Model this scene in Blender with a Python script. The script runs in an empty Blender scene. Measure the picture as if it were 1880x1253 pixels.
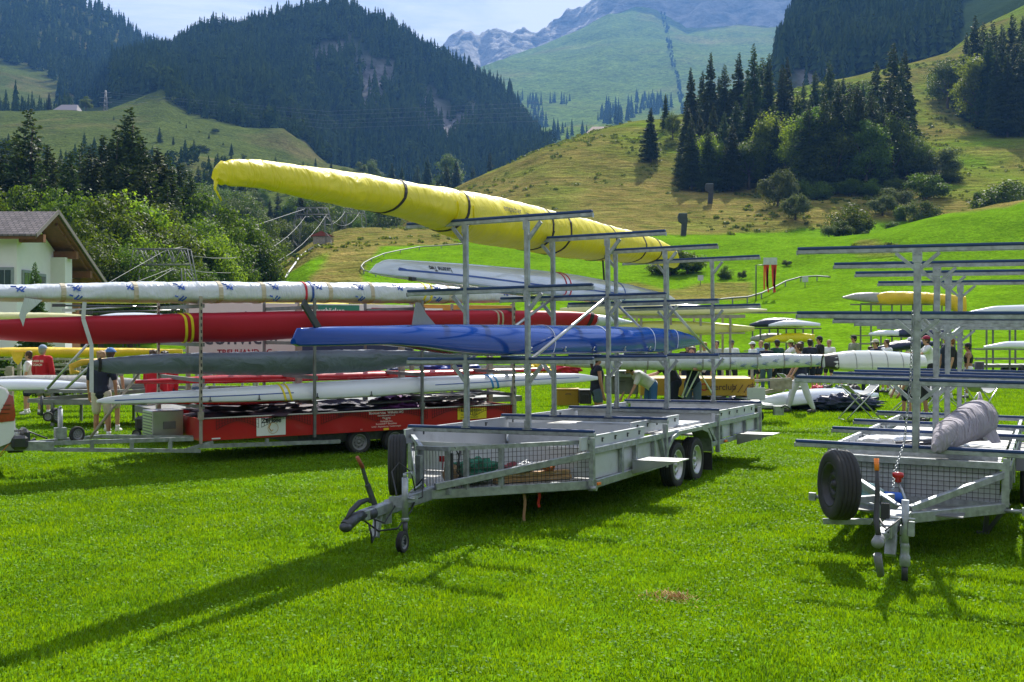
import bpy, math, random
import numpy as np
from mathutils import Vector, Matrix, noise as mn
R = math.radians
random.seed(7); rng = np.random.default_rng(7)
SC = bpy.context.scene
COL = SC.collection
# ------------------------------------------------------------------ camera
FPX, CX, VH, H = 2020.0, 940.0, 604.0, 2.15
cd = bpy.data.cameras.new('camera'); cam = bpy.data.objects.new('camera', cd); COL.objects.link(cam)
cd.sensor_width = 36.0; cd.lens = 36.0 * FPX / 1880.0
cd.shift_y = -(626.5 - VH) / 1880.0
cd.clip_start = 0.1; cd.clip_end = 12000
cam.location = (0, 0, H); cam.rotation_euler = (R(90), 0, 0)
SC.camera = cam
# ------------------------------------------------------------------ sky, sun, exposure
SUN_EL, SUN_AZ = R(43), R(15)
w = bpy.data.worlds.new("World"); SC.world = w; w.use_nodes = True
nt = w.node_tree; nt.nodes.clear()
wo = nt.nodes.new('ShaderNodeOutputWorld'); bg = nt.nodes.new('ShaderNodeBackground')
sky = nt.nodes.new('ShaderNodeTexSky'); sky.sky_type = 'NISHITA'; sky.sun_disc = False
sky.sun_elevation = SUN_EL; sky.sun_rotation = SUN_AZ; sky.altitude = 900; sky.dust_density = 0.6
tc = nt.nodes.new('ShaderNodeTexCoord'); mp = nt.nodes.new('ShaderNodeMapping')
mp.inputs['Scale'].default_value = (1.5, 1.5, 6.0)
nz = nt.nodes.new('ShaderNodeTexNoise'); nz.inputs['Scale'].default_value = 2.3; nz.inputs['Detail'].default_value = 9
nz.inputs['Roughness'].default_value = 0.62; nz.inputs['Distortion'].default_value = 0.5
rp = nt.nodes.new('ShaderNodeValToRGB'); rp.color_ramp.elements[0].position = 0.24; rp.color_ramp.elements[1].position = 0.54
mx = nt.nodes.new('ShaderNodeMix'); mx.data_type = 'RGBA'
mx.inputs[7].default_value = (10.2, 10.5, 11.4, 1)
nt.links.new(tc.outputs['Generated'], mp.inputs[0]); nt.links.new(mp.outputs[0], nz.inputs['Vector'])
nt.links.new(nz.outputs['Fac'], rp.inputs[0]); nt.links.new(rp.outputs[0], mx.inputs[0])
nt.links.new(sky.outputs[0], mx.inputs[6]); nt.links.new(mx.outputs[2], bg.inputs[0])
bg.inputs[1].default_value = 0.05
nt.links.new(bg.outputs[0], wo.inputs[0])
sl = bpy.data.lights.new('sun', 'SUN'); sl.energy = 5.0; sl.angle = R(0.55); sl.color = (1.0, 0.95, 0.86)
so = bpy.data.objects.new('sun', sl); COL.objects.link(so)
sd = Vector((math.sin(SUN_AZ) * math.cos(SUN_EL), math.cos(SUN_AZ) * math.cos(SUN_EL), math.sin(SUN_EL)))
so.rotation_euler = sd.to_track_quat('Z', 'Y').to_euler()
SC.view_settings.view_transform = 'Standard'; SC.view_settings.look = 'None'
SC.view_settings.gamma = 1; SC.view_settings.exposure = 0.84
SC.cycles.max_bounces = 7; SC.cycles.transparent_max_bounces = 12; SC.cycles.volume_bounces = 0
SC.cycles.diffuse_bounces = 3; SC.cycles.transmission_bounces = 4; SC.cycles.use_fast_gi = False
SC.cycles.caustics_reflective = False; SC.cycles.caustics_refractive = False

# ------------------------------------------------------------------ materials
def hexc(s):
    v = [int(s[i:i+2], 16) / 255 for i in (0, 2, 4)]
    return tuple((c / 12.92 if c <= 0.04045 else ((c + 0.055) / 1.055) ** 2.4) for c in v)
MATS = {}
def mat(name, col, rough=0.5, metal=0.0, var=0.12, scale=6.0, bump=0.0, bscale=30.0, coat=0.0, trans=0.0, spec=0.5, col2=None, dirt=0.0, bdist=0.02, stretch=None):
    """procedural principled material: object-space noise varies colour and roughness, optional bump, optional translucency"""
    if name in MATS: return MATS[name]
    if isinstance(col, str): col = hexc(col)
    m = bpy.data.materials.new(name); m.use_nodes = True; n = m.node_tree; N = n.nodes; L = n.links
    b = N['Principled BSDF']; out = N['Material Output']
    t = N.new('ShaderNodeTexCoord')
    x = N.new('ShaderNodeTexNoise'); x.inputs['Scale'].default_value = scale; x.inputs['Detail'].default_value = 6
    L.new(t.outputs['Object'], x.inputs['Vector'])
    c = N.new('ShaderNodeMix'); c.data_type = 'RGBA'
    lo = tuple(v * (1 - var) for v in col) if col2 is None else (hexc(col2) if isinstance(col2, str) else col2)
    hi = tuple(min(1, v * (1 + var)) for v in col) if col2 is None else col
    c.inputs[6].default_value = (*lo, 1); c.inputs[7].default_value = (*hi, 1)
    r0 = N.new('ShaderNodeMapRange'); r0.inputs[1].default_value = 0.3; r0.inputs[2].default_value = 0.7
    L.new(x.outputs['Fac'], r0.inputs[0]); L.new(r0.outputs[0], c.inputs[0])
    csock = c.outputs[2]
    if dirt > 0:
        y = N.new('ShaderNodeTexNoise'); y.inputs['Scale'].default_value = 2.2; y.inputs['Detail'].default_value = 9; y.inputs['Roughness'].default_value = 0.7
        L.new(t.outputs['Object'], y.inputs['Vector'])
        q = N.new('ShaderNodeMapRange'); q.inputs[1].default_value = 0.5; q.inputs[2].default_value = 0.72; q.inputs[4].default_value = dirt
        L.new(y.outputs['Fac'], q.inputs[0])
        d = N.new('ShaderNodeMix'); d.data_type = 'RGBA'; d.inputs[7].default_value = (0.10, 0.09, 0.07, 1)
        L.new(q.outputs[0], d.inputs[0]); L.new(csock, d.inputs[6]); csock = d.outputs[2]
    L.new(csock, b.inputs['Base Color'])
    rr = N.new('ShaderNodeMapRange'); rr.inputs[3].default_value = max(0.02, rough - 0.08); rr.inputs[4].default_value = min(1, rough + 0.08)
    L.new(x.outputs['Fac'], rr.inputs[0]); L.new(rr.outputs[0], b.inputs['Roughness'])
    b.inputs['Metallic'].default_value = metal; b.inputs['Coat Weight'].default_value = coat; b.inputs['Coat Roughness'].default_value = 0.06
    b.inputs['Specular IOR Level'].default_value = spec
    if bump > 0:
        z = N.new('ShaderNodeTexNoise'); z.inputs['Scale'].default_value = bscale; z.inputs['Detail'].default_value = 5
        if stretch:
            mp2 = N.new('ShaderNodeMapping'); mp2.inputs['Scale'].default_value = stretch; mp2.inputs['Rotation'].default_value = (0.35, 0, 0); L.new(t.outputs['Object'], mp2.inputs[0]); L.new(mp2.outputs[0], z.inputs['Vector']); z.inputs['Distortion'].default_value = 0.9
        else: L.new(t.outputs['Object'], z.inputs['Vector'])
        bp = N.new('ShaderNodeBump'); bp.inputs['Strength'].default_value = bump; bp.inputs['Distance'].default_value = bdist
        L.new(z.outputs['Fac'], bp.inputs['Height']); L.new(bp.outputs[0], b.inputs['Normal'])
    if trans > 0:
        tr = N.new('ShaderNodeBsdfTranslucent'); L.new(csock, tr.inputs['Color'])
        ms = N.new('ShaderNodeMixShader'); ms.inputs[0].default_value = trans
        L.new(b.outputs[0], ms.inputs[1]); L.new(tr.outputs[0], ms.inputs[2]); L.new(ms.outputs[0], out.inputs['Surface'])
    MATS[name] = m
    return m
def leafmat(name, c1, c2, trans=0.45, scale=0.6, rough=0.6, tscale=1.5, objrand=True, spec=0.3):
    m = bpy.data.materials.new(name); m.use_nodes = True; n = m.node_tree; N = n.nodes; L = n.links
    b = N['Principled BSDF']; out = N['Material Output']
    t = N.new('ShaderNodeNewGeometry')
    x = N.new('ShaderNodeTexNoise'); x.inputs['Scale'].default_value = scale; x.inputs['Detail'].default_value = 4
    L.new(t.outputs['Position'], x.inputs['Vector'])
    ri = N.new('ShaderNodeMath'); ri.operation = 'MULTIPLY_ADD'; ri.inputs[1].default_value = 0.45
    L.new(t.outputs['Random Per Island'], ri.inputs[0]); L.new(x.outputs['Fac'], ri.inputs[2])
    r0 = N.new('ShaderNodeMapRange'); r0.inputs[1].default_value = 0.4; r0.inputs[2].default_value = 1.05
    L.new(ri.outputs[0], r0.inputs[0])
    fac = r0.outputs[0]
    c = N.new('ShaderNodeMix'); c.data_type = 'RGBA'; c.inputs[6].default_value = (*c1, 1); c.inputs[7].default_value = (*c2, 1)
    L.new(fac, c.inputs[0]); sock = c.outputs[2]
    if objrand:
        oi = N.new('ShaderNodeObjectInfo'); hs = N.new('ShaderNodeHueSaturation')
        mr = N.new('ShaderNodeMapRange'); mr.inputs[3].default_value = 0.7; mr.inputs[4].default_value = 1.3
        L.new(oi.outputs['Random'], mr.inputs[0]); L.new(mr.outputs[0], hs.inputs['Value'])
        mh = N.new('ShaderNodeMapRange'); mh.inputs[3].default_value = 0.485; mh.inputs[4].default_value = 0.515
        L.new(oi.outputs['Random'], mh.inputs[0]); L.new(mh.outputs[0], hs.inputs['Hue'])
        L.new(sock, hs.inputs['Color']); sock = hs.outputs[0]
    L.new(sock, b.inputs['Base Color']); b.inputs['Roughness'].default_value = rough; b.inputs['Specular IOR Level'].default_value = spec
    tr = N.new('ShaderNodeBsdfTranslucent')
    g = N.new('ShaderNodeVectorMath'); g.operation = 'MULTIPLY'; g.inputs[1].default_value = (tscale * 1.15, tscale, tscale * 0.35)
    L.new(sock, g.inputs[0]); L.new(g.outputs[0], tr.inputs['Color'])
    ms = N.new('ShaderNodeMixShader'); ms.inputs[0].default_value = trans
    L.new(b.outputs[0], ms.inputs[1]); L.new(tr.outputs[0], ms.inputs[2]); L.new(ms.outputs[0], out.inputs['Surface'])
    return m

# ------------------------------------------------------------------ object helpers
def tag(o, label=None, cat=None, group=None, kind=None):
    if label: o['label'] = label
    if cat: o['category'] = cat
    if group: o['group'] = group
    if kind: o['kind'] = kind
    return o
def empty(name, loc=(0, 0, 0), rot=None, label=None, cat=None, group=None, M=None):
    o = bpy.data.objects.new(name, None); COL.objects.link(o); o.empty_display_size = 0.2
    if M is not None: o.matrix_world = M
    else:
        o.location = loc
        if rot is not None: o.rotation_euler = rot
    return tag(o, label, cat, group)
def link(name, me, m=None, parent=None):
    o = bpy.data.objects.new(name, me); COL.objects.link(o)
    if m is not None and not me.materials: me.materials.append(m)
    if parent is not None: o.parent = parent
    return o
def copy_tree(o, parent=None):
    c = o.copy(); COL.objects.link(c)
    if parent is not None: c.parent = parent
    for ch in list(o.children): copy_tree(ch, c)
    return c
def npmesh(name, V, F, smooth=False):
    """V (n,3) array, F (m,3) or (m,4) array"""
    me = bpy.data.meshes.new(name); V = np.asarray(V, np.float32); F = np.asarray(F, np.int32); k = F.shape[1]
    me.vertices.add(len(V)); me.vertices.foreach_set('co', V.ravel())
    me.loops.add(F.size); me.loops.foreach_set('vertex_index', F.ravel())
    me.polygons.add(len(F)); me.polygons.foreach_set('loop_start', np.arange(len(F), dtype=np.int32) * k)
    me.polygons.foreach_set('loop_total', np.full(len(F), k, np.int32))
    if smooth: me.polygons.foreach_set('use_smooth', np.ones(len(F), bool))
    me.update(calc_edges=True); me.validate()
    return me
V3 = Vector
class MB:
    def __init__(s): s.v = []; s.f = []; s.sm = []
    def add(s, vs, fs, smooth=False):
        b = len(s.v); s.v += [tuple(v) for v in vs]; s.f += [tuple(i + b for i in f) for f in fs]; s.sm += [smooth] * len(fs); return s
    def box(s, c, d, M=None, bev=0.0):
        x, y, z = [q / 2 for q in d]; c = V3(c)
        if bev > 0 and min(x, y, z) > bev * 1.2:
            vs = []; idx = {}
            for sx in (-1, 1):
                for sy in (-1, 1):
                    for sz in (-1, 1):
                        for a in range(3):
                            p = [sx * (x - bev), sy * (y - bev), sz * (z - bev)]; p[a] = (sx, sy, sz)[a] * (x, y, z)[a]
                            idx[(sx, sy, sz, a)] = len(vs); vs.append(V3(p))
            fs = []
            for a in range(3):
                b, e = (a + 1) % 3, (a + 2) % 3
                for sg in (-1, 1):
                    q = []
                    for (p1, p2) in ((-1, -1), (1, -1), (1, 1), (-1, 1)):
                        k = [0, 0, 0]; k[a] = sg; k[b] = p1; k[e] = p2; q.append(idx[(*k, a)])
                    fs.append(q if sg > 0 else q[::-1])
                for p1 in (-1, 1):
                    for p2 in (-1, 1):
                        k = [0, 0, 0]; k[b] = p1; k[e] = p2
                        k0 = list(k); k0[a] = -1; k1 = list(k); k1[a] = 1
                        q = [idx[(*k0, b)], idx[(*k1, b)], idx[(*k1, e)], idx[(*k0, e)]]
                        fs.append(q if p1 * p2 > 0 else q[::-1])
            for sx in (-1, 1):
                for sy in (-1, 1):
                    for sz in (-1, 1):
                        q = [idx[(sx, sy, sz, a)] for a in range(3)]; fs.append(q if sx * sy * sz > 0 else q[::-1])
        else:
            vs = [V3((i * x, j * y, k * z)) for i in (-1, 1) for j in (-1, 1) for k in (-1, 1)]
            fs = [(0, 1, 3, 2), (4, 6, 7, 5), (0, 4, 5, 1), (2, 3, 7, 6), (0, 2, 6, 4), (1, 5, 7, 3)]
        vs = [(M @ p if M is not None else p) + c for p in vs]
        return s.add(vs, fs)
    def bar(s, a, b, wd, ht=None, up=(0, 0, 1), bev=0.0):
        a, b = V3(a), V3(b); ht = wd if ht is None else ht; y = (b - a); ln = y.length; y.normalize()
        u = V3(up); x = y.cross(u)
        if x.length < 1e-4: x = y.cross(V3((1, 0, 0)))
        x.normalize(); z = x.cross(y)
        return s.box((a + b) / 2, (wd, ln, ht), Matrix((x, y, z)).transposed(), bev)
    def tube(s, pts, r, n=8, cap=True, smooth=True):
        pts = [V3(p) for p in pts]; k = len(pts); rs = r if isinstance(r, (list, tuple)) else [r] * k
        vs = []; fs = []; pu = None
        for i, p in enumerate(pts):
            d = (pts[min(i + 1, k - 1)] - pts[max(i - 1, 0)]).normalized()
            if pu is None: pu = d.orthogonal().normalized()
            u = pu - d * pu.dot(d)
            u = u.normalized() if u.length > 1e-5 else d.orthogonal().normalized()
            pu = u; q = d.cross(u)
            for j in range(n):
                a = 2 * math.pi * j / n; vs.append(p + (u * math.cos(a) + q * math.sin(a)) * rs[i])
        for i in range(k - 1):
            for j in range(n):
                fs.append((i * n + j, i * n + (j + 1) % n, (i + 1) * n + (j + 1) % n, (i + 1) * n + j))
        s.add(vs, fs, smooth)
        if cap: s.f += [tuple(len(s.v) - len(vs) + j for j in reversed(range(n))), tuple(len(s.v) - n + j for j in range(n))]; s.sm += [False, False]
        return s
    def lathe(s, c, axis, prof, n=24, smooth=True):
        """prof: list (radius, offset along axis); closed loop if first==last"""
        a = V3(axis).normalized(); u = a.orthogonal().normalized(); q = a.cross(u); c = V3(c); vs = []; fs = []; k = len(prof)
        for (r, h) in prof:
            for j in range(n):
                t = 2 * math.pi * j / n; vs.append(c + a * h + (u * math.cos(t) + q * math.sin(t)) * r)
        for i in range(k - 1):
            for j in range(n): fs.append((i * n + j, i * n + (j + 1) % n, (i + 1) * n + (j + 1) % n, (i + 1) * n + j))
        return s.add(vs, fs, smooth)
    def sphere(s, c, r, n=10, sc=(1, 1, 1)):
        vs = []; fs = []; c = V3(c)
        for i in range(n + 1):
            th = math.pi * i / n
            for j in range(2 * n):
                ph = math.pi * j / n; vs.append(c + V3((r * sc[0] * math.sin(th) * math.cos(ph), r * sc[1] * math.sin(th) * math.sin(ph), r * sc[2] * math.cos(th))))
        m = 2 * n
        for i in range(n):
            for j in range(m): fs.append((i * m + j, (i + 1) * m + j, (i + 1) * m + (j + 1) % m, i * m + (j + 1) % m))
        return s.add(vs, fs, True)
    def prism(s, poly, h, M=None):
        """poly (x,y) extruded h along z"""
        n = len(poly); vs = [V3((x, y, 0)) for x, y in poly] + [V3((x, y, h)) for x, y in poly]
        if M is not None: vs = [M @ p for p in vs]
        return s.add(vs, [tuple(reversed(range(n))), tuple(range(n, 2 * n))] + [(i, (i + 1) % n, n + (i + 1) % n, n + i) for i in range(n)])
    def build(s, name, m, parent=None):
        me = bpy.data.meshes.new(name); me.from_pydata(s.v, [], s.f); me.update()
        me.polygons.foreach_set('use_smooth', s.sm)
        return link(name, me, m, parent)

# ------------------------------------------------------------------ terrain
def at(u, v, Y): return V3(((u - CX) / FPX * Y, Y, H - (v - VH) / FPX * Y))
class Sheet:
    """height field over (bearing, distance): each contour gives the elevation of the land at one distance, over a range of bearings"""
    def __init__(s, cont, noise_amp=0.0, nscale=0.02, ub=(-1300, 3200)):
        s.Y = np.array([c[0] for c in cont], float); s.c = cont; s.amp = noise_amp; s.ns = nscale; s.ub = ub
    def rowz(s, us):
        Z = []
        for c in s.c:
            if isinstance(c[1], (int, float)): Z.append(np.full(len(us), float(c[1])))
            else:
                pu = [p[0] for p in c[1]]; pv = [p[1] for p in c[1]]
                if isinstance(c[1], tuple): Z.append(np.interp(us, pu, pv))
                else: Z.append(H - (np.interp(us, pu, pv) - VH) / FPX * c[0])
        return np.array(Z)
    def z(s, u, Y):
        us = np.atleast_1d(np.array(u, float)); Zr = s.rowz(us); return float(s.interp(Zr, np.array([Y]))[0, 0]) + s.nz((u - CX) / FPX * Y, Y)
    def interp(s, Zr, Ys):
        x = s.Y; h = np.diff(x); d = np.diff(Zr, axis=0) / h[:, None]; m = np.zeros_like(Zr)
        m[0] = d[0]; m[-1] = d[-1]
        for i in range(1, len(x) - 1):
            a, b = d[i - 1], d[i]; ok = a * b > 0
            w1 = 2 * h[i] + h[i - 1]; w2 = h[i] + 2 * h[i - 1]
            with np.errstate(divide='ignore', invalid='ignore'): hm = (w1 + w2) / (w1 / a + w2 / b)
            m[i] = np.where(ok, hm, 0)
        out = np.zeros((len(Ys), Zr.shape[1])); k = np.clip(np.searchsorted(x, Ys, side='right') - 1, 0, len(x) - 2)
        for j, (Y, i) in enumerate(zip(Ys, k)):
            t = (Y - x[i]) / h[i]; t2, t3 = t * t, t * t * t
            out[j] = (2*t3-3*t2+1)*Zr[i] + (t3-2*t2+t)*h[i]*m[i] + (-2*t3+3*t2)*Zr[i+1] + (t3-t2)*h[i]*m[i+1]
        return out
    def nz(s, X, Y):
        if s.amp == 0: return 0.0
        k = min(1, max(0, (Y - 50) / 100)) if s.Y[0] < 50 else 1
        return k * s.amp * (mn.fractal(V3((X * s.ns, Y * s.ns, 3.3)), 0.8, 2.1, 6))
    def build(s, name, m, Ys, du=12, attr=None):
        us = np.arange(s.ub[0], s.ub[1] + 1, du, dtype=float); Ys = np.array(Ys, float)
        Z = s.interp(s.rowz(us), Ys); X = (us[None, :] - CX) / FPX * Ys[:, None]; YY = np.repeat(Ys[:, None], len(us), 1)
        if s.amp:
            for i in range(len(Ys)):
                for j in range(len(us)): Z[i, j] += s.nz(X[i, j], Ys[i])
        s.grid = (us, Ys, Z)
        V = np.stack([X, YY, Z], -1).reshape(-1, 3); n = len(us); a = np.arange(len(Ys) - 1)[:, None] * n + np.arange(n - 1)[None, :]
        F = np.stack([a, a + 1, a + n + 1, a + n], -1).reshape(-1, 4)
        me = npmesh(name, V, F, True)
        if attr is not None:
            at_ = me.attributes.new('dry', 'FLOAT', 'POINT'); val = np.zeros(V.shape[0], np.float32)
            UU = np.repeat(us[None, :], len(Ys), 0).ravel(); wob = np.array([mn.noise(V3((u * .012, y * .03, 5))) for u, y in zip(UU, V[:, 1])])
            val2 = attr(UU + wob * 45, V[:, 1] + np.roll(wob, 37) * (V[:, 1] > 70) * 9, V[:, 2]).reshape(len(Ys), len(us))
            for _ in range(3):
                p_ = np.pad(val2, 1, mode='edge'); val2 = (p_[:-2, 1:-1] + p_[2:, 1:-1] + p_[1:-1, :-2] + p_[1:-1, 2:] + 2 * val2) / 6
            s.dry = val2; val[:] = val2.ravel(); at_.data.foreach_set('value', val)
        return link(name, me, m)
def bilin(sheet, G, X, Y):
    us, Ys, _ = sheet.grid; u = CX + FPX * X / Y; i = np.clip(np.searchsorted(us, u) - 1, 0, len(us) - 2); j = np.clip(np.searchsorted(Ys, Y) - 1, 0, len(Ys) - 2)
    a = np.clip((u - us[i]) / (us[i + 1] - us[i]), 0, 1); b = np.clip((Y - Ys[j]) / (Ys[j + 1] - Ys[j]), 0, 1)
    return (G[j, i] * (1 - a) + G[j, i + 1] * a) * (1 - b) + (G[j + 1, i] * (1 - a) + G[j + 1, i + 1] * a) * b
def grassland(name, g1, g2, dry1, dry2, dscale, fine, bump=0.6, attr=True, terr=4.0):
    """meadow material: fine and broad variation of green, dry patches where the 'dry' attribute says so"""
    m = bpy.data.materials.new(name); m.use_nodes = True; n = m.node_tree; N = n.nodes; L = n.links; b = N['Principled BSDF']
    g = N.new('ShaderNodeNewGeometry')
    def noise(sc, det=6, rough=0.6, dist=0.0):
        x = N.new('ShaderNodeTexNoise'); x.inputs['Scale'].default_value = sc; x.inputs['Detail'].default_value = det; x.inputs['Roughness'].default_value = rough
        x.inputs['Distortion'].default_value = dist; L.new(g.outputs['Position'], x.inputs['Vector']); return x.outputs['Fac']
    def rng_(s, a, c, lo=0, hi=1):
        r = N.new('ShaderNodeMapRange'); r.inputs[1].default_value = a; r.inputs[2].default_value = c; r.inputs[3].default_value = lo; r.inputs[4].default_value = hi; L.new(s, r.inputs[0]); return r.outputs[0]
    def mixc(f, a, c):
        x = N.new('ShaderNodeMix'); x.data_type = 'RGBA'; L.new(f, x.inputs[0])
        for k, q in ((6, a), (7, c)):
            if isinstance(q, tuple): x.inputs[k].default_value = (*q, 1)
            else: L.new(q, x.inputs[k])
        return x.outputs[2]
    broad = noise(dscale, 5, 0.62, 0.4); mid = noise(dscale * 7, 6, 0.7); fn = noise(fine, 8, 0.75)
    green = mixc(rng_(fn, 0.3, 0.72), g1, g2); dryc = mixc(rng_(mid, 0.35, 0.65), dry1, dry2)
    if attr:
        a = N.new('ShaderNodeAttribute'); a.attribute_name = 'dry'
        ad = N.new('ShaderNodeMath'); ad.operation = 'ADD'; L.new(a.outputs['Fac'], ad.inputs[0]); L.new(rng_(broad, 0.0, 1.0, -0.62, 0.62), ad.inputs[1])
        a2 = N.new('ShaderNodeMath'); a2.operation = 'ADD'; L.new(ad.outputs[0], a2.inputs[0]); L.new(rng_(mid, 0.0, 1.0, -0.3, 0.3), a2.inputs[1])
        f = rng_(a2.outputs[0], 0.3, 0.75)
    else: f = rng_(broad, 0.52, 0.68)
    c = mixc(f, green, dryc)
    # bright and dark specks of single blades, and daisies/clover in the near grass
    dk = noise(fine * 3.1, 4, 0.8); hs = N.new('ShaderNodeHueSaturation'); L.new(c, hs.inputs['Color']); md = N.new('ShaderNodeMath'); md.operation = 'MULTIPLY'; L.new(rng_(dk, 0.33, 0.67, 0.55, 1.45), md.inputs[0]); L.new(rng_(noise(dscale * 3.1, 7, .72, .6), .3, .7, .68, 1.25), md.inputs[1]); L.new(md.outputs[0], hs.inputs['Value'])
    L.new(hs.outputs[0], b.inputs['Base Color']); b.inputs['Roughness'].default_value = 0.95; b.inputs['Specular IOR Level'].default_value = 0.0
    bp = N.new('ShaderNodeBump'); bp.inputs['Strength'].default_value = bump; bp.inputs['Distance'].default_value = 0.25 / max(fine, 0.05) ** 0.5 * 0.3
    L.new(fn, bp.inputs['Height'])
    # faint terraces trodden along the slope
    mpz = N.new('ShaderNodeMapping'); mpz.inputs['Scale'].default_value = (.13, .13, .75); L.new(g.outputs['Position'], mpz.inputs[0]); tz = N.new('ShaderNodeTexNoise'); tz.inputs['Scale'].default_value = 1.0; tz.inputs['Detail'].default_value = 5; tz.inputs['Roughness'].default_value = .65; L.new(mpz.outputs[0], tz.inputs['Vector'])
    b2 = N.new('ShaderNodeBump'); b2.inputs['Strength'].default_value = 0.7; b2.inputs['Distance'].default_value = terr
    if attr: L.new(rng_(a.outputs['Fac'], .05, .6, .12, .8), b2.inputs['Strength'])
    tz.inputs['Distortion'].default_value = .8; L.new(tz.outputs['Fac'], b2.inputs['Height']); L.new(bp.outputs[0], b2.inputs['Normal']); L.new(b2.outputs[0], b.inputs['Normal'])
    return m

# near ground: the flat field, the grass bank and the hill on the right
NEAR = Sheet([
    (-40, 0.0), (2, 0.0), (30, 0.0), (44, 0.0),
    (60, ((-1300, 0.0), (600, 0.15), (900, 0.5), (1300, 0.9), (1880, 1.3), (3200, 2.0))),
    (85, [(-1300, 640), (0, 634), (450, 620), (560, 606), (700, 598), (900, 592), (1250, 585), (1880, 560), (3200, 500)]),
    (115, [(-1300, 635), (0, 625), (420, 600), (500, 560), (560, 520), (700, 512), (900, 515), (1250, 525), (1450, 520), (1650, 492), (1880, 470), (3200, 400)]),
    (135, [(-1300, 632), (0, 622), (420, 590), (500, 530), (570, 485), (700, 475), (900, 478), (1250, 485), (1450, 468), (1600, 436), (1700, 405), (1880, 382), (3200, 330)]),
    (150, [(-1300, 631), (0, 620), (420, 580), (500, 512), (580, 462), (700, 455), (850, 454), (1000, 452), (1250, 447), (1450, 437), (1600, 428), (1700, 402), (1880, 376), (3200, 320)]),
    (170, [(-1300, 630), (0, 618), (420, 570), (500, 498), (600, 444), (700, 438), (850, 440), (1000, 436), (1250, 430), (1450, 432), (1600, 436), (1700, 425), (1880, 405), (3200, 340)]),
    (200, [(-1300, 628), (0, 616), (420, 560), (500, 500), (590, 437), (640, 421), (700, 416), (850, 416), (1000, 404), (1250, 396), (1450, 390), (1600, 380), (1750, 372), (1880, 362), (3200, 320)]),
    (240, [(-1300, 627), (0, 614), (420, 570), (600, 470), (700, 440), (760, 420), (830, 384), (1000, 342), (1250, 345), (1450, 340), (1600, 330), (1750, 318), (1880, 310), (3200, 260)]),
    (290, [(-1300, 626), (0, 612), (420, 580), (600, 500), (700, 440), (770, 385), (830, 352), (900, 318), (1000, 272), (1100, 248), (1250, 250), (1450, 262), (1600, 262), (1750, 250), (1880, 240), (3200, 200)]),
    (350, [(-1300, 625), (0, 611), (420, 590), (600, 520), (700, 470), (830, 390), (900, 340), (1000, 290), (1100, 252), (1170, 234), (1250, 214), (1350, 205), (1450, 195), (1600, 185), (1750, 180), (1880, 190), (3200, 150)]),
    (420, [(-1300, 624), (0, 610), (600, 560), (830, 470), (1000, 380), (1170, 300), (1250, 230), (1350, 190), (1450, 172), (1550, 148), (1650, 122), (1740, 96), (1800, 60), (1880, 30), (3200, -60)]),
    (480, [(-1300, 624), (0, 612), (600, 580), (830, 520), (1000, 460), (1170, 380), (1250, 330), (1350, 250), (1450, 215), (1550, 190), (1650, 160), (1740, 120), (1800, 50), (1880, 10), (3200, -120)]),
], 0.9, 0.03)
def dry_near(u, Y, Z):
    v = VH - (Z - H) * FPX / Y; d = np.zeros_like(u)
    def reg(cond, val):
        d[cond] = val
    reg((Y > 140), 0.85)
    # brown knoll on the left, mown lawn inside the toboggan loop
    reg((u > 520) & (u < 690) & (Y > 90), 0.95)
    reg((u >= 500) & (u < 590) & (Y > 90) & (v > 455 + (590 - u) * .8), 0.1)
    reg((u >= 690) & (u < 840) & (Y > 154), 0.9)
    reg((u >= 690) & (Y <= 152) & (Y > 60), 0.0)
    reg((u >= 840) & (v < 432 - np.clip((u - 1400) / 200, 0, 1) * 45) & (Y > 140), 0.8)
    reg((u >= 840) & (v >= 432 - np.clip((u - 1400) / 200, 0, 1) * 25), 0.0)
    reg((u > 900) & (Y > 225) & (v < 330), 0.62)
    reg((u > 1690) & (Y > 200), 0.6)
    # dry strip across the lawn
    reg((u > 1150) & (u < 1400) & (Y > 100) & (Y < 118), 0.75)
    reg((u > 1560) & (u < 1660) & (v > 440) & (v < 475) & (Y > 100), 0.7)
    reg((Y < 60), -0.3)
    return d
yrows = list(np.concatenate([np.arange(-40, 44, 4), np.arange(44, 100, 3.0), np.arange(100, 300, 2.0), np.arange(300, 481, 4.0)]))
m_near = grassland('field_grass', (0.075, 0.170, 0.004), (0.145, 0.275, 0.010), (0.25, 0.195, 0.060), (0.125, 0.140, 0.028), 0.035, 0.9)
NEAR.build('ground', m_near, yrows, 10, dry_near)['kind'] = 'structure'

# meadow hillside on the left, beyond the trees
LEFT = Sheet([
    (200, [(-1300, 640), (0, 620), (500, 615), (760, 600), (1100, 600)]),
    (280, [(-1300, 420), (0, 430), (200, 430), (350, 440), (450, 450), (600, 440), (760, 460), (1100, 520)]),
    (400, [(-1300, 300), (0, 300), (200, 310), (350, 330), (450, 345), (600, 360), (760, 380), (1100, 430)]),
    (520, [(-1300, 200), (0, 236), (100, 232), (200, 232), (300, 250), (350, 262), (450, 290), (520, 320), (600, 330), (760, 350), (1100, 400)]),
    (600, [(-1300, 170), (0, 207), (60, 210), (130, 207), (195, 205), (240, 196), (300, 182), (350, 212), (450, 235), (520, 240), (560, 270), (600, 305), (760, 340), (1100, 380)]),
    (660, [(-1300, 190), (0, 225), (130, 225), (195, 208), (240, 190), (270, 176), (300, 164), (325, 172), (360, 200), (450, 235), (560, 260), (600, 300), (760, 350), (1100, 380)]),
    (760, [(-1300, 190), (0, 230), (130, 225), (240, 210), (300, 190), (330, 200), (450, 250), (560, 300), (760, 360), (1100, 400)]),
], 2.5, 0.012, ub=(-1300, 1100))
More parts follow.
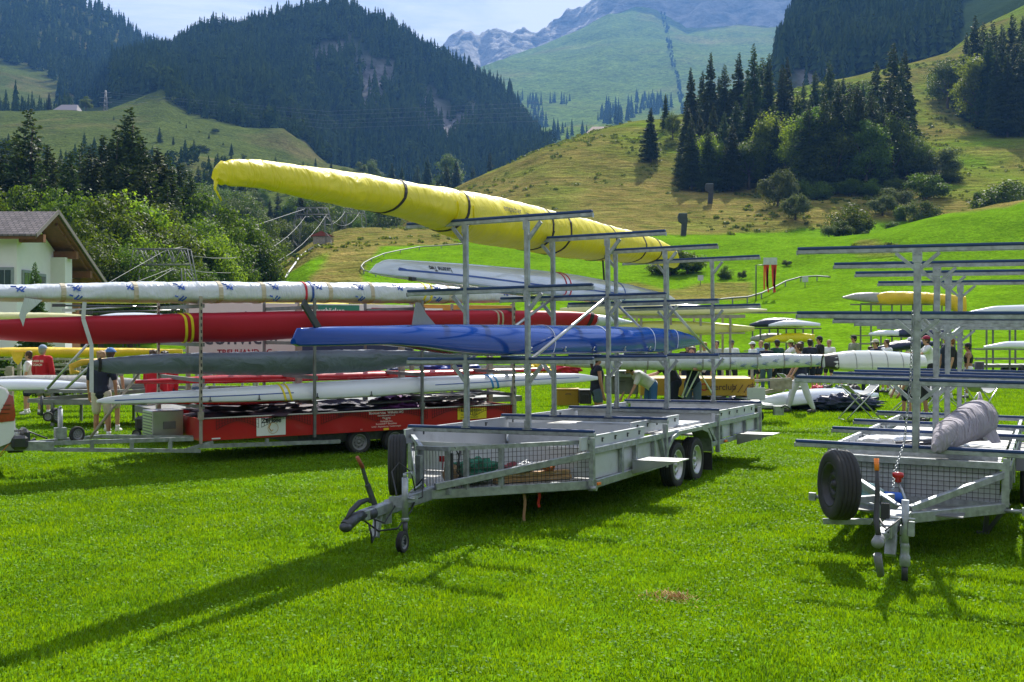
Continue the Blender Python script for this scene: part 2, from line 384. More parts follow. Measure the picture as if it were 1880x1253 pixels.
m_left = grassland('meadow_grass', (0.055, 0.080, 0.018), (0.105, 0.13, 0.028), (0.16, 0.135, 0.055), (0.11, 0.105, 0.035), 0.014, 0.3, attr=False, terr=4.0)
LEFT.build('meadow_hillside', m_left, np.arange(200, 761, 6.0), 10)['kind'] = 'structure'

# wooded hills
HILLC = Sheet([
    (640, [(200, 280), (350, 330), (450, 350), (600, 380), (800, 420), (1000, 420), (1200, 420)]),
    (700, [(200, 190), (280, 178), (350, 205), (450, 225), (540, 255), (600, 325), (700, 352), (800, 355), (900, 345), (1000, 300), (1200, 320)]),
    (850, [(200, 150), (280, 135), (350, 130), (450, 125), (600, 150), (700, 190), (800, 230), (900, 270), (1000, 290), (1200, 320)]),
    (1000, [(200, 140), (290, 118), (330, 105), (370, 82), (450, 68), (540, 48), (600, 32), (660, 34), (720, 58), (800, 108), (880, 160), (940, 205), (980, 250), (1005, 300), (1200, 330)]),
    (1150, [(200, 200), (450, 120), (660, 80), (800, 160), (940, 280), (1005, 350), (1200, 350)]),
], 9, 0.006, ub=(200, 1200))
HILLL = Sheet([
    (760, [(-1300, 150), (0, 215), (150, 215), (250, 205), (330, 200), (420, 210)]),
    (860, [(-1300, 90), (-50, 160), (0, 165), (60, 178), (130, 190), (200, 200), (330, 190), (420, 200)]),
    (1000, [(-1300, -100), (-50, 110), (0, 125), (60, 140), (130, 158), (180, 170), (330, 165), (420, 190)]),
    (1200, [(-1300, -300), (-50, 40), (60, 55), (160, 90), (250, 120), (330, 140), (420, 180)]),
    (1450, [(-1300, -500), (-100, -60), (50, -25), (110, 5), (190, 40), (240, 72), (300, 108), (350, 140), (420, 200)]),
    (1700, [(-1300, -300), (-100, 0), (110, 60), (240, 110), (420, 260)]),
], 10, 0.005, ub=(-1300, 420))
HILLR = Sheet([
    (470, [(1330, 330), (1430, 300), (1550, 260), (1760, 200), (3200, 100)]),
    (530, [(1330, 260), (1430, 180), (1500, 172), (1550, 158), (1650, 126), (1740, 100), (1880, 20), (3200, -100)]),
    (620, [(1330, 200), (1425, 120), (1460, 70), (1550, 60), (1650, 60), (1760, 40), (1880, -20), (3200, -200)]),
    (720, [(1330, 180), (1430, 100), (1470, 20), (1550, -30), (1650, -20), (1760, -5), (1880, -80), (3200, -300)]),
    (850, [(1330, 200), (1430, 120), (1480, 40), (1550, -60), (1760, -80), (1880, -120), (3200, -350)]),
], 6, 0.008, ub=(1330, 3200))
def forest_floor(name, rock):
    m = bpy.data.materials.new(name); m.use_nodes = True; n = m.node_tree; N = n.nodes; L = n.links; b = N['Principled BSDF']
    g = N.new('ShaderNodeNewGeometry'); x = N.new('ShaderNodeTexNoise'); x.inputs['Scale'].default_value = 0.05; x.inputs['Detail'].default_value = 9; x.inputs['Roughness'].default_value = 0.7
    mpn = N.new('ShaderNodeMapping'); mpn.inputs['Scale'].default_value = (1, 1, 0.5); L.new(g.outputs['Position'], mpn.inputs[0]); L.new(mpn.outputs[0], x.inputs['Vector'])
    a = N.new('ShaderNodeAttribute'); a.attribute_name = 'dry'
    r = N.new('ShaderNodeValToRGB'); r.color_ramp.elements[0].position = 0.35; r.color_ramp.elements[0].color = (*[c * 0.25 for c in rock], 1); r.color_ramp.elements[1].position = 0.65; r.color_ramp.elements[1].color = (*rock, 1)
    L.new(x.outputs['Fac'], r.inputs[0])
    c = N.new('ShaderNodeMix'); c.data_type = 'RGBA'; c.inputs[6].default_value = (0.03, 0.05, 0.015, 1); L.new(a.outputs['Fac'], c.inputs[0]); L.new(r.outputs[0], c.inputs[7])
    L.new(c.outputs[2], b.inputs['Base Color']); b.inputs['Roughness'].default_value = 0.9; b.inputs['Specular IOR Level'].default_value = 0.0
    bp = N.new('ShaderNodeBump'); bp.inputs['Strength'].default_value = 1; bp.inputs['Distance'].default_value = 3; L.new(x.outputs['Fac'], bp.inputs['Height']); L.new(bp.outputs[0], b.inputs['Normal'])
    return m
ROCKS = [(600, 105, 34, 22), (690, 150, 26, 45), (672, 190, 18, 22), (800, 215, 38, 34), (845, 240, 26, 26), (870, 200, 14, 20), (640, 90, 20, 25), (790, 185, 18, 20), (720, 130, 12, 20), (660, 130, 16, 26)]
def rockmask(u, Y, Z):
    v = VH - (Z - H) * FPX / Y; d = np.zeros_like(u)
    for (a, b_, ru, rv) in ROCKS:
        q = ((u - a) / ru) ** 2 + ((v - b_) / rv) ** 2
        d = np.maximum(d, np.clip(1.6 - q * 1.2, 0, 1))
    return d
m_ff = forest_floor('forest_floor', (0.27, 0.26, 0.27))
HILLC.build('forest_hill', m_ff, np.arange(640, 1151, 10.0), 8, rockmask)['kind'] = 'structure'
o = HILLL.build('wooded_slope', m_left, np.arange(760, 1701, 18.0), 12, lambda u, Y, Z: 0 * u); o['kind'] = 'structure'
o = HILLR.build('wooded_hillside', m_ff, np.arange(470, 851, 8.0), 10, lambda u, Y, Z: np.where((u > 1445) & (u < 1505) & (Y > 535) & (Y < 590), 0.9, 0.0)); o['kind'] = 'structure'
# sunlit alpine pasture and the rock ridge above it
ALP = Sheet([
    (850, [(700, 500), (1900, 420)]),
    (1100, [(700, 400), (900, 320), (1000, 270), (1200, 255), (1900, 240)]),
    (1500, [(700, 350), (900, 260), (960, 232), (1100, 222), (1200, 205), (1300, 200), (1500, 190), (1900, 180)]),
    (1900, [(700, 300), (900, 190), (960, 180), (1100, 185), (1200, 175), (1300, 160), (1500, 150), (1900, 120)]),
    (2500, [(700, 300), (830, 200), (880, 132), (920, 112), (1000, 100), (1060, 88), (1120, 70), (1200, 70), (1300, 75), (1500, 60), (1900, 20)]),
    (3000, [(700, 330), (860, 220), (920, 140), (1000, 98), (1060, 70), (1110, 44), (1160, 20), (1200, 22), (1260, 50), (1350, 45), (1440, 50), (1900, -20)]),
    (3200, [(700, 360), (860, 260), (920, 170), (1000, 130), (1110, 90), (1160, 20), (1200, 0), (1260, 20), (1350, 30), (1440, 20), (1900, -100)]),
], 18, 0.0022, ub=(700, 1900))
m_alp = grassland('alpine_grass', (0.10, 0.16, 0.022), (0.17, 0.235, 0.035), (0.21, 0.215, 0.06), (0.15, 0.18, 0.035), 0.0035, 0.035, bump=1.0, attr=False, terr=14.0)
ALP.build('alpine_pasture', m_alp, np.arange(850, 3201, 25.0), 8)['kind'] = 'structure'
RIDGE = Sheet([
    (2700, [(600, 420), (800, 260), (860, 200), (1000, 150), (1200, 120), (2400, 120)]),
    (2900, [(600, 400), (780, 180), (830, 140), (880, 135), (960, 118), (1060, 92), (1110, 60), (1200, 60), (1440, 30), (2400, 30)]),
    (3100, [(600, 400), (780, 150), (820, 100), (850, 72), (885, 90), (900, 74), (965, 72), (985, 80), (1030, 58), (1050, 50), (1085, 14), (1120, -20), (1200, -40), (1440, -60), (2400, -60)]),
    (3200, [(600, 380), (780, 140), (815, 84), (848, 54), (878, 62), (902, 56), (963, 52), (984, 60), (1000, 50), (1030, 40), (1040, 28), (1080, 4), (1110, -26), (1200, -90), (1440, -100), (2400, -100)]),
    (3400, [(600, 420), (850, 140), (960, 130), (1080, 90), (1200, 0), (2400, -20)]),
], 34, 0.010, ub=(600, 2400))
mr = bpy.data.materials.new('limestone'); mr.use_nodes = True; N = mr.node_tree.nodes; L = mr.node_tree.links; b = N['Principled BSDF']
g = N.new('ShaderNodeNewGeometry'); mpn = N.new('ShaderNodeMapping'); mpn.inputs['Rotation'].default_value = (0.3, 0.5, 0); mpn.inputs['Scale'].default_value = (1, 1, 2.2); L.new(g.outputs['Position'], mpn.inputs[0])
x = N.new('ShaderNodeTexNoise'); x.inputs['Scale'].default_value = 0.012; x.inputs['Detail'].default_value = 12; x.inputs['Roughness'].default_value = 0.72; L.new(mpn.outputs[0], x.inputs['Vector'])
r = N.new('ShaderNodeValToRGB'); r.color_ramp.elements[0].position = 0.38; r.color_ramp.elements[0].color = (0.09, 0.10, 0.085, 1); r.color_ramp.elements[1].position = 0.6; r.color_ramp.elements[1].color = (0.40, 0.37, 0.33, 1)
L.new(x.outputs['Fac'], r.inputs[0]); L.new(r.outputs[0], b.inputs['Base Color']); b.inputs['Roughness'].default_value = 0.95
bp = N.new('ShaderNodeBump'); bp.inputs['Strength'].default_value = 1; bp.inputs['Distance'].default_value = 30; L.new(x.outputs['Fac'], bp.inputs['Height']); L.new(bp.outputs[0], b.inputs['Normal'])
RIDGE.build('rocky_mountain', mr, np.arange(2700, 3401, 10.0), 4)['kind'] = 'structure'

# ------------------------------------------------------------------ trees
def conifer_mesh(seed, N=5200, dens=1.0, ragged=0.25, width=0.17):
    """crown of a spruce of height 1: whorls of drooping boughs made of small needle sprays"""
    r = np.random.default_rng(seed); nb = int(300 * dens); z = 1 - (np.arange(nb) + r.random(nb)) / nb * 0.95; z = 1 - (1 - z) ** 0.85 * 0.965
    prof = width * (0.02 + (1 - z) ** 0.95) * (0.6 + 0.4 * np.clip(z / 0.15, 0, 1)) + 0.004
    ang = np.arange(nb) * 2.399 + r.normal(0, .5, nb); a0 = r.uniform(0, 6.28)
    ln = prof * (1 + r.normal(0, ragged, nb)).clip(0.4, 1.5) * (1 + 0.18 * np.cos(ang - a0))
    cnt = np.maximum(5, (ln / ln.sum() * N * 0.75 + N * 0.25 / nb)).astype(int); k = np.repeat(np.arange(nb), cnt); n = len(k)
    t = r.random(n) ** 0.65; L_ = ln[k]; sp = r.normal(0, 1, n) * 0.13 * (0.35 + 0.65 * np.sin(np.clip(t, 0, 1) * 2.6))
    lift = np.where(z[k] > .72, 0.55, 0.0); zz = z[k] + (-0.42 * t + 0.24 * t ** 3 + lift * t) * L_ - np.abs(r.normal(0, 0.05, n)) * L_ * (1 - .3 * t)
    rad = t * L_; aa = ang[k]
    C = np.stack([rad * np.cos(aa) - sp * L_ * 1.6 * np.sin(aa), rad * np.sin(aa) + sp * L_ * 1.6 * np.cos(aa), zz], -1)
    size = (0.0055 + 0.0065 * r.random(n)) * (0.45 + 0.55 * np.clip((1 - z[k]) * 3, 0, 1))
    d = np.stack([np.cos(aa), np.sin(aa), -0.3 + 0 * aa], -1) + r.normal(0, 0.4, (n, 3)); d /= np.linalg.norm(d, axis=1)[:, None]
    s = np.cross(d, r.normal(0, 1, (n, 3)) * [0.7, 0.7, 1.1]); s /= np.linalg.norm(s, axis=1)[:, None]
    A = C - s * size[:, None] * 0.6; B = C + s * size[:, None] * 0.6; T = C + d * size[:, None] * 2.1; G = C - d * size[:, None] * 0.9
    V = np.stack([G, A, T, B], 1).reshape(-1, 3); F = np.arange(4 * n).reshape(-1, 4)
    return npmesh('conifer_crown', V, F)
def trunk_mesh(h=0.95, r0=0.013, lean=0.01, limbs=0, seed=0, name='tree_trunk'):
    rr = random.Random(seed); mb = MB(); pts = []; rs = []
    for i in range(6):
        t = i / 5; pts.append((lean * t * t + rr.uniform(-.003, .003), rr.uniform(-.003, .003), -0.03 + (h + 0.03) * t)); rs.append(r0 * (1.25 - 1.1 * t))
    mb.tube(pts, rs, 7)
    for k in range(limbs):
        z0 = rr.uniform(0.22, 0.6) * h; a = k * 2.4 + rr.uniform(-.3, .3); ln = rr.uniform(0.18, 0.3)
        p0 = V3((lean * (z0 / h) ** 2, 0, z0)); p1 = p0 + V3((math.cos(a) * ln * .5, math.sin(a) * ln * .5, ln * .45)); p2 = p1 + V3((math.cos(a) * ln * .45, math.sin(a) * ln * .45, ln * .6))
        mb.tube([p0, p1, p2], [r0 * .55, r0 * .35, r0 * .1], 5)
    me = bpy.data.meshes.new(name); me.from_pydata(mb.v, [], mb.f); me.polygons.foreach_set('use_smooth', mb.sm); return me
def leafy_mesh(seed, N=7000, lobes=16, rx=0.33, zc=0.6, rz=0.38, leaf=0.017, bushy=False):
    r = np.random.default_rng(seed); C = []; W = []
    cs = []
    for i in range(lobes):
        for _ in range(30):
            p = r.uniform(-1, 1, 3)
            if 0.25 < np.linalg.norm(p) < 0.82: break
        q = np.array([p[0] * rx, p[1] * rx, zc + p[2] * rz]); cs.append((q, r.uniform(0.09, 0.16) * (rx / 0.33) ** 0.7))
    cs.append((np.array([0, 0, zc]), 0.2 * rx / .33)); per = N // len(cs); V = []
    for (q, rad) in cs:
        d = r.normal(0, 1, (per, 3)); d /= np.linalg.norm(d, axis=1)[:, None]
        lump = 1 + 0.25 * np.sin(d[:, 0] * 5 + q[0] * 40) * np.cos(d[:, 2] * 6 + q[1] * 30)
        rr_ = rad * (r.random(per) ** 0.28) * lump * (1 + 0.12 * r.normal(0, 1, per)); p = q + d * rr_[:, None] * [1.1, 1.1, 0.85]
        C.append(p); W.append(d)
    C = np.concatenate(C); W = np.concatenate(W)
    keep = C[:, 2] > (0.0 if bushy else zc - rz * 1.05); C = C[keep]; W = W[keep]; n = len(C)
    nrm = W + r.normal(0, 0.7, (n, 3)) + [0, 0, 0.4]; nrm /= np.linalg.norm(nrm, axis=1)[:, None]
    a = np.cross(nrm, r.normal(0, 1, (n, 3))); a /= np.linalg.norm(a, axis=1)[:, None]; b_ = np.cross(nrm, a)
    s = leaf * (0.6 + 0.8 * r.random(n))[:, None]
    V = np.stack([C - a * s * .55, C - b_ * s * .45 + nrm * s * .15, C + a * s * .8, C + b_ * s * .45 + nrm * s * .15], 1).reshape(-1, 3)
    return npmesh('leafy_crown', V, np.arange(4 * n).reshape(-1, 4))
M_CON = leafmat('spruce_needles', (0.016, 0.038, 0.010), (0.060, 0.098, 0.016), 0.32, 0.25, tscale=1.4)
M_LEAF = leafmat('broad_leaves', (0.026, 0.056, 0.007), (0.088, 0.150, 0.014), 0.42, 0.35, tscale=1.9)
M_LEAFL = leafmat('pale_leaves', (0.060, 0.110, 0.012), (0.14, 0.21, 0.022), 0.5, 0.3, tscale=2.2)
M_LEAFG = leafmat('grey_green_leaves', (0.05, 0.08, 0.03), (0.12, 0.16, 0.07), 0.35, 0.5, rough=0.7, tscale=1.2, spec=0.1)
M_BARK = mat('bark', (0.09, 0.07, 0.05), 0.9, var=0.4, scale=20, bump=0.5)
CON = [conifer_mesh(11 + i, N=[15000, 16000, 14000, 15000][i], dens=[1.0, 1.2, 0.8, 1.1][i], ragged=[.22, .18, .34, .28][i], width=[.19, .175, .22, .155][i]) for i in range(4)]
LEAFM = [leafy_mesh(31 + i, N=[9500, 10500, 9000][i], lobes=[17, 22, 14][i], rx=[.33, .30, .36][i], rz=[.44, .45, .43][i], zc=.53) for i in range(3)]
LEAFP = [leafy_mesh(51 + i, N=9500, lobes=18 + 4 * i, rx=.33 - .04 * i, zc=.53, rz=.44) for i in range(2)]
BUSH = [leafy_mesh(71 + i, N=6500, lobes=13 + 2 * i, rx=.55, zc=.36, rz=.42, leaf=.034, bushy=True) for i in range(3)]
BUSHG = [leafy_mesh(81 + i, N=6500, lobes=15, rx=.52, zc=.38, rz=.42, leaf=.03, bushy=True) for i in range(1)]
for me in CON: me.materials.append(M_CON)
for me in LEAFM: me.materials.append(M_LEAF)
for me in LEAFP: me.materials.append(M_LEAFL)
for me in BUSH: me.materials.append(M_LEAF)
for me in BUSHG: me.materials.append(M_LEAFG)
TRC = trunk_mesh(0.93, 0.012, seed=1); TRC.materials.append(M_BARK)
TRL = trunk_mesh(0.62, 0.022, 0.02, 7, seed=2); TRL.materials.append(M_BARK)
TRB = trunk_mesh(0.4, 0.03, 0.03, 6, seed=4, name='bush_stem'); TRB.materials.append(M_BARK)
ALLE = []
def tree(kind, u, Y, vtop, sheet=None, wid=1.0, label=None, group=None, base=None, var=None, sink=0.0):
    sheet = sheet or NEAR; z0 = sheet.z(u, Y) if base is None else base
    z0 -= sink
    ztop = H - (vtop - VH) / FPX * Y; h = max(ztop - z0, 1.0)
    nm = {'con': 'conifer', 'leaf': 'leafy_tree', 'pale': 'leafy_tree', 'bush': 'bush', 'gbush': 'bush'}[kind]
    e = empty(nm, ((u - CX) / FPX * Y, Y, z0), (0, 0, random.uniform(0, 6.28)), label, {'con': 'conifer', 'leaf': 'tree', 'pale': 'tree', 'bush': 'bush', 'gbush': 'bush'}[kind], group)
    e.scale = (h * wid, h * wid, h)
    src = {'con': CON, 'leaf': LEAFM, 'pale': LEAFP, 'bush': BUSH, 'gbush': BUSHG}[kind]
    link('crown', src[random.randrange(len(src)) if var is None else var], None, e); ALLE.append((e, kind, u, Y, group)) if label is None else None
    link('stem' if 'bush' in kind else 'trunk', TRC if kind == 'con' else TRB if 'bush' in kind else TRL, None, e)
    return e
# individual trees: (kind, u, distance, v of the top, width factor)
TL = []
# dark wood on the right hill
gW = 'trees of the wood on the right hill'
rowback = [(1222, 300, 172), (1268, 270, 124), (1290, 290, 130), (1305, 275, 97), (1330, 280, 118), (1357, 275, 97), (1384, 265, 80), (1400, 285, 105), (1412, 270, 98), (1436, 280, 118), (1446, 300, 105),
           (1475, 290, 150), (1523, 270, 112), (1496, 300, 130), (1548, 290, 140), (1585, 290, 150), (1610, 280, 112), (1640, 262, 80), (1662, 265, 92), (1655, 255, 110), (1320, 300, 140), (1372, 300, 130)]
for (u, Y, vt) in rowback: TL.append(('con', u, Y, vt, random.uniform(.85, 1.1), gW))
rowmid = [(1195, 262, 198), (1262, 250, 190), (1285, 245, 210), (1310, 250, 190), (1330, 240, 205), (1352, 245, 185), (1375, 248, 170), (1398, 238, 200), (1420, 245, 190), (1445, 240, 205), (1345, 232, 225), (1300, 232, 230), (1270, 235, 215), (1425, 232, 215),
          (1490, 240, 175), (1512, 235, 160), (1535, 238, 168), (1560, 236, 150), (1580, 234, 165), (1605, 236, 175), (1628, 238, 185), (1480, 232, 200), (1465, 235, 170), (1525, 228, 185), (1565, 226, 180)]
for (u, Y, vt) in rowmid: TL.append(('con', u, Y, vt, random.uniform(.95, 1.3), gW))
for (u, Y, vt, k) in [(1235, 285, 205, 'leaf'), (1412, 236, 192, 'pale'), (1470, 228, 200, 'pale'), (1500, 226, 190, 'leaf'), (1545, 224, 175, 'pale'), (1575, 222, 150, 'con'), (1600, 224, 165, 'con'), (1640, 228, 205, 'leaf'), (1665, 232, 225, 'leaf'), (1620, 222, 190, 'con'), (1560, 220, 185, 'con'), (1515, 220, 175, 'con'), (1485, 221, 185, 'con'), (1540, 222, 150, 'con'), (1650, 240, 150, 'con'), (1635, 236, 135, 'con'),
                      (1590, 218, 215, 'leaf'), (1530, 220, 210, 'leaf'), (1305, 236, 232, 'pale'), (1375, 234, 235, 'leaf'), (1560, 300, 140, 'leaf'), (1600, 310, 128, 'leaf'), (1690, 232, 245, 'leaf'), (1525, 330, 138, 'leaf'), (1490, 226, 225, 'leaf')]:
    TL.append((k, u, Y, vt, 1.0, gW))
# group of trees at the right edge
gR = 'trees at the right edge of the hill'
for (u, Y, vt, k) in [(1775, 330, 60, 'con'), (1790, 320, 28, 'con'), (1805, 330, 40, 'con'), (1822, 310, 38, 'con'), (1840, 315, 45, 'con'), (1858, 310, 25, 'con'), (1878, 320, 30, 'con'), (1900, 310, 20, 'con'), (1780, 310, 88, 'con'), (1793, 300, 82, 'pale'), (1815, 295, 62, 'con'), (1840, 290, 68, 'con'),
                      (1865, 290, 70, 'con'), (1885, 285, 60, 'con'), (1830, 285, 95, 'con'), (1740, 335, 88, 'leaf'), (1755, 345, 98, 'bush'), (1910, 290, 60, 'con'), (1940, 300, 30, 'con'), (1850, 282, 95, 'con'), (1875, 280, 85, 'con')]:
    TL.append((k, u, Y, vt, 1.0, gR))
# bushes on the hill
gB = 'bushes scattered over the right hill'
for (u, Y, vt, k, wd) in [(1428, 205, 288, 'gbush', .9), (1460, 190, 340, 'gbush', 1.0), (1562, 165, 358, 'bush', 1.0), (1522, 158, 405, 'gbush', 1.3), (1548, 160, 395, 'bush', 1.0), (1620, 190, 345, 'gbush', 1.2), (1648, 195, 328, 'gbush', 1.2), (1695, 175, 350, 'gbush', 1.1),
                          (1662, 185, 365, 'bush', 1.0), (1850, 185, 318, 'bush', 1.5), (1880, 188, 315, 'bush', 1.4), (1797, 190, 340, 'bush', .7), (1715, 230, 252, 'gbush', 1.3), (1740, 225, 300, 'bush', 1.5), (1690, 245, 262, 'gbush', 1.3), (1700, 205, 305, 'bush', 1.3),
                          (1030, 285, 290, 'pale', 1.2), (1225, 128, 440, 'gbush', 1.0), (1262, 128, 448, 'bush', 1.3), (1332, 122, 482, 'bush', .9), (1362, 121, 490, 'gbush', .8), (1445, 128, 474, 'gbush', 1.3), (1640, 175, 400, 'bush', 1.2), (1245, 300, 232, 'bush', 1.0),
                          (1560, 215, 318, 'bush', 1.4), (1500, 212, 325, 'bush', 1.3), (1600, 213, 322, 'bush', 1.4), (1640, 215, 318, 'bush', 1.2), (1480, 185, 420, 'gbush', .8), (1590, 160, 420, 'bush', 1.2), (1460, 214, 320, 'bush', 1.1), (1230, 126, 460, 'bush', 1.5)]:
    TL.append((k, u, Y, vt, wd, gB))
# left: trees behind the house
gL = 'trees behind the white house'
for (u, Y, vt, k, wd) in [(55, 120, 198, 'con', 1.15), (238, 125, 198, 'con', 1.25), (190, 128, 248, 'con', 1.2), (8, 135, 260, 'con', 1.2), (150, 150, 262, 'con', 1.0), (112, 165, 285, 'con', .9), (290, 120, 272, 'con', 1.7), (330, 130, 300, 'con', 1.5), (265, 112, 300, 'con', 1.5),
                          (-60, 130, 180, 'con', 1.2), (-140, 125, 230, 'leaf', 1.1), (-200, 120, 210, 'con', 1.2), (215, 115, 305, 'con', 1.4), (130, 122, 300, 'con', 1.5), (165, 110, 320, 'leaf', .9)]:
    TL.append((k, u, Y, vt, wd, gL))
for (u, Y, vt, k, wd) in [(90, 118, 268, 'con', 1.2), (30, 126, 240, 'con', 1.1), (170, 118, 268, 'con', 1.2), (128, 112, 280, 'con', 1.3), (212, 122, 235, 'con', 1.1), (262, 118, 252, 'con', 1.3), (310, 124, 285, 'con', 1.3), (350, 128, 315, 'con', 1.3), (75, 110, 300, 'con', 1.3), (-20, 118, 235, 'con', 1.3), (375, 126, 345, 'leaf', 1.0), (335, 112, 345, 'leaf', .9), (305, 108, 330, 'con', 1.3), (235, 104, 330, 'leaf', .9), (100, 104, 335, 'leaf', .9), (45, 104, 330, 'leaf', .9)]: TL.append((k, u, Y, vt, wd, gL))
for (u, Y, vt, k, wd) in [(10, 92, 312, 'pale', 1.0), (75, 96, 320, 'pale', 1.0), (-70, 92, 300, 'leaf', 1.1), (140, 90, 345, 'leaf', 1.0), (180, 84, 355, 'leaf', 1.0), (215, 88, 350, 'leaf', 1.0), (250, 92, 322, 'pale', 1.0), (285, 88, 345, 'leaf', 1.0), (205, 80, 385, 'gbush', 1.0), (255, 84, 400, 'pale', .9), (300, 94, 365, 'leaf', 1.0),
                          (325, 96, 385, 'leaf', .9), (350, 100, 390, 'leaf', 1.0), (150, 78, 395, 'leaf', 1.0), (185, 74, 430, 'leaf', 1.0), (280, 80, 425, 'leaf', 1.0), (385, 104, 372, 'leaf', 1.0), (415, 108, 368, 'leaf', 1.0), (445, 112, 378, 'leaf', .9), (470, 110, 388, 'leaf', .9), (435, 100, 410, 'leaf', .9), (400, 96, 400, 'pale', .8),
                          (345, 90, 440, 'leaf', .9), (380, 92, 470, 'bush', 1.2), (320, 84, 450, 'leaf', .9), (240, 76, 440, 'leaf', .9), (365, 98, 415, 'leaf', 1.0), (110, 88, 360, 'leaf', 1.0)]:
    TL.append((k, u, Y, vt, wd, gL))
SIDE = {'con': 'spruce', 'leaf': 'broad leaved tree', 'pale': 'yellow green broad leaved tree', 'bush': 'bush', 'gbush': 'grey green bush'}
# trees at the foot of the wooded hill and on the meadow hillside
gM = 'trees at the foot of the wooded hill'
TM = []
for i in range(34):
    u = 345 + i * 14 + random.uniform(-6, 6); TM.append((random.choice(['leaf', 'con', 'leaf', 'leaf']), u, random.uniform(250, 330), random.uniform(338, 372) - (20 if u < 420 else 0) - (25 if u > 750 else 0), random.uniform(.9, 1.2)))
for i in range(26):
    u = 330 + i * 10 + random.uniform(-6, 6); TM.append((random.choice(['con', 'con', 'leaf']), u, random.uniform(340, 420), random.uniform(296, 335), random.uniform(.9, 1.3)))
for i in range(22):
    u = 400 + i * 26 + random.uniform(-8, 8); TM.append((random.choice(['con', 'con', 'leaf']), u, random.uniform(420, 520), random.uniform(278, 312) + (10 if 560 < u < 700 else 0), random.uniform(.9, 1.2)))
TM += [('leaf', 560, 215, 390, 1.0), ('leaf', 590, 225, 400, 1.1), ('leaf', 520, 210, 385, 1.0), ('leaf', 625, 230, 396, 1.1), ('leaf', 655, 235, 400, 1.0), ('leaf', 480, 200, 380, 1.0), ('bush', 545, 160, 468, 1.4), ('bush', 600, 190, 425, 1.4), ('con', 820, 350, 300, 1.0), ('con', 740, 340, 325, 1.0), ('con', 700, 345, 330, 1.0)]
gH = 'single trees on the left meadow hillside'
TH = [('con', 90, 590, 170, 1.0), ('leaf', 158, 585, 176, 1.5), ('con', 209, 545, 212, 1.0), ('con', 293, 500, 233, 1.0), ('con', 356, 470, 256, 1.0), ('con', 150, 420, 262, 1.0), ('con', 172, 430, 255, 1.0), ('bush', 395, 560, 232, 1.2), ('bush', 372, 500, 262, 1.6), ('con', 275, 640, 172, .8),
      ('con', 330, 560, 222, 1.0), ('con', 342, 555, 226, 1.0), ('leaf', 366, 550, 240, 1.3), ('con', 384, 540, 245, 1.0), ('leaf', 410, 530, 262, 1.3), ('con', 318, 500, 250, 1.0), ('bush', 338, 480, 275, 1.8), ('con', 425, 510, 262, 1.0), ('con', 120, 480, 258, 1.0), ('leaf', 80, 470, 268, 1.3), ('con', 250, 470, 262, 1.0), ('con', 268, 440, 270, 1.1), ('con', 450, 430, 300, 1.1), ('con', 470, 425, 305, 1.1), ('leaf', 430, 420, 300, 1.2), ('con', 405, 440, 292, 1.1), ('con', 15, 390, 250, 1.1), ('leaf', 60, 380, 290, 1.2)]
def mktree(k, u, Y, vt, wd, group, sheet):
    ri = lambda a, b_: 'left' if u < a else 'right' if u > b_ else 'middle'
    return tree(k, u, Y, vt, sheet, wd, None, group)
ALLT = []
for t in TL: ALLT.append((mktree(*t, NEAR), t[0], t[1], t[2], t[3], t[5]))
for t in TM:
    sh = LEFT if t[2] > 240 else NEAR
    ALLT.append((mktree(*t, gM, sh), t[0], t[1], t[2], t[3], gM))
for t in TH: ALLT.append((mktree(*t, gH, LEFT), t[0], t[1], t[2], t[3], gH))

def ordinal(n):
    ones = ['', 'first', 'second', 'third', 'fourth', 'fifth', 'sixth', 'seventh', 'eighth', 'ninth', 'tenth', 'eleventh', 'twelfth', 'thirteenth', 'fourteenth', 'fifteenth', 'sixteenth', 'seventeenth', 'eighteenth', 'nineteenth']
    tens = {2: 'twenty', 3: 'thirty', 4: 'forty', 5: 'fifty', 6: 'sixty'}; th = {2: 'twentieth', 3: 'thirtieth', 4: 'fortieth', 5: 'fiftieth', 6: 'sixtieth'}
    return ones[n] if n < 20 else th[n // 10] if n % 10 == 0 else tens[n // 10] + '-' + ones[n % 10]
NMK = {'con': 'dark spruce', 'leaf': 'broad leaved tree', 'pale': 'yellow green tree', 'bush': 'green bush', 'gbush': 'grey green bush'}
WHERE = {gW: 'in the wood on the right hill', gR: 'among the trees at the right edge', gB: 'on the slope of the right hill', gL: 'in the trees behind the white house', gM: 'below the forested hill', gH: 'on the left meadow hillside'}
for g_ in WHERE:
    for k_ in NMK:
        L_ = sorted([a for a in ALLE if a[1] == k_ and a[4] == g_], key=lambda a: a[2])
        for i, a in enumerate(L_):
            a[0]['label'] = (f"{ordinal(i + 1)} {NMK[k_]} from the left {WHERE[g_]}" if len(L_) > 1 else f"single {NMK[k_]} {WHERE[g_]}")

# unseen slope added around the camera to darken reflections and cut fill light
vs = []; fs = []; NA, NR = 60, 10
for i in range(NA + 1):
    a = R(75 + 210 * i / NA)
    for j in range(NR + 1):
        t = j / NR; r_ = 70 + 330 * t; z = -1 + 150 * t ** 1.3 * (.7 + .3 * math.sin(a * 3)) * min(1, (i + .5) / 6, (NA + .5 - i) / 6) + 8 * mn.noise(V3((math.sin(a) * 4, math.cos(a) * 4, t * 5)))* t; vs.append((math.sin(a) * r_, math.cos(a) * r_, z))
for i in range(NA):
    for j in range(NR): k_ = i * (NR + 1) + j; fs.append((k_, k_ + NR + 1, k_ + NR + 2, k_ + 1))
MB().add(vs, fs, True).build('added_unseen_slope', forest_floor('added_slope_floor', (.05, .07, .03)))['kind'] = 'structure'
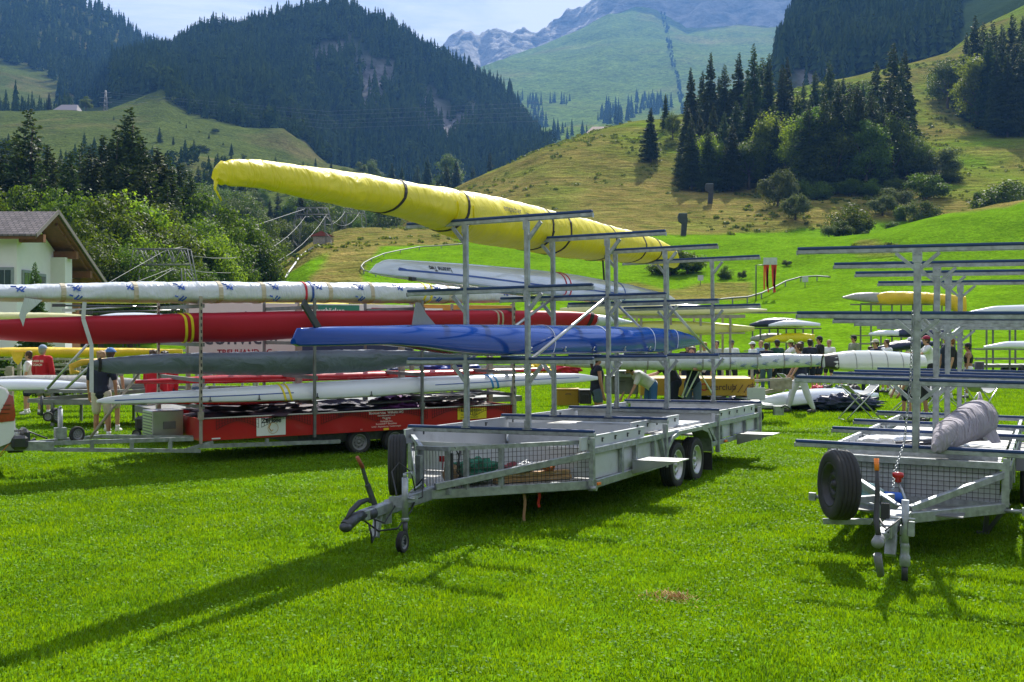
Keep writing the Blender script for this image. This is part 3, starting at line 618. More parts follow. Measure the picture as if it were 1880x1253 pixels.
# ------------------------------------------------------------------ shared materials of the trailers and boats
GALV = mat('galvanised_steel', (0.33, 0.36, 0.38), 0.42, 0.5, 0.28, 14, bump=0.15, bscale=60, dirt=0.35)
GALV2 = mat('aged_galvanised_steel', (0.19, 0.20, 0.20), 0.6, 0.45, 0.2, 6, bump=0.15, bscale=60, dirt=0.4)
ALU = mat('aluminium', (0.5, 0.51, 0.52), 0.32, 0.85, 0.08, 6)
PAD = mat('navy_blue_padding', (0.012, 0.045, 0.16), 0.55, var=0.25, scale=4, dirt=0.15)
PANEL = mat('white_side_board', (0.55, 0.58, 0.62), 0.42, 0.1, 0.05, 2.5, dirt=0.35)
PLATE = mat('grey_plywood_deck', (0.42, 0.42, 0.41), 0.7, var=0.15, scale=3, dirt=0.4)
RUBBER = mat('tyre_rubber', (0.022, 0.023, 0.025), 0.75, var=0.25, scale=15, bump=0.1, dirt=0.25)
RIMS = mat('silver_rim', (0.55, 0.56, 0.57), 0.4, 0.6, 0.1, 10, dirt=0.3)
RIMG = mat('dull_grey_rim', (0.22, 0.23, 0.24), 0.6, 0.3, 0.2, 10, dirt=0.4)
BLACKP = mat('black_plastic', (0.025, 0.026, 0.03), 0.5, var=0.3, scale=9)
GREYP = mat('grey_plastic', (0.13, 0.14, 0.15), 0.5, var=0.1, scale=5)
CAST = mat('dark_cast_iron', (0.07, 0.075, 0.085), 0.45, 0.5, 0.3, 14)
REDP = mat('red_paint', (0.42, 0.004, 0.008), 0.38, var=0.08, scale=2, coat=0.3, dirt=0.08)
ORANGEP = mat('orange_plastic', (0.85, 0.22, 0.03), 0.4)
WIRE = mat('dark_wire', (0.10, 0.10, 0.10), 0.5, 0.5)
NET = mat('green_net', (0.02, 0.16, 0.09), 0.8, var=0.5, scale=40, bump=0.8, bscale=50)
WOODM = mat('raw_timber', (0.48, 0.30, 0.14), 0.75, var=0.25, scale=12)
WHITEP = mat('white_gelcoat', (0.80, 0.82, 0.84), 0.22, var=0.03, scale=2, coat=0.5)
def MX(R3, O): return Matrix(((R3[0][0], R3[0][1], R3[0][2], O[0]), (R3[1][0], R3[1][1], R3[1][2], O[1]), (R3[2][0], R3[2][1], R3[2][2], O[2]), (0, 0, 0, 1)))
MA_ = MX([[0.88474953, 0.4660002, -0.00787902], [-0.46581354, 0.88469963, 0.01800885], [0.0153627, -0.01226316, 0.99980678]], (-0.16405, 12.87487, -0.01848))
MB_ = MX([[0.89979474, 0.43605868, 0.01490818], [-0.43624523, 0.89973292, 0.01306774], [-0.00771508, -0.01826191, 0.99980347]], (4.08597, 11.16080, 0.00445))
MC_ = MX([[0.56510464, 0.82501924, 0], [-0.82501924, 0.56510464, 0], [0, 0, 1]], (-4.9, 17.3, 0))
def TR(x, y, z): return Matrix.Translation((x, y, z))
def RZ(a): return Matrix.Rotation(a, 4, 'Z')

def wheel(parent, c, axis, r, wdt, rimmat, name='wheel', dish=0.03):
    """wheel = Empty with a tyre (tread grooves, side walls) and a rim (dish with holes, hub); axis points outwards"""
    w_ = empty(name); w_.parent = parent; w_.location = c
    w_.rotation_euler = V3(axis).to_track_quat('Z', 'Y').to_euler()
    h = wdt / 2; ri = r * 0.62; t = MB(); pr = [(ri, -h * .8), (ri * 1.12, -h * .98), (r * .86, -h), (r * .955, -h * .9), (r * .99, -h * .72)]
    for k in range(4):
        a = -h * .7 + k * h * .35 + .0; pr += [(r, a + .004), (r, a + h * .27), (r - .008, a + h * .29), (r - .008, a + h * .34)]
    pr += [(r * .99, h * .72), (r * .955, h * .9), (r * .86, h), (ri * 1.12, h * .98), (ri, h * .8), (ri * .98, 0), (ri, -h * .8)]
    t.lathe((0, 0, 0), (0, 0, 1), pr, 40); t.build('tyre', RUBBER, w_)
    m = MB(); m.lathe((0, 0, 0), (0, 0, 1), [(ri * 1.06, h * .86), (ri * 1.0, h * .92), (ri * .93, h * .8), (ri * .88, h * .35), (ri * .70, h * .30), (ri * .52, h * .52), (ri * .40, h * .5), (ri * .36, h * .35), (ri * .2, h * .35), (ri * .19, h * .62), (0.001, h * .64)], 32)
    for k in range(5):
        a = k * 2 * math.pi / 5; m.tube([(math.cos(a) * ri * .3, math.sin(a) * ri * .3, h * .34), (math.cos(a) * ri * .3, math.sin(a) * ri * .3, h * .46)], ri * .045, 6)
    m.build('rim', rimmat, w_)
    hl = MB()
    for k in range(8):
        a = k * 2 * math.pi / 8; p = V3((math.cos(a) * ri * .62, math.sin(a) * ri * .62, h * .43)); hl.sphere(p, ri * .075, 4, (1, 1, .35))
    hl.build('vent_hole', BLACKP, w_) if rimmat is not None else None
    return w_
def crossbar(parent, x0, x1, y, z, legs=(), name='crossbar', pad=PAD):
    """z = top of padding"""
    b = MB(); b.box(((x0 + x1) / 2, y, z - .050), (x1 - x0, .05, .046), bev=.006)
    for (lx, zb) in legs: b.box((lx, y, (z - .085 + zb) / 2), (.06, .058, z - .085 - zb), bev=.005)
    for x in (x0, x1): b.box((x + (.002 if x > x0 else -.002), y, z - .055), (.006, .05, .05))
    o = b.build(name, GALV, parent); p = MB(); p.box(((x0 + x1) / 2, y, z - .0115), (x1 - x0 - .01, .058, .030), bev=.007); p.build('padding', pad, o); return o
def wire_grid(mb, a, b, c, d, nu, nv, r=0.0025):
    """grid of wires over the quad a-b (bottom), d-c (top)"""
    a, b, c, d = map(V3, (a, b, c, d))
    for i in range(nu + 1):
        t = i / nu; mb.bar(a.lerp(b, t), d.lerp(c, t), r * 2)
    for j in range(nv + 1):
        t = j / nv; mb.bar(a.lerp(d, t), b.lerp(c, t), r * 2)
def text(s, size, M, m, parent, name='lettering', ext=0.0, align='LEFT', bold=0.0, proj=None, sx=1.0):
    cu = bpy.data.curves.new('txt', 'FONT'); cu.body = s; cu.size = size; cu.extrude = ext; cu.align_x = align; cu.offset = bold; cu.resolution_u = 3
    t = bpy.data.objects.new('txt', cu); me = bpy.data.meshes.new_from_object(t)
    for v in me.vertices:
        v.co.x *= sx; p = M @ v.co; v.co = proj(p) if proj else p
    bpy.data.objects.remove(t); bpy.data.curves.remove(cu)
    me.materials.clear(); return link(name, me, m, parent)

# ------------------------------------------------------------------ boats
class Hull:
    """boat shape: stations (y, z top, z bottom), half width w(y), section a superellipse about a chosen level"""
    def __init__(s, st, wmax, mid=0.5, n=2.3, nb=None, wprof=None, x0=0.0, xdrift=0.0, wr=0.0, wseed=0, sag=None):
        s.y = np.array([a[0] for a in st]); s.t = np.array([a[1] for a in st]); s.b = np.array([a[2] for a in st]); s.wmax = wmax; s.mid = mid; s.n = n; s.nb = nb or n; s.x0 = x0; s.wp = wprof; s.wr = wr; s.ws = wseed; s.dr = xdrift; s.sag = sag
    def sm(s, A, y):
        e = 0.12; return float(np.mean([np.interp(y + k * e, s.y, A) for k in (-1, 0, 1)])) if s.y[0] + e < y < s.y[-1] - e else float(np.interp(y, s.y, A))
    def sec(s, y):
        zt, zb = s.sm(s.t, y), s.sm(s.b, y); f = (y - s.y[0]) / (s.y[-1] - s.y[0])
        if s.wp: w = s.wmax * float(np.interp(f, [a[0] for a in s.wp], [a[1] for a in s.wp]))
        else: w = s.wmax * max(0.08, math.sin(math.pi * min(max(f, .012), .988)) ** 0.55)
        return zt, zb, w, s.x0 + s.dr * (f - .5)
    def pt(s, y, th, off=0.0):
        zt, zb, w, x0 = s.sec(y); zm = zb + (zt - zb) * s.mid; c, sn = math.cos(th), math.sin(th); n = s.n if sn >= 0 else s.nb
        x = w * math.copysign(abs(c) ** (2 / n), c); z = (zt - zm if sn >= 0 else zm - zb) * math.copysign(abs(sn) ** (2 / n), sn)
        k = 1.0
        if s.wr:
            q = V3((y * 2.2 + s.ws, th * 1.1 + y * .9, s.ws)); a = mn.fractal(q, 1.0, 2.0, 3); b_ = 1 - abs(mn.noise(V3((y * 5.5 + th * 1.6 + s.ws, th * .8, 4)))) * 2.2
            d = s.wr * (a * 0.9 + max(0, b_) * 0.5) * (1 if sn > -.5 else .7); off = off + d
        l = math.hypot(c, sn); return V3((x0 + x + c * off, y, zm + z + sn * off))
    def mesh(s, name, m, parent, ny=110, na=22, o=(0, 0, 0), th=None):
        y0, y1 = s.y[0], s.y[-1]; ys = [y0 + (y1 - y0) * (0.5 - 0.5 * math.cos(math.pi * i / ny)) * .35 + (y1 - y0) * i / ny * .65 for i in range(ny + 1)]; O = V3(o); mb = MB(); vs = []; fs = []
        A = [2 * math.pi * j / na for j in range(na)]
        for y in ys: vs += [s.pt(y, a) - O for a in A]
        for i in range(ny):
            for j in range(na): fs.append((i * na + j, i * na + (j + 1) % na, (i + 1) * na + (j + 1) % na, (i + 1) * na + j))
        mb.add(vs, fs, True); mb.add([s.pt(y0, a) - O for a in A], [tuple(range(na))]); mb.add([s.pt(y1, a) - O for a in A], [tuple(reversed(range(na)))])
        return mb.build(name, m, parent)
    def strap(s, name, m, parent, y, wd=0.05, off=0.006, o=(0, 0, 0), lean=0.0, a0=0.0, a1=2 * math.pi, n=26):
        O = V3(o); vs = []; fs = []
        for i in range(n + 1):
            th = a0 + (a1 - a0) * i / n; yy = y + lean * math.sin(th)
            for dy, of in ((-wd / 2, -.01), (-wd / 2, off), (wd / 2, off), (wd / 2, -.01)): vs.append(s.pt(yy + dy, th, of) - O)
        for i in range(n):
            for k in range(3): fs.append((i * 4 + k, i * 4 + k + 1, (i + 1) * 4 + k + 1, (i + 1) * 4 + k))
        return MB().add(vs, fs, False).build(name, m, parent)
    def band(s, name, m, parent, pts, ht, off=0.003, o=(0, 0, 0)):
        """painted line on the near (+x) side: pts (y, fraction of height)"""
        O = V3(o); vs = []; fs = []; n = 60; P = [(a, b_) for a, b_ in pts]
        for i in range(n + 1):
            y = P[0][0] + (P[-1][0] - P[0][0]) * i / n; f = float(np.interp(y, [a[0] for a in P], [a[1] for a in P])); zt, zb, w, x0 = s.sec(y)
            for hh in (-ht / 2, ht / 2): z = zb + (zt - zb) * f + hh; vs.append(s.side(y, z, off) - O)
        for i in range(n): fs.append((2 * i, 2 * i + 1, 2 * i + 3, 2 * i + 2))
        return MB().add(vs, fs, True).build(name, m, parent)
    def side(s, y, z, off=0.004, sg=1):
        zt, zb, w, x0 = s.sec(y); zm = zb + (zt - zb) * s.mid; q = (z - zm) / max(1e-4, (zt - zm) if z > zm else (zm - zb)); q = min(.97, abs(q)); n = s.n if z > zm else s.nb
        return V3((x0 + sg * (w * (1 - q ** n) ** (1 / n) + off + (s.wr * .8)), y, z))
def boat(M, hull, m, name, label, cat, group=None, part='hull', ny=110, na=22):
    """root Empty below the middle of the boat"""
    yc = (hull.y[0] + hull.y[-1]) / 2; o = (hull.x0, yc, float(hull.b.min())); e = empty(name, label=label, cat=cat, group=group, M=M @ TR(*o))
    hull.mesh(part, m, e, ny, na, o); return e, o

# ------------------------------------------------------------------ the empty boat trailer in the middle
TA = empty('boat_trailer', M=MA_, label='long galvanised boat trailer in the middle, its tall racks carrying yellow, white and blue boats', cat='boat trailer', group='trailers parked on the grass')
FR_A = [0.0, 2.4, 4.68, 7.04]; ZB = [1.012, 1.83, 2.66, 3.484]
for fy in FR_A:
    for px_ in (-.41, .41):
        b = MB(); b.box((px_, fy, (1.0 + 3.40) / 2), (.054, .06, 2.42), bev=.006)
        sg = 1 if px_ > 0 else -1
        b.box((px_, fy, 1.005), (.12, .075, .012)); b.box((px_, fy - .035, 1.06), (.075, .008, .09))
        for q in (-.02, .02): b.sphere((px_ + q, fy - .041, 1.08), .007, 3); b.sphere((px_ + q, fy - .041, 1.04), .007, 3)
        for z in ZB[1:]: b.box((px_, fy - .034, z - .12), (.07, .006, .11)); b.sphere((px_, fy - .039, z - .10), .008, 3); b.sphere((px_, fy - .039, z - .15), .008, 3)
        for z in ZB[1:]: b.bar((px_ + sg * .02, fy, z - .28), (px_ + sg * .18, fy, z - .09), .04, .04)
        b.build('post', GALV, TA)
    for k, z in enumerate(ZB):
        crossbar(TA, -1.24, 1.24, fy, z, legs=((1.205, .36), (-1.205, .36)) if k == 0 else ())
br = MB(); br.tube([(.41, 2.37, 2.62), (.41, .05, 1.80)], .021, 8); br.build('diagonal_brace', ALU, TA)
br = MB(); br.tube([(-.41, 2.37, 2.62), (-.41, .05, 1.80)], .021, 8); br.build('diagonal_brace', ALU, TA)
br = MB(); br.tube([(-.41, 4.71, 2.62), (-.41, 7.0, 1.80)], .021, 8); br.build('diagonal_brace', ALU, TA)
br = MB(); br.tube([(.41, 4.71, 2.62), (.41, 7.0, 1.80)], .021, 8); br.build('diagonal_brace', ALU, TA)
# chassis
c = MB()
for sx in (1, -1):
    x = 1.19 * sx
    c.bar((x, .03, .40), (x, 2.42, .42), .05, .09, bev=.006); c.bar((x, .03, .775), (x, 7.0, .79), .05, .075, bev=.006)
    c.bar((x, 4.35, .50), (x, 7.0, .52), .05, .07, bev=.006)
    for yy in (.9, 1.35, 2.0): c.box((x, yy, .585), (.048, .06, .32))
    for yy in (4.9, 5.5, 6.2, 6.9): c.box((x, yy, .64), (.048, .06, .24))
    c.bar((x, 4.28, .75), (x, 4.62, .52), .045, .05); c.bar((x, 2.42, .42), (x, 2.25, .75), .05, .06)
    c.bar((x, .0, .74), (.1 * sx, -1.55, .50), .05, .075, bev=.006)          # diagonal to the drawbar
    c.bar((x, .05, .40), (.02 * sx, -1.60, .42), .055, .10, bev=.006)        # V of the drawbar
    c.bar((x, .0, .885), (.16 * sx, -1.40, .885), .045, .045)                # cage top rail
    for t in (0.0, .12, .36): p = V3((1.17 * sx, .0, .42)).lerp(V3((.17 * sx, -1.40, .45)), 1 - t); c.bar(p, (p.x, p.y, .885), .05, .05)
c.box((0, -1.42, .885), (.40, .045, .045)); c.box((0, -1.42, .44), (.42, .05, .06))
for yy in (.03, 2.4, 3.0, 3.8, 4.68, 7.0): c.box((0, yy, .42 if yy < 4 else .50), (2.33, .06, .06))
for k in range(9): c.bar((-.15 + .3 * k / 8, -1.43, .45), (-.15 + .3 * k / 8, -1.43, .87), .012, .004)
c.tube([(1.19, -.05, .37), (1.28, -.05, .37)], .03, 6); c.box((1.21, .0, .40), (.05, .12, .12))
c.build('chassis', GALV, TA)
d = MB(); d.box((0, 1.2, .455), (2.30, 2.3, .012)); d.box((0, 5.75, .62), (2.30, 2.55, .02)); d.box((0, 3.4, .80), (2.30, 1.95, .02)); d.add([(1.1, 0, .455), (-1.1, 0, .455), (-.1, -1.38, .455), (.1, -1.38, .455)], [(0, 1, 2, 3)])
d.build('deck', PLATE, TA)
def board(x0, y0, x1, y1, z0, z1, hooks=4, th=.025, par=TA):
    b = MB(); b.bar((x0, y0, (z0 + z1) / 2), (x1, y1, (z0 + z1) / 2), th, z1 - z0); b.bar((x0, y0, z1 + .006), (x1, y1, z1 + .006), th + .012, .012)
    o = b.build('side_board', PANEL, par); ln = math.hypot(x1 - x0, y1 - y0)
    for k in range(hooks):
        h = MB(); t = (k + .5) / hooks; px_, py_ = x0 + (x1 - x0) * t, y0 + (y1 - y0) * t; h.box((px_, py_, z1 - .05), (.05, .018, .05)); h.box((px_ , py_ + .02, z1 - .035), (.05, .04, .012)); h.build('hook', CAST, o)
    return o
board(1.16, -.22, 1.16, 1.72, .80, .93, 5); board(.98, 1.75, .98, 3.55, .82, .97, 5); board(1.16, 4.75, 1.16, 6.85, .80, .96, 5); board(-1.16, -.2, -1.16, 6.9, .80, .96, 9); board(-1.1, 4.72, 1.1, 4.72, .82, .97, 4); board(-1.1, 7.0, 1.1, 7.0, .60, .94, 3)
for (c_, d_) in (((1.155, 1.2, .60), (.012, 2.3, .30)), ((1.155, 5.7, .66), (.012, 2.5, .22)), ((-1.155, 1.2, .65), (.012, 2.3, .4)), ((-1.155, 5.7, .70), (.012, 2.5, .3)), ((0, 0.06, .64), (2.3, .012, .34))): MB().box(c_, d_).build('side_panel', PANEL, TA)
b = MB(); b.box((.0, 1.0, .885), (.9, .03, .03)); b.box((-.2, 2.36, .70), (1.8, .02, .4)); b.box((.25, 3.9, .83), (1.6, .9, .03)); b.build('load_cover', PANEL, TA)
# wire cage of the front locker
g = MB()
for sx in (1, -1):
    wire_grid(g, (1.17 * sx, .0, .44), (.17 * sx, -1.40, .46), (.17 * sx, -1.40, .87), (1.17 * sx, .0, .87), 34, 8)
g.build('wire_mesh', WIRE, TA)
b = MB(); b.box((.18, -1.38, .66), (.07, .03, .36)); b.tube([(.22, -1.35, .9), (.24, -1.30, .82), (.22, -1.24, .6), (.2, -1.33, .47)], .008, 5); b.tube([(.26, -1.30, .86), (.22, -1.3, .64), (.3, -1.2, .5)], .012, 5); b.build('black_lashing', BLACKP, TA)
# drawbar, coupling, brake lever
b = MB(); b.bar((.0, -1.35, .43), (.12, -2.45, .41), .10, .13, bev=.01); b.bar((.12, -2.40, .415), (.165, -2.95, .395), .09, .10, bev=.01); b.box((.10, -2.15, .44), (.16, .30, .05)); b.box((.14, -2.5, .36), (.05, .1, .2)); b.bar((.13, -2.62, .36), (.14, -2.70, .16), .07, .05)
b.tube([(.05, -1.95, .49), (.05, -1.75, .55), (-.04, -1.55, .5)], .012, 6); b.build('drawbar', GALV, TA)
cp = MB(); cp.tube([(.165, -2.92, .40), (.175, -3.02, .40), (.18, -3.10, .385), (.185, -3.18, .36), (.188, -3.24, .34)], [.045, .05, .058, .062, .05], 12); cp.sphere((.188, -3.22, .335), .062, 8, (1, 1, .8)); cp.lathe((.165, -2.85, .395), (.08, -1, -.03), [(.055, -.1), (.06, -.08), (.052, -.06), (.06, -.04), (.052, -.02), (.058, 0), (.03, .02)], 14); cp.build('ball_coupling', CAST, TA)
b = MB(); b.tube([(.19, -3.22, .40), (.18, -3.12, .47), (.165, -2.98, .52), (.15, -2.82, .53), (.145, -2.78, .50)], [.016, .026, .028, .02, .014], 8); b.build('coupling_handle', BLACKP, TA)
b = MB(); b.bar((.09, -2.62, .44), (.07, -2.72, .66), .035, .05, bev=.005); b.bar((.07, -2.72, .66), (.06, -2.80, .86), .022, .03); l_ = b.build('brake_lever', CAST, TA)
b = MB(); b.tube([(.062, -2.78, .82), (.055, -2.86, .93)], [.02, .017], 8); b.build('grip', mat('rusty_red_grip', (.32, .08, .04), .6), l_)
b = MB(); b.tube([(.05, -1.3, .75), (.05, -1.33, .62)], .006, 5); b.box((.05, -1.33, .77), (.05, .03, .06)); b.build('red_handle', REDP, TA)
# cables
b = MB(); b.tube([(.13, -2.9, .36), (.18, -2.7, .22), (.2, -2.4, .2), (.16, -2.1, .33), (.1, -1.9, .45)], .009, 6); b.tube([(.16, -2.92, .40), (.25, -2.7, .30), (.2, -2.45, .42), (.12, -2.3, .52), (.0, -2.2, .72), (.02, -2.1, .80), (.1, -2.0, .70), (.08, -1.9, .5)], .008, 6)
b.tube([(.18, -2.85, .30), (.2, -2.84, .2), (.19, -2.82, .13), (.2, -2.78, .2), (.18, -2.75, .33)], .010, 6); b.tube([(.0, -1.8, .50), (.14, -1.85, .62), (.2, -1.95, .45), (.1, -2.05, .40)], .007, 5); b.build('cable', BLACKP, TA)
# jockey wheel
j = empty('jockey_wheel'); j.parent = TA; j.location = (.30, -2.42, 0)
b = MB(); b.tube([(0, 0, .28), (0, 0, .70)], .032, 12); b.lathe((0, 0, .28), (0, 0, 1), [(.032, 0), (.038, .005), (.038, .03), (.032, .035)], 12); b.tube([(0, 0, .70), (0, 0, .74)], .02, 8); b.tube([(0, 0, .74), (.07, 0, .755), (.09, 0, .72)], .008, 6); b.box((-.09, 0, .46), (.16, .05, .10)); b.tube([(.04, 0, .50), (.12, 0, .50)], .012, 6); b.build('outer_tube', GALV, j)
b = MB(); b.tube([(0, 0, .10), (0, 0, .29)], .024, 10); b.bar((0, 0, .13), (.05, -.11, .10), .05, .05); b.build('fork', CAST, j)
wheel(j, (.045, -.12, .102), (.72, .1, 0), .102, .055, RIMG, 'small_wheel')
# spare wheel
wheel(TA, (-.2, -1.80, .74), (-.82, -.50, 0), .318, .175, RIMG, 'spare_wheel')
b = MB(); b.box((-.05, -1.62, .62), (.06, .05, .42)); b.build('spare_wheel_bracket', GALV, TA)
for sx in (1, -1):
    for yy in (2.97, 3.78): wheel(TA, (1.10 * sx, yy, .335), (sx, 0, 0), .318, .175, RIMS)
    b = MB(); pr = [(2.35, .46), (2.42, .62), (2.62, .75), (2.9, .80), (3.85, .80), (4.12, .74), (4.28, .60), (4.33, .40)]
    for (a, q) in zip(pr, pr[1:]): b.bar((1.10 * sx, a[0], a[1]), (1.10 * sx, q[0], q[1]), .26, .012); b.bar((1.235 * sx, a[0], a[1] - .02), (1.235 * sx, q[0], q[1] - .02), .012, .05)
    b.build('mudguard', GALV, TA)
    MB().box((1.10 * sx, 4.345, .26), (.24, .012, .26)).build('mud_flap', RUBBER, TA); MB().box((1.1 * sx, 2.36, .42), (.24, .012, .12)).build('mud_flap', RUBBER, TA)
b = MB(); b.box((0, 3.0, .33), (2.1, .07, .07)); b.box((0, 3.78, .33), (2.1, .07, .07)); b.build('axle', CAST, TA)
for (ya, yb, sx) in ((1.18, 1.62, 1), (5.62, 6.05, 1)):
    b = MB(); b.box((1.50, (ya + yb) / 2, .565), (.58, yb - ya, .012)); b.prism([(1.22, .56), (1.79, .56), (1.22, .40)], .012, Matrix(((1, 0, 0, 0), (0, 0, -1, ya + .012), (0, 1, 0, 0), (0, 0, 0, 1)))); b.prism([(1.22, .56), (1.79, .56), (1.22, .40)], .012, Matrix(((1, 0, 0, 0), (0, 0, -1, yb), (0, 1, 0, 0), (0, 0, 0, 1)))); b.build('step_plate', ALU, TA)
for yy in (.06, 4.95): MB().box((1.235, yy + .05, .405 if yy < 1 else .505), (.03, .09, .03), bev=.004).build('marker_light', ORANGEP, TA)
MB().box((1.225, .0, .385), (.012, .07, .07)).build('reflector', WHITEP, TA)
# ------------------------------------------------------------------ things in the locker of this trailer
def lump(name, M, size, m, label, cat, seed=0, amp=.35, fr=2.2, group=None, n=20, flat=True):
    mb = MB(); mb.sphere((0, 0, 0), 1, n)
    for i, v in enumerate(mb.v):
        p = V3(v); d = 1 + amp * mn.fractal(p * fr + V3((seed, seed * 2, 0)), 1, 2, 4); p = V3((p.x * size[0] * d, p.y * size[1] * d, p.z * size[2] * d)); p.z += size[2]
        if flat: p.z = max(p.z, 0)
        mb.v[i] = tuple(p)
    o = mb.build(name, m); o.matrix_world = M; return tag(o, label, cat, group)
lump('green_net', MA_ @ TR(.14, -.78, .465), (.22, .30, .13), NET, 'bundled green net inside the wire cage of the middle trailer', 'net', 3, .5, 3)
lump('cloth_bundle', MA_ @ TR(.42, -.42, .465), (.14, .16, .09), mat('dark_red_cloth', (.20, .05, .06), .9, var=.5, scale=12, bump=.6), 'dark red cloth heap beside the green net in the cage', 'cloth', 5, .6, 3)
lump('brown_sack', MA_ @ TR(.06, -1.16, .465), (.09, .09, .12), mat('cardboard', (.34, .22, .11), .85, var=.15, scale=9), 'brown sack behind the black lashing at the front of the cage', 'sack', 9, .2, 2)
for k, (dx, dy, dz, ln) in enumerate([(0, 0, 0, .95), (.0, .02, .052, .9), (.09, .03, .0, .8)]):
    b = MB(); b.box((0, 0, .024), (.09, ln, .046), bev=.003); o = b.build('timber_plank', WOODM); o.matrix_world = MA_ @ TR(.66 - dx, -.40 + dy, .465 + dz) @ RZ(-.62)
    tag(o, ['lowest raw timber plank in the wire cage', 'timber plank lying on top of another in the wire cage', 'timber plank at the back of the stack in the wire cage'][k], 'plank', 'planks in the wire cage')
lump('orange_cloth', MA_ @ TR(.78, -.25, .57), (.06, .12, .04), mat('orange_cloth', (.75, .18, .03), .8, bump=.4), 'orange cloth lying on the planks in the wire cage', 'cloth', 2, .4, 3)
lump('plastic_sheet', MA_ @ TR(.60, -.46, .57), (.07, .16, .06), mat('clear_sheet', (.45, .47, .5), .3, bump=.7, var=.4, scale=14), 'crumpled translucent sheet on the planks in the wire cage', 'plastic sheet', 12, .6, 3)
for (x, y, l, mm, lb) in ((.62, -.58, .55, mat('tan_strap', (.45, .26, .15), .8), 'long tan webbing strap hanging below the cage onto the grass'), (.75, -.48, .30, mat('red_strap', (.6, .04, .03), .7), 'short red webbing strap hanging below the cage')):
    b = MB(); P = [V3((x + .02 * math.sin(k * .9), y + .015 * k, .40 - l * k / 8)) for k in range(7)]
    for a, q in zip(P, P[1:]): b.bar(a, q, .03, .004, up=(.6, -.8, 0))
    o = b.build('loose_strap', mm); o.matrix_world = MA_; tag(o, lb, 'strap', 'straps hanging under the trailer')

# ------------------------------------------------------------------ the boat trailer on the right
TB = empty('boat_trailer', M=MB_, label='galvanised trailer at the right seen from its hitch, with single posts and empty racks', cat='boat trailer', group='trailers parked on the grass')
FR_B = [0.0, 2.25, 3.96, 6.28]; ZBB = [.96, 1.64, 2.32, 3.0]
for fy in FR_B:
    b = MB(); b.box((0, fy, (.90 + 2.93) / 2), (.07, .06, 2.03), bev=.007)
    for z in ZBB[1:]:
        b.box((0, fy - .034, z - .12), (.095, .006, .12)); b.sphere((-.025, fy - .039, z - .10), .009, 3); b.sphere((.025, fy - .039, z - .10), .009, 3)
        for sg in (-1, 1): b.bar((sg * .03, fy, z - .24), (sg * .21, fy, z - .08), .045, .035)
    b.build('post', GALV, TB)
    for k, z in enumerate(ZBB): crossbar(TB, -1.21, 1.21, fy, z, legs=((-.84, .40), (.84, .40)) if k == 0 else ())
c = MB()
for sx in (1, -1):
    c.bar((.80 * sx, .02, .40), (.80 * sx, 6.6, .42), .07, .10, bev=.006); c.bar((.86 * sx, .0, .78), (.86 * sx, 6.6, .78), .05, .06, bev=.005)
    c.bar((.82 * sx, .0, .72), (.05 * sx, -.95, .44), .055, .07, bev=.006); c.bar((.82 * sx, .0, .39), (.03 * sx, -1.05, .37), .06, .10, bev=.006)
    for yy in (0.0, 1.5, 3.0, 4.5, 6.5): c.box((.83 * sx, yy, .59), (.06, .06, .36))
    c.tube([(.82 * sx, -.02, .37), (1.0 * sx, -.02, .37)], .022, 6); c.box((1.02 * sx, -.02, .37), (.07, .05, .08))
c.box((0, .0, .80), (1.72, .06, .07), bev=.005); c.box((0, .03, .40), (1.6, .06, .08)); c.box((0, .45, .83), (1.5, .05, .05)); c.box((0, 6.58, .6), (1.6, .06, .4)); c.box((-.12, .05, .6), (.07, .03, .36))
c.build('chassis', GALV, TB)
b = MB(); b.box((0, .06, .59), (1.56, .014, .34)); b.build('front_panel', PANEL, TB)
board(.86, .0, .86, 6.5, .80, .90, 8, par=TB); board(-.86, .0, -.86, 6.5, .80, .90, 8, par=TB)
b = MB(); b.box((0, 3.3, .79), (1.55, 6.3, .02)); b.build('deck', mat('light_deck', (.55, .56, .56), .5, .2, .1, 3, dirt=.3), TB)
b = MB(); b.box((0, -.42, .375), (1.0, .75, .012)); b.build('locker_floor', GALV2, TB)
g = MB(); wire_grid(g, (-.80, .035, .42), (.80, .035, .42), (.80, .035, .76), (-.80, .035, .76), 30, 7)
g.build('wire_mesh', WIRE, TB)
b = MB(); b.bar((.0, -.95, .40), (-.02, -2.15, .40), .10, .12, bev=.008); b.bar((-.02, -2.1, .40), (-.03, -2.42, .39), .08, .09, bev=.008); b.box((-.01, -1.5, .45), (.22, .35, .05)); b.bar((.0, -1.9, .35), (0, -2.0, .18), .09, .06); b.box((.08, -1.7, .33), (.05, .2, .16)); b.build('drawbar', GALV, TB)
cp = MB(); cp.tube([(-.03, -2.40, .39), (-.03, -2.50, .385), (-.03, -2.56, .37)], [.04, .045, .04], 12); cp.sphere((-.03, -2.54, .37), .052, 9, (1, 1, .9)); cp.lathe((-.03, -2.3, .39), (0, -1, 0), [(.048, -.1), (.054, -.08), (.046, -.06), (.054, -.04), (.046, -.02), (.05, .03)], 14); cp.build('ball_coupling', RIMG, TB)
b = MB(); b.tube([(-.03, -2.56, .28), (-.01, -2.50, .10)], [.034, .03], 8); b.build('coupling_stem', GALV2, TB)
b = MB(); b.tube([(-.03, -2.5, .42), (-.06, -2.42, .52), (-.06, -2.36, .75), (-.07, -2.34, .95)], [.022, .025, .02, .016], 8); l_ = b.build('brake_lever', BLACKP, TB)
MB().tube([(-.07, -2.34, .93), (-.075, -2.33, 1.03)], .02, 8).build('grip', ORANGEP, l_)
b = MB(); b.tube([(.10, -1.5, .5), (.02, -1.35, .66), (-.02, -1.3, .72)], .012, 6); b.build('coupling_handle', GALV, TB)
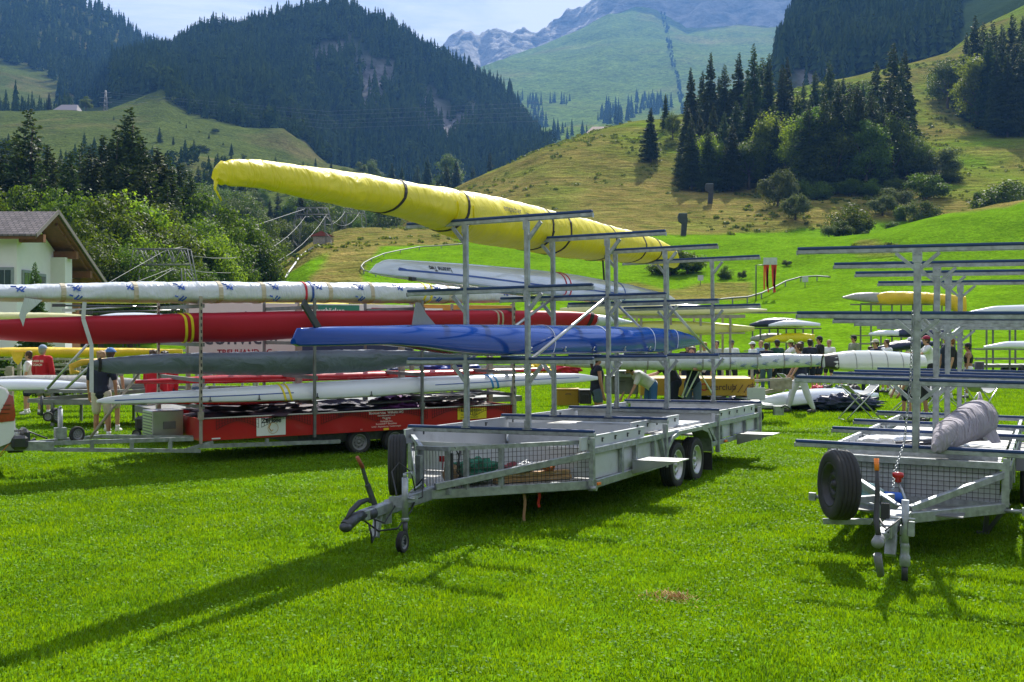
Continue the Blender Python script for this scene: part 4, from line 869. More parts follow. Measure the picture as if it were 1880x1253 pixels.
b = MB(); b.lathe((-.02, -1.3, .76), (0, 0, 1), [(.0, -.04), (.03, -.03), (.03, .0), (.05, .015), (.05, .05), (.0, .06)], 12); b.build('red_knob', REDP, TB)
b = MB(); b.box((-.07, -1.75, .52), (.07, .08, .14)); b.tube([(.02, -2.3, .42), (-.1, -2.0, .50), (-.2, -1.7, .38), (-.05, -1.5, .44)], .008, 6); b.tube([(0, -2.35, .44), (.1, -2.1, .52), (.1, -1.9, .35), (.02, -1.7, .30)], .007, 6); b.build('cable', BLACKP, TB)
st = empty('support_stand'); st.parent = TB; st.location = (.12, -2.0, 0)
b = MB(); b.tube([(0, 0, .22), (0, 0, .66)], .031, 14); b.lathe((0, 0, .10), (0, 0, 1), [(.034, 0), (.044, .01), (.046, .08), (.036, .10), (.036, .16), (.04, .17), (.03, .2)], 14); b.tube([(-.12, 0, .50), (.08, 0, .50)], .014, 6); b.box((.05, 0, .42), (.05, .05, .12)); b.build('outer_tube', GALV, st)
b = MB(); b.tube([(0, 0, -.02), (0, 0, .12)], .027, 12); b.build('foot_tube', CAST, st)
wheel(TB, (-.55, -1.25, .66), (-.863, -.505, .02), .325, .21, BLACKP, 'spare_wheel')
b = MB(); b.bar((-.42, -1.0, .50), (-.15, -.6, .5), .06, .06); b.bar((-.7, -1.2, .30), (-.1, -1.0, .32), .05, .05); b.build('spare_wheel_bracket', GALV, TB)
for sx in (1, -1):
    for yy in (3.1, 3.9): wheel(TB, (1.0 * sx, yy, .32), (sx, 0, 0), .315, .175, RIMS)
    b = MB(); pr = [(2.65, .5), (2.75, .66), (2.95, .74), (4.05, .74), (4.3, .6), (4.36, .4)]
    for (a, q) in zip(pr, pr[1:]): b.bar((1.0 * sx, a[0], a[1]), (1.0 * sx, q[0], q[1]), .26, .012)
    b.build('mudguard', GREYP, TB)
b = MB(); b.bar((.62, .75, .02), (.66, .55, .40), .045, .045); b.bar((.64, .75, .03), (.85, .6, .36), .035, .035); b.box((.60, .75, .02), (.12, .10, .02)); b.build('support_leg', GALV2, TB)
def chain(parent, pts, m=GALV, r=.011, L_=.05, wire=.0045):
    P = [V3(p) for p in pts]; seg = []
    for a, b_ in zip(P, P[1:]):
        n = max(1, int((b_ - a).length / (L_ * .72)))
        for i in range(n): seg.append((a.lerp(b_, i / n), (b_ - a).normalized()))
    mb = MB()
    for i, (p, d) in enumerate(seg):
        u = d.orthogonal().normalized(); u = u if i % 2 == 0 else d.cross(u)
        ring = [p + d * (L_ * .5 * math.cos(t)) + u * (r * 1.1 * math.sin(t)) for t in [k * math.pi / 4 for k in range(8)]]
        mb.tube(ring + [ring[0]], wire, 4, cap=False)
    return mb.build('chain', m, parent)
chain(TB, [(-.035, -.06, 2.30), (-.05, -.07, 1.6), (-.09, -.2, 1.0), (-.13, -.6, .75), (-.1, -1.0, .60)])
chain(TB, [(.02, 6.2, 2.30), (.10, 6.1, 1.1)]); chain(TB, [(.0, .1, 2.32), (.02, 1.5, 2.18), (.02, 3.0, 2.12), (.02, 4.6, 2.17), (.02, 6.2, 2.3)], L_=.07, r=.014, wire=.006)
lump('beach_towel', MB_ @ TR(-.50, -.28, .385), (.22, .14, .10), mat('striped_towel', (.05, .42, .50), .9, col2=(.6, .62, .6), scale=7, bump=.4), 'turquoise and white striped towel in the front locker of the right trailer', 'towel', 1, .3, 3)
o = MB().tube([(-.12, 0, 0), (.1, 0, 0), (.14, 0, 0)], [.06, .06, .045], 12).build('sleeping_mat', mat('bright_blue_foam', (.02, .12, .55), .7)); o.matrix_world = MB_ @ TR(-.22, -.2, .44); tag(o, 'rolled bright blue mat in the front locker of the right trailer', 'mat')
lump('white_sack', MB_ @ TR(-.50, .85, .805), (.20, .25, .09), mat('white_bag', (.75, .74, .72), .6, bump=.4), 'white plastic sack on the deck of the right trailer', 'sack', 4, .25, 2)
lump('white_sheet', MB_ @ TR(-.25, 2.0, .805), (.22, .2, .05), mat('pale_sheet', (.7, .74, .8), .3, bump=.3), 'pale bowl shaped sheet on the deck of the right trailer', 'sheet', 6, .2, 2)
o = MB().tube([(-.55, -.5, 0), (.5, .9, .04)], .035, 10).tube([(-.45, -.55, 0), (.6, .85, .04)], .02, 8).build('oar', mat('carbon', (.05, .05, .06), .3)); o.matrix_world = MB_ @ TR(.0, 1.5, .85); tag(o, 'pair of dark oar shafts lying on the deck of the right trailer', 'oar')
o = MB().lathe((0, 0, 0), (.3, .9, .1), [(.03, 0), (.09, .0), (.09, .05), (.06, .06), (.06, .1), (.09, .11), (.09, .16), (.03, .16)], 18).build('strap_reel', mat('teal_plastic', (.03, .3, .3), .5)); o.matrix_world = MB_ @ TR(.14, 1.9, .93); tag(o, 'small teal reel lying beside the oars on the right trailer', 'reel')
# grey draped bundle on the lowest bars
m_drape = mat('grey_fabric_cover', (.30, .28, .32), .85, var=.15, scale=4, bump=1.0, bscale=3, bdist=.09, stretch=(1, 3.2, .8))
hb_ = Hull([(-.30, 1.0, .93), (-.2, 1.08, .91), (0, 1.16, .93), (.4, 1.24, .93), (.9, 1.31, .95), (1.4, 1.37, .96), (1.7, 1.37, .97), (1.85, 1.28, 1.0)], .165, mid=.45, n=2.3, x0=.38, xdrift=.36, wr=.014, wprof=[(0, .12), (.08, .4), (.25, .8), (.7, 1.05), (.95, 1.0), (1, .5)])
e, o_ = boat(MB_, hb_, m_drape, 'covered_boat', 'short boat end draped in pleated grey fabric on the lowest bars of the right trailer', 'covered boat', None, 'cover', 90, 30)
for k in range(5): hb_.strap('fold', m_drape, e, .05 + k * .36 + .08 * math.sin(k * 3), .03, .008, o_, lean=.20 + .08 * math.sin(k * 2), a0=-.3 + .5 * math.sin(k * 2.3), a1=2.6 + .4 * math.sin(k))
b = MB(); b.add([V3(p) - V3(o_) for p in ((.50, 1.2, 1.10), (.66, 1.25, .92), (.74, 1.7, .90), (.62, 1.75, 1.2), (.55, 1.5, 1.3))], [(0, 1, 2, 3, 4)]); b.build('hanging_corner', m_drape, e)
MB().tube([(.12, 1.0, .38), (.13, 1.06, .46), (.12, 1.08, .55)], [.06, .03, .01], 8).build('knotted_end', m_drape, e)
# neighbour trailer at the right edge
TN = empty('box_trailer', M=MB_ @ TR(1.75, 0.9, 0), label='grey plastic mudguard of a trailer cut off by the right edge', cat='trailer', group='trailers parked on the grass')
b = MB(); b.box((0, 0, .80), (1.0, 1.4, .42), bev=.09); b.build('body', GREYP, TN); b = MB(); b.box((0, .1, .52), (1.04, 1.7, .06)); b.box((0, -.9, .47), (.9, .6, .05)); b.build('frame', GALV, TN)
b = MB(); b.box((-.30, -.71, .82), (.14, .02, .07)); b.tube([(-.33, -.73, .86), (-.33, -.74, .95), (-.27, -.74, .95), (-.27, -.73, .86)], .008, 6); b.build('handle', BLACKP, TN)
wheel(TN, (-.35, .2, .30), (-1, 0, 0), .3, .2, RIMG); wheel(TN, (.35, .2, .30), (1, 0, 0), .3, .2, RIMG)

# ------------------------------------------------------------------ boats on the middle trailer
m_yel = mat('yellow_tarpaulin', (.78, .68, .006), .40, var=.05, scale=2.5, bump=.55, bscale=1.6, trans=.15, spec=.5, bdist=.09, stretch=(1.2, 3.2, 1.3))
m_strapb = mat('black_webbing', (.02, .02, .022), .8)
hy = Hull([(-3.80, 3.58, 3.48), (-3.73, 3.66, 3.44), (-3.55, 3.71, 3.46), (-3.17, 3.75, 3.49), (-2.51, 3.79, 3.47), (-1.77, 3.83, 3.46), (-1.27, 3.85, 3.47), (-.49, 3.87, 3.45), (.2, 3.90, 3.38), (.51, 3.91, 3.32), (1.36, 3.94, 3.30), (2.22, 3.94, 3.32), (3.55, 3.94, 3.30), (4.99, 3.93, 3.34), (6.42, 3.92, 3.40), (7.48, 3.89, 3.45), (8.3, 3.82, 3.46), (8.57, 3.72, 3.44)], .35, mid=.42, n=2.2, x0=-.82, wr=.014, wprof=[(0, .10), (.03, .2), (.1, .42), (.3, .85), (.5, 1), (.7, .95), (.9, .8), (.97, .6), (1, .3)])
eY, oY = boat(MA_, hy, m_yel, 'covered_boat', 'long boat wrapped in bright yellow tarpaulin on the top bars of the middle trailer', 'covered boat', 'boats on the middle trailer', 'cover', 190, 34)
for y in (-1.05, .25, 2.55, 3.15, 4.9, 6.3, 7.1): hy.strap('strap', m_strapb, eY, y, .045, .008, oY, lean=.12)
for y in (.38, .02):
    hy.strap('yellow_tie', m_yel, eY, y, .03, .012, oY, a0=-1.6, a1=.3)
b = MB(); b.tube([V3((-.82, -3.78, 3.50)) - V3(oY), V3((-.82, -3.80, 3.40)) - V3(oY), V3((-.80, -3.74, 3.30)) - V3(oY)], [.025, .012, .010], 7); b.build('loose_tie', m_yel, eY)
m_ink = mat('dark_ink', (.03, .035, .05), .6)
text('empacher', .12, Matrix(((0, 0, 1, 0), (1, 0, 0, 1.15), (0, 1, 0, 3.72), (0, 0, 0, 1))), m_ink, eY, proj=lambda p: hy.side(p.y, p.z + .0, .012) - V3(oY))
hy.band('swoosh', m_ink, eY, [(1.75, .70), (1.95, .66), (2.15, .72)], .012, .012, oY)
m_blue = mat('blue_gelcoat', (.0, .040, .26), .09, var=.02, scale=1.5, coat=.0, spec=.32)
hbl = Hull([(-3.72, 2.04, 1.99), (-3.67, 2.13, 1.97), (-3.24, 2.15, 1.97), (-2.37, 2.17, 1.98), (-1.78, 2.19, 1.95), (-1.01, 2.205, 1.88), (-.2, 2.215, 1.85), (.68, 2.225, 1.85), (3.04, 2.25, 1.85), (5.24, 2.25, 1.85), (6.2, 2.23, 1.90), (7.0, 2.16, 1.95), (7.73, 2.04, 1.99)], .31, mid=.12, n=2.1, nb=3, x0=0, wprof=[(0, .10), (.05, .25), (.2, .62), (.4, 1), (.65, 1), (.85, .5), (1, .06)])
eB, oB = boat(MA_, hbl, m_blue, 'racing_shell', 'glossy deep blue rowing shell lying keel up on the third bars of the middle trailer', 'rowing boat', 'boats on the middle trailer', 'hull', 130, 30)
b = MB(); b.prism([(-1.83, 2.16), (-1.35, 2.18), (-1.55, 2.30), (-1.68, 2.42), (-1.75, 2.42)], .012, Matrix(((0, 0, 1, 0), (1, 0, 0, 0), (0, 1, 0, 0), (0, 0, 0, 1)))); o = b.build('fin', mat('grey_fin', (.22, .23, .25), .5), eB); o.location = -V3(oB)
b = MB(); b.bar((.0, -3.35, 2.12), (.03, -3.62, 2.36), .02, .075); o = b.build('rudder', BLACKP, eB); o.location = -V3(oB)
mt = mat('thin_white_rope', (.7, .75, .9), .6)
for y in (.9, 2.6, 4.6, 5.9): hbl.strap('tie_rope', mt, eB, y, .012, .006, oB, lean=.25, a0=-.1, a1=1.9)
for y in (.3, 1.2, 2.1, 3.2, 4.3, 5.2):
    p = hbl.side(y, 1.90, .0) - V3(oB); b = MB(); b.box(p + V3((.01, 0, 0)), (.03, .05, .012)); b.tube([p, p + V3((.03, 0, .05))], .007, 6); b.build('rigger_bolt', ALU, eB)
hlu = Hull([(-1.38, 2.80, 2.78), (-1.25, 2.90, 2.765), (-1.15, 2.945, 2.76), (-.76, 2.965, 2.75), (.6, 3.01, 2.72), (2.25, 3.05, 2.68), (3.88, 3.06, 2.67), (6.09, 3.02, 2.68), (8.2, 2.93, 2.74), (8.6, 2.86, 2.80)], .32, mid=.12, n=2.0, nb=3, x0=-.82, wprof=[(0, .08), (.04, .25), (.2, .65), (.5, 1), (.75, .95), (.93, .4), (1, .06)])
m_wht = mat('pale_grey_gelcoat', (.68, .72, .78), .2, var=.03, scale=1.5, coat=.6)
m_navy = mat('blue_stripe', (.015, .07, .32), .35)
eL, oL = boat(MA_, hlu, m_wht, 'racing_shell', 'white rowing shell named Lucerne Two, keel up on the second bars from the top', 'rowing boat', 'boats on the middle trailer', 'hull', 120, 30)
hlu.band('stripe', m_navy, eL, [(-.95, .42), (0, .42), (2.2, .36), (5, .36), (8.0, .5)], .022, .003, oL)
hlu.band('stripe', m_navy, eL, [(-.93, .50), (-.80, .44)], .02, .004, oL)
text('Lucerne Two', .085, Matrix(((0, 0, 1, 0), (-1, 0, 0, .12), (0, -1, 0, 2.92), (0, 0, 0, 1))), m_ink, eL, bold=.002, proj=lambda p: hlu.side(p.y, p.z, .006) - V3(oL))
for y in (3.05, 3.2): hlu.strap('strap', mat('red_webbing', (.5, .02, .04), .7), eL, y, .03, .006, oL, lean=.2, a0=-.3, a1=2.6)
hlu.strap('strap', m_navy, eL, 5.3, .03, .006, oL, lean=.2, a0=-.3, a1=2.6)
b = MB(); b.box(V3((-.70, -.72, 2.74)) - V3(oL), (.05, .09, .04)); b.build('bow_fitting', BLACKP, eL)

b = MB(); b.bar((0, 0, 0), (.05, .1, -1.35), .05, .012, up=(1, 0, 0)); o = b.build('loose_strap', m_strapb); o.matrix_world = MA_ @ TR(-.75, 4.95, 3.42); tag(o, 'long black strap hanging from the yellow boat behind the rear racks', 'strap')
# ------------------------------------------------------------------ red trailer on the left
def ray_ground(u, v, sheet=None, Y0=44, Y1=470):
    sh = sheet or NEAR; Y = Y0
    while Y < Y1:
        z = sh.z(u, Y)
        if VH - (z - H) * FPX / Y <= v: return Y, z
        Y += max(.4, Y * .006)
    return Y1, sh.z(u, Y1)
def gz(X, Y):
    return NEAR.z(CX + FPX * X / Y, Y) if Y > 30 else 0.0
SILV = mat('bleached_wood', (.33, .30, .25), .8, var=.25, scale=8)
TC = empty('boat_trailer', M=MC_, label='red low sided boat trailer on the left, stacked with red, white and grey covered boats', cat='boat trailer', group='trailers parked on the grass')
b = MB(); b.box((-.015, 2.99, .555), (.03, 5.98, .35)); b.box((-2.2, 2.99, .555), (.03, 5.98, .35)); b.box((-1.1, .015, .555), (2.2, .03, .35)); b.box((-1.1, 5.97, .555), (2.2, .03, .35)); b.build('side_panel', REDP, TC)
b = MB(); b.box((-1.1, 3, .42), (2.16, 5.9, .03)); b.build('deck', GALV2, TC)
b = MB(); b.tube([(.005, 0, .735), (.005, 5.98, .735)], .012, 6); b.build('rim_cord', mat('pale_cord', (.5, .5, .46), .8), TC)
m_net = mat('black_net', (.02, .012, .012), .8)
for (ya, yb) in ((.25, .95), (1.0, 1.85), (2.05, 3.1), (3.1, 4.1), (4.2, 5.1), (5.1, 5.9)):
    g = MB(); n_ = int((yb - ya) / .045); dd = lambda t: .06 + .13 * abs(2 * t - 1) ** 1.5
    for i in range(n_ + 1):
        t = i / n_; y = ya + (yb - ya) * t; g.bar((.012, y, .74), (.012, y + .004, .74 - dd(t)), .005, .005)
        if i < n_:
            for q in (.33, .66, 1.0): t2 = (i + 1) / n_; g.bar((.013, y, .74 - dd(t) * q), (.013, ya + (yb - ya) * t2, .74 - dd(t2) * q), .005 + .006 * (q == 1), .004)
    g.build('cargo_net', m_net, TC)
for k, y in enumerate((0.0, 1.93, 3.99, 5.96)):
    for x in (.02, -2.2):
        b = MB(); b.box((x, y, 1.50), (.05, .04, 2.32)); b.box((x, y, .78), (.09, .07, .12)); o = b.build('post', GALV2 if k not in (0, 3) else SILV, TC)
        if k in (0, 3):
            h_ = MB()
            for q in range(16): h_.box((x + .03, y, .95 + q * .105), (.008, .018, .05))
            h_.build('slot_strip', BLACKP, o)
    for z in (.94, 1.36, 1.93, 2.54): b = MB(); b.box((-1.1, y + .045, z - .03), (2.2, .05, .06)); b.build('crossbar', GALV2, TC)
    if k: b = MB(); b.bar((-1.1, y + .2, .45), (-1.1, y + .2, 2.5), .10, .08); b.build('centre_post', SILV, TC)
b = MB()
b.bar((.0, 0, .23), (-.16, -2.3, .38), .05, .055); b.bar((-.05, -.1, .42), (-.16, -2.3, .47), .05, .06); b.bar((-.35, 0, .42), (-.75, -1.3, .47), .05, .05); b.bar((-.75, -1.3, .47), (-.3, -2.5, .47), .05, .05)
for t in (.2, .45, .7): b.box((-.02 - .14 * t, -2.3 * t, .35 + .06 * t), (.05, .05, .16))
b.bar((-.1, -2.15, .43), (-.35, -3.0, .46), .10, .13); b.bar((.0, .0, .30), (.0, 2.4, .24), .06, .06); b.box((.0, 1.1, .3), (.05, .05, .12)); b.bar((0, -.25, .25), (0, .2, .36), .05, .05)
b.build('drawbar', GALV, TC)
b = MB(); b.tube([(-.35, -2.95, .50), (-.37, -3.05, .50), (-.38, -3.12, .47)], [.05, .055, .05], 10); b.tube([(-.36, -2.7, .56), (-.36, -2.9, .62), (-.36, -3.0, .60)], .015, 6); b.tube([(-.30, -2.2, .52), (-.3, -2.5, .66), (-.3, -2.85, .66), (-.3, -2.9, .60)], .012, 6); b.build('ball_coupling', CAST, TC)
b = MB(); b.tube([(-.25, -2.03, .45), (-.25, -2.03, .96)], .035, 10); b.tube([(-.25, -2.03, .96), (-.25, -2.03, 1.0)], .02, 8); b.box((-.25, -2.03, .6), (.12, .16, .16)); b.build('jockey_tube', GALV, TC)
wheel(TC, (-.22, -1.80, .57), (.9, .3, 0), .12, .06, RIMG, 'jockey_wheel')
b = MB(); b.tube([(-.33 + .16 * math.sin(t * .7), -2.78 + .1 * math.cos(t * .7), .38 + .13 * math.sin(t * .7 + 1)) for t in range(10)], .006, 5); b.build('safety_cable', mat('orange_cable', (.7, .2, .04), .5), TC)
for sx, x in ((1, -.12), (-1, -2.08)):
    for yy in (2.8, 3.49): wheel(TC, (x, yy, .20), (sx, 0, 0), .215, .16, RIMG)
b = MB(); b.box((-1.1, 3.4, .30), (1.9, 3.4, .16)); b.box((-1.1, 2.8, .2), (1.7, .06, .06)); b.box((-1.1, 3.49, .2), (1.7, .06, .06)); b.build('axle', CAST, TC)
b = MB(); b.box((-.95, -.30, .62), (.55, .50, .42), bev=.01); o = b.build('tool_box', ALU, TC); h_ = MB(); h_.box((-.665, -.28, .6), (.02, .2, .12))
for q in range(8): h_.box((-.95, -.556, .45 + q * .048), (.53, .012, .016))
h_.build('ribbing', GALV2, o)
for (yy, z0, z1, s_) in ((.9, .43, .69, 'sign'),): b = MB(); b.box((.006, 1.17, .555), (.01, .50, .29)); sg = b.build('white_sign', WHITEP, TC)
PR = Matrix(((0, 0, 1, 0), (1, 0, 0, 0), (0, 1, 0, 0), (0, 0, 0, 1)))
def tx(x, y, z): M = PR.copy(); M.translation = (x, y, z); return M
text('Zürisee', .11, tx(.014, 1.0, .62), m_ink, sg, bold=.003)
b = MB(); b.lathe((.014, 1.2, .53), (1, 0, 0), [(.085, 0), (.091, 0), (.091, .002), (.085, .002)], 28); b.tube([(.016, 1.16, .60), (.016, 1.13, .54), (.016, 1.17, .48), (.016, 1.2, .5)], .008, 5); b.build('emblem', mat('gold_ink', (.55, .33, .06), .6), sg)
m_txw = mat('white_lettering', (.82, .80, .76), .6)
for (s_, sz, z) in (('Bootsservice  Wilhelm AG', .062, .672), ('www.bootsservice.ch', .04, .632), ('Hängung', .045, .587), ('und', .03, .561), ('Anhängerbau', .045, .528), ('Kunststoff + Bootsbau', .045, .486), ('Unfall - Reparaturen / Lackierungen', .040, .442)):
    text(s_, sz, tx(.016, 3.28, z), m_txw, TC, 'lettering', align='CENTER')
for yy in (2.78, 3.76): text('3.0', .03, tx(.016, yy, .41), m_txw, TC, 'lettering')
MB().box((.006, 3.28, .405), (.01, .10, .035)).build('yellow_label', mat('yellow_label', (.8, .55, .02), .5), TC)
b = MB(); b.box((.006, 5.05, .60), (.01, .62, .20)); yl = b.build('yellow_sign', mat('yellow_sign', (.78, .62, .02), .5), TC)
text('Bootstransport', .07, tx(.014, 4.80, .64), m_ink, yl, bold=.001); text('Tel. 044 781 30 20', .045, tx(.014, 4.80, .57), m_ink, yl); text('www.ruderboote.ch', .045, tx(.014, 4.80, .52), m_ink, yl)
b = MB(); b.box((.006, .25, .41), (.01, .14, .02)); b.build('white_label', WHITEP, TC)
for a_, c_ in (((-.6, -1.52, .47), (-.6, -.61, 1.67)),): b = MB(); b.tube([a_, c_], .022, 8); b.build('front_strut', SILV, TC)
b = MB(); b.bar((-.1, -1.72, 2.55), (-.1, -1.74, 2.30), .06, .004, up=(1, 0, 0)); b.bar((-.1, -1.74, 2.30), (-.1, -1.62, 1.9), .06, .004, up=(1, 0, 0)); b.bar((-.1, -1.62, 1.9), (-.1, -1.62, 1.2), .06, .004, up=(1, 0, 0)); b.build('white_strap', mat('white_webbing', (.55, .57, .60), .7), TC)
# load of oars and covers on the red trailer
m_dark = mat('dark_covers', (.06, .02, .03), .7, var=.7, scale=9, bump=.9, bscale=12, col2=(.015, .015, .03))
for (x, y, sx_, sy_, sz_, m_, lb, nm) in ((-1.1, 1.3, .95, 1.1, .13, m_dark, 'dark maroon heap of covers at the front of the red trailer bed', 'cover_heap'), (-1.1, 3.0, .95, 1.0, .12, mat('navy_covers', (.02, .02, .05), .7, var=.6, scale=9, bump=.9), 'dark navy heap of covers in the middle of the red trailer bed', 'cover_heap'),
        (-.55, 3.75, .4, .42, .16, mat('purple_cloth', (.10, .015, .13), .7, var=.4, scale=9, bump=.7), 'purple cloth heap on the bed of the red trailer', 'cloth_heap'), (-1.0, 5.0, .9, .8, .13, mat('black_red_covers', (.05, .012, .015), .6, var=.8, scale=11, bump=1, bscale=16), 'black and red heap of covers at the back of the red trailer bed', 'cover_heap')):
    lump(nm, MC_ @ TR(x, y, .60), (sx_, sy_, sz_), m_, lb, 'cover' if 'cover' in nm else 'cloth', y, .5, 3.5)
for k in range(9):
    b = MB(); y0 = 3.6 + k * .12; b.tube([(0, 0, 0), (0.1, 1.5 + .1 * k, .03)], .02, 6); b.box((.11, 1.6 + .1 * k, .03), (.16, .35, .02)); o = b.build('oar', mat('carbon', (.05, .05, .06), .3)); o.matrix_world = MC_ @ TR(-.2 - k * .16, y0 - .6, .84 + .015 * (k % 3)); tag(o, 'dark oar among the oars lying on the covers of the red trailer', 'oar', 'oars on the red trailer')
# boats on the red trailer
GC = 'boats on the red trailer'
m_wcov = mat('white_foil_cover', (.62, .66, .72), .38, var=.06, scale=1.2, bump=.7, bscale=1.5, col2=(.50, .55, .60), bdist=.07, stretch=(1, 2.6, 1.6))
hw = Hull([(-4.2, 2.74, 2.56), (-2.90, 2.78, 2.55), (-2.0, 2.82, 2.56), (-1.0, 2.87, 2.56), (0, 2.90, 2.56), (1.93, 2.94, 2.60), (3.98, 2.965, 2.61), (5.1, 2.94, 2.63), (6.1, 2.88, 2.66), (6.6, 2.78, 2.68)], .30, mid=.35, n=2.6, x0=-.42, wr=.02, wseed=4, wprof=[(0, .55), (.15, .85), (.4, 1), (.8, .9), (1, .3)])
e, o_ = boat(MC_, hw, m_wcov, 'covered_boat', 'long boat in white foil with blue marks on top of the red trailer', 'covered boat', GC, 'cover', 170, 30)
m_tan = mat('beige_strap', (.50, .44, .33), .8)
for y in (-2.0, -.95, .38, 1.1, 2.3, 3.1, 4.7): hw.strap('strap', m_tan, e, y, .07, .008, o_)
hw.strap('red_strap', mat('red_webbing', (.5, .02, .04), .7), e, 1.85, .035, .012, o_, a0=-.9, a1=2); hw.strap('blue_strap', m_navy, e, 1.97, .035, .012, o_, a0=-.9, a1=2)
for y in (4.15, 4.28): hw.strap('yellow_strap', mat('yellow_webbing', (.75, .62, .02), .7), e, y, .035, .012, o_, lean=.05)
b = MB(); b.add([V3(p) - V3(o_) for p in ((-.12, -2.55, 2.60), (-.12, -2.3, 2.57), (-.14, -2.52, 2.36), (-.16, -2.56, 2.18), (-.14, -2.62, 2.34))], [(0, 1, 2, 3, 4)]); b.build('hanging_corner', m_wcov, e)
m_mark = mat('blue_print', (.02, .09, .42), .5)
k = 0
for y in np.arange(-2.6, 6.0, .78):
    k += 1
    for zf, sc_ in ((.80, 1.0), (.20, .7)):
        if zf < .5 and k % 2: continue
        zt, zb, w_, x0_ = hw.sec(y); z = zb + (zt - zb) * zf; b = MB()
        for (dy, dz, ln, a) in ((0, 0, .14, .9), (.05, -.01, .12, .9), (.0, -.03, .12, -.5), (-.08, .03, .08, -.3)):
            p0 = V3((0, y + dy, z + dz)); P = [V3((0, y + dy + math.cos(a) * ln * (t - .5) * sc_, z + dz + math.sin(a) * ln * (t - .5) * sc_ * 1.0)) for t in (0, .5, 1)]
            P = [hw.side(p.y, min(max(p.z, zb + .03), zt - .03), .006) - V3(o_) for p in P]
            for a_, c_ in zip(P, P[1:]): b.bar(a_, c_, .022, .003, up=(1, 0, .2))
        b.build('blue_mark', m_mark, e)
m_redc = mat('crimson_cover', (.40, .002, .022), .6, var=.08, scale=1.5, bump=.35, bscale=.8, bdist=.05, stretch=(1, 1.2, 1))
hr = Hull([(-4.3, 2.18, 2.02), (-3.0, 2.27, 2.0), (-2.46, 2.31, 1.96), (-1.71, 2.34, 1.92), (-.99, 2.36, 1.915), (0, 2.40, 1.94), (.8, 2.42, 1.93), (1.5, 2.44, 1.97), (2.2, 2.455, 2.02), (3.98, 2.48, 2.07), (5.96, 2.50, 2.14), (7.36, 2.50, 2.17), (8.1, 2.47, 2.19), (8.2, 2.42, 2.22)], .28, mid=.75, n=3.0, nb=2.0, x0=-.36, wr=.006, wprof=[(0, .5), (.3, .95), (.7, 1), (.95, .8), (1, .6)])
e, o_ = boat(MC_, hr, m_redc, 'covered_boat', 'long boat under a smooth crimson cover in the upper part of the red trailer', 'covered boat', GC, 'cover', 130, 26)
for y in (-.20, -.10): hr.strap('yellow_strap', mat('yellow_webbing', (.75, .62, .02), .7), e, y, .04, .01, o_, lean=-.05, a0=-1.8, a1=1.5)
for y in (5.7, 5.8): hr.strap('grey_strap', m_tan, e, y, .035, .01, o_, lean=-.05, a0=-1.5, a1=1.5)
hr.strap('black_strap', m_strapb, e, 8.0, .09, .012, o_, lean=.05)
ht = Hull([(8.15, 2.44, 2.20), (8.6, 2.42, 2.20), (9.0, 2.33, 2.24), (9.2, 2.30, 2.27)], .2, mid=.5, x0=-.36, wr=.012, wprof=[(0, 1), (.5, .9), (1, .3)])
ht.mesh('stern_wrap', m_wcov, e, 20, 20, o_)
m_gryc = mat('slate_grey_cover', (.12, .155, .20), .55, var=.1, scale=1.5, bump=.9, bscale=1.4, bdist=.09, stretch=(1, 1.6, 2.2))
hg = Hull([(-1.62, 1.64, 1.58), (-1.5, 1.68, 1.53), (-1.31, 1.70, 1.47), (-.9, 1.73, 1.45), (-.33, 1.75, 1.45), (.73, 1.76, 1.39), (1.93, 1.77, 1.37), (3.19, 1.77, 1.40), (3.95, 1.75, 1.50), (5.2, 1.70, 1.58)], .28, mid=.7, n=2.6, nb=2, x0=-.36, wr=.022, wseed=8, wprof=[(0, .2), (.1, .6), (.4, 1), (.8, .8), (1, .3)])
e, o_ = boat(MC_, hg, m_gryc, 'covered_boat', 'boat under a creased slate grey cover with a yellow tip on the red trailer', 'covered boat', GC, 'cover', 120, 26)
b = MB(); b.tube([V3(p) - V3(o_) for p in ((-.36, -1.3, 1.66), (-.36, -1.7, 1.64), (-.36, -1.85, 1.58), (-.36, -1.84, 1.50), (-.36, -1.74, 1.49))], [.045, .05, .05, .045, .02], 10); b.build('bow_tip', mat('yellow_tip', (.65, .42, .03), .5), e)
hg.strap('black_strap', m_strapb, e, -1.45, .04, .02, o_)
hs = Hull([(-1.50, 1.07, 1.03), (-1.31, 1.125, 1.0), (-.58, 1.16, .985), (.73, 1.20, .955), (1.93, 1.24, .945), (3.19, 1.27, .96), (3.98, 1.285, .99), (5.96, 1.29, 1.04), (7.0, 1.285, 1.06), (7.76, 1.26, 1.08), (8.22, 1.19, 1.12)], .27, mid=.15, n=2, nb=3, x0=-.28, wprof=[(0, .1), (.08, .35), (.4, 1), (.7, .9), (.93, .35), (1, .06)])
e, o_ = boat(MC_, hs, m_wht, 'racing_shell', 'slim white rowing shell with thin blue stripes lying lowest on the red trailer', 'rowing boat', GC, 'hull', 120, 28)
hs.band('stripe', m_navy, e, [(-1.25, .45), (1.6, .5)], .016, .003, o_); hs.band('stripe', m_navy, e, [(4.3, .5), (7.7, .55)], .014, .003, o_)
for y in (.55, .65): hs.strap('yellow_strap', mat('yellow_webbing', (.75, .62, .02), .7), e, y + .9, .035, .008, o_, lean=-.05, a0=-2, a1=2)
for y in (5.55, 5.67): hs.strap('blue_strap', mat('sky_blue_webbing', (.03, .22, .5), .7), e, y, .04, .008, o_, lean=-.03, a0=-2, a1=2)
for y in (.2, 1.0, 2.0, 3.0, 3.8): p = hs.side(y, 1.0, 0) - V3(o_); b = MB(); b.box(p + V3((.012, 0, .0)), (.025, .04, .02)); b.box(p + V3((.012, 0, .04)), (.012, .012, .06)); b.build('rigger_bolt', CAST, e)
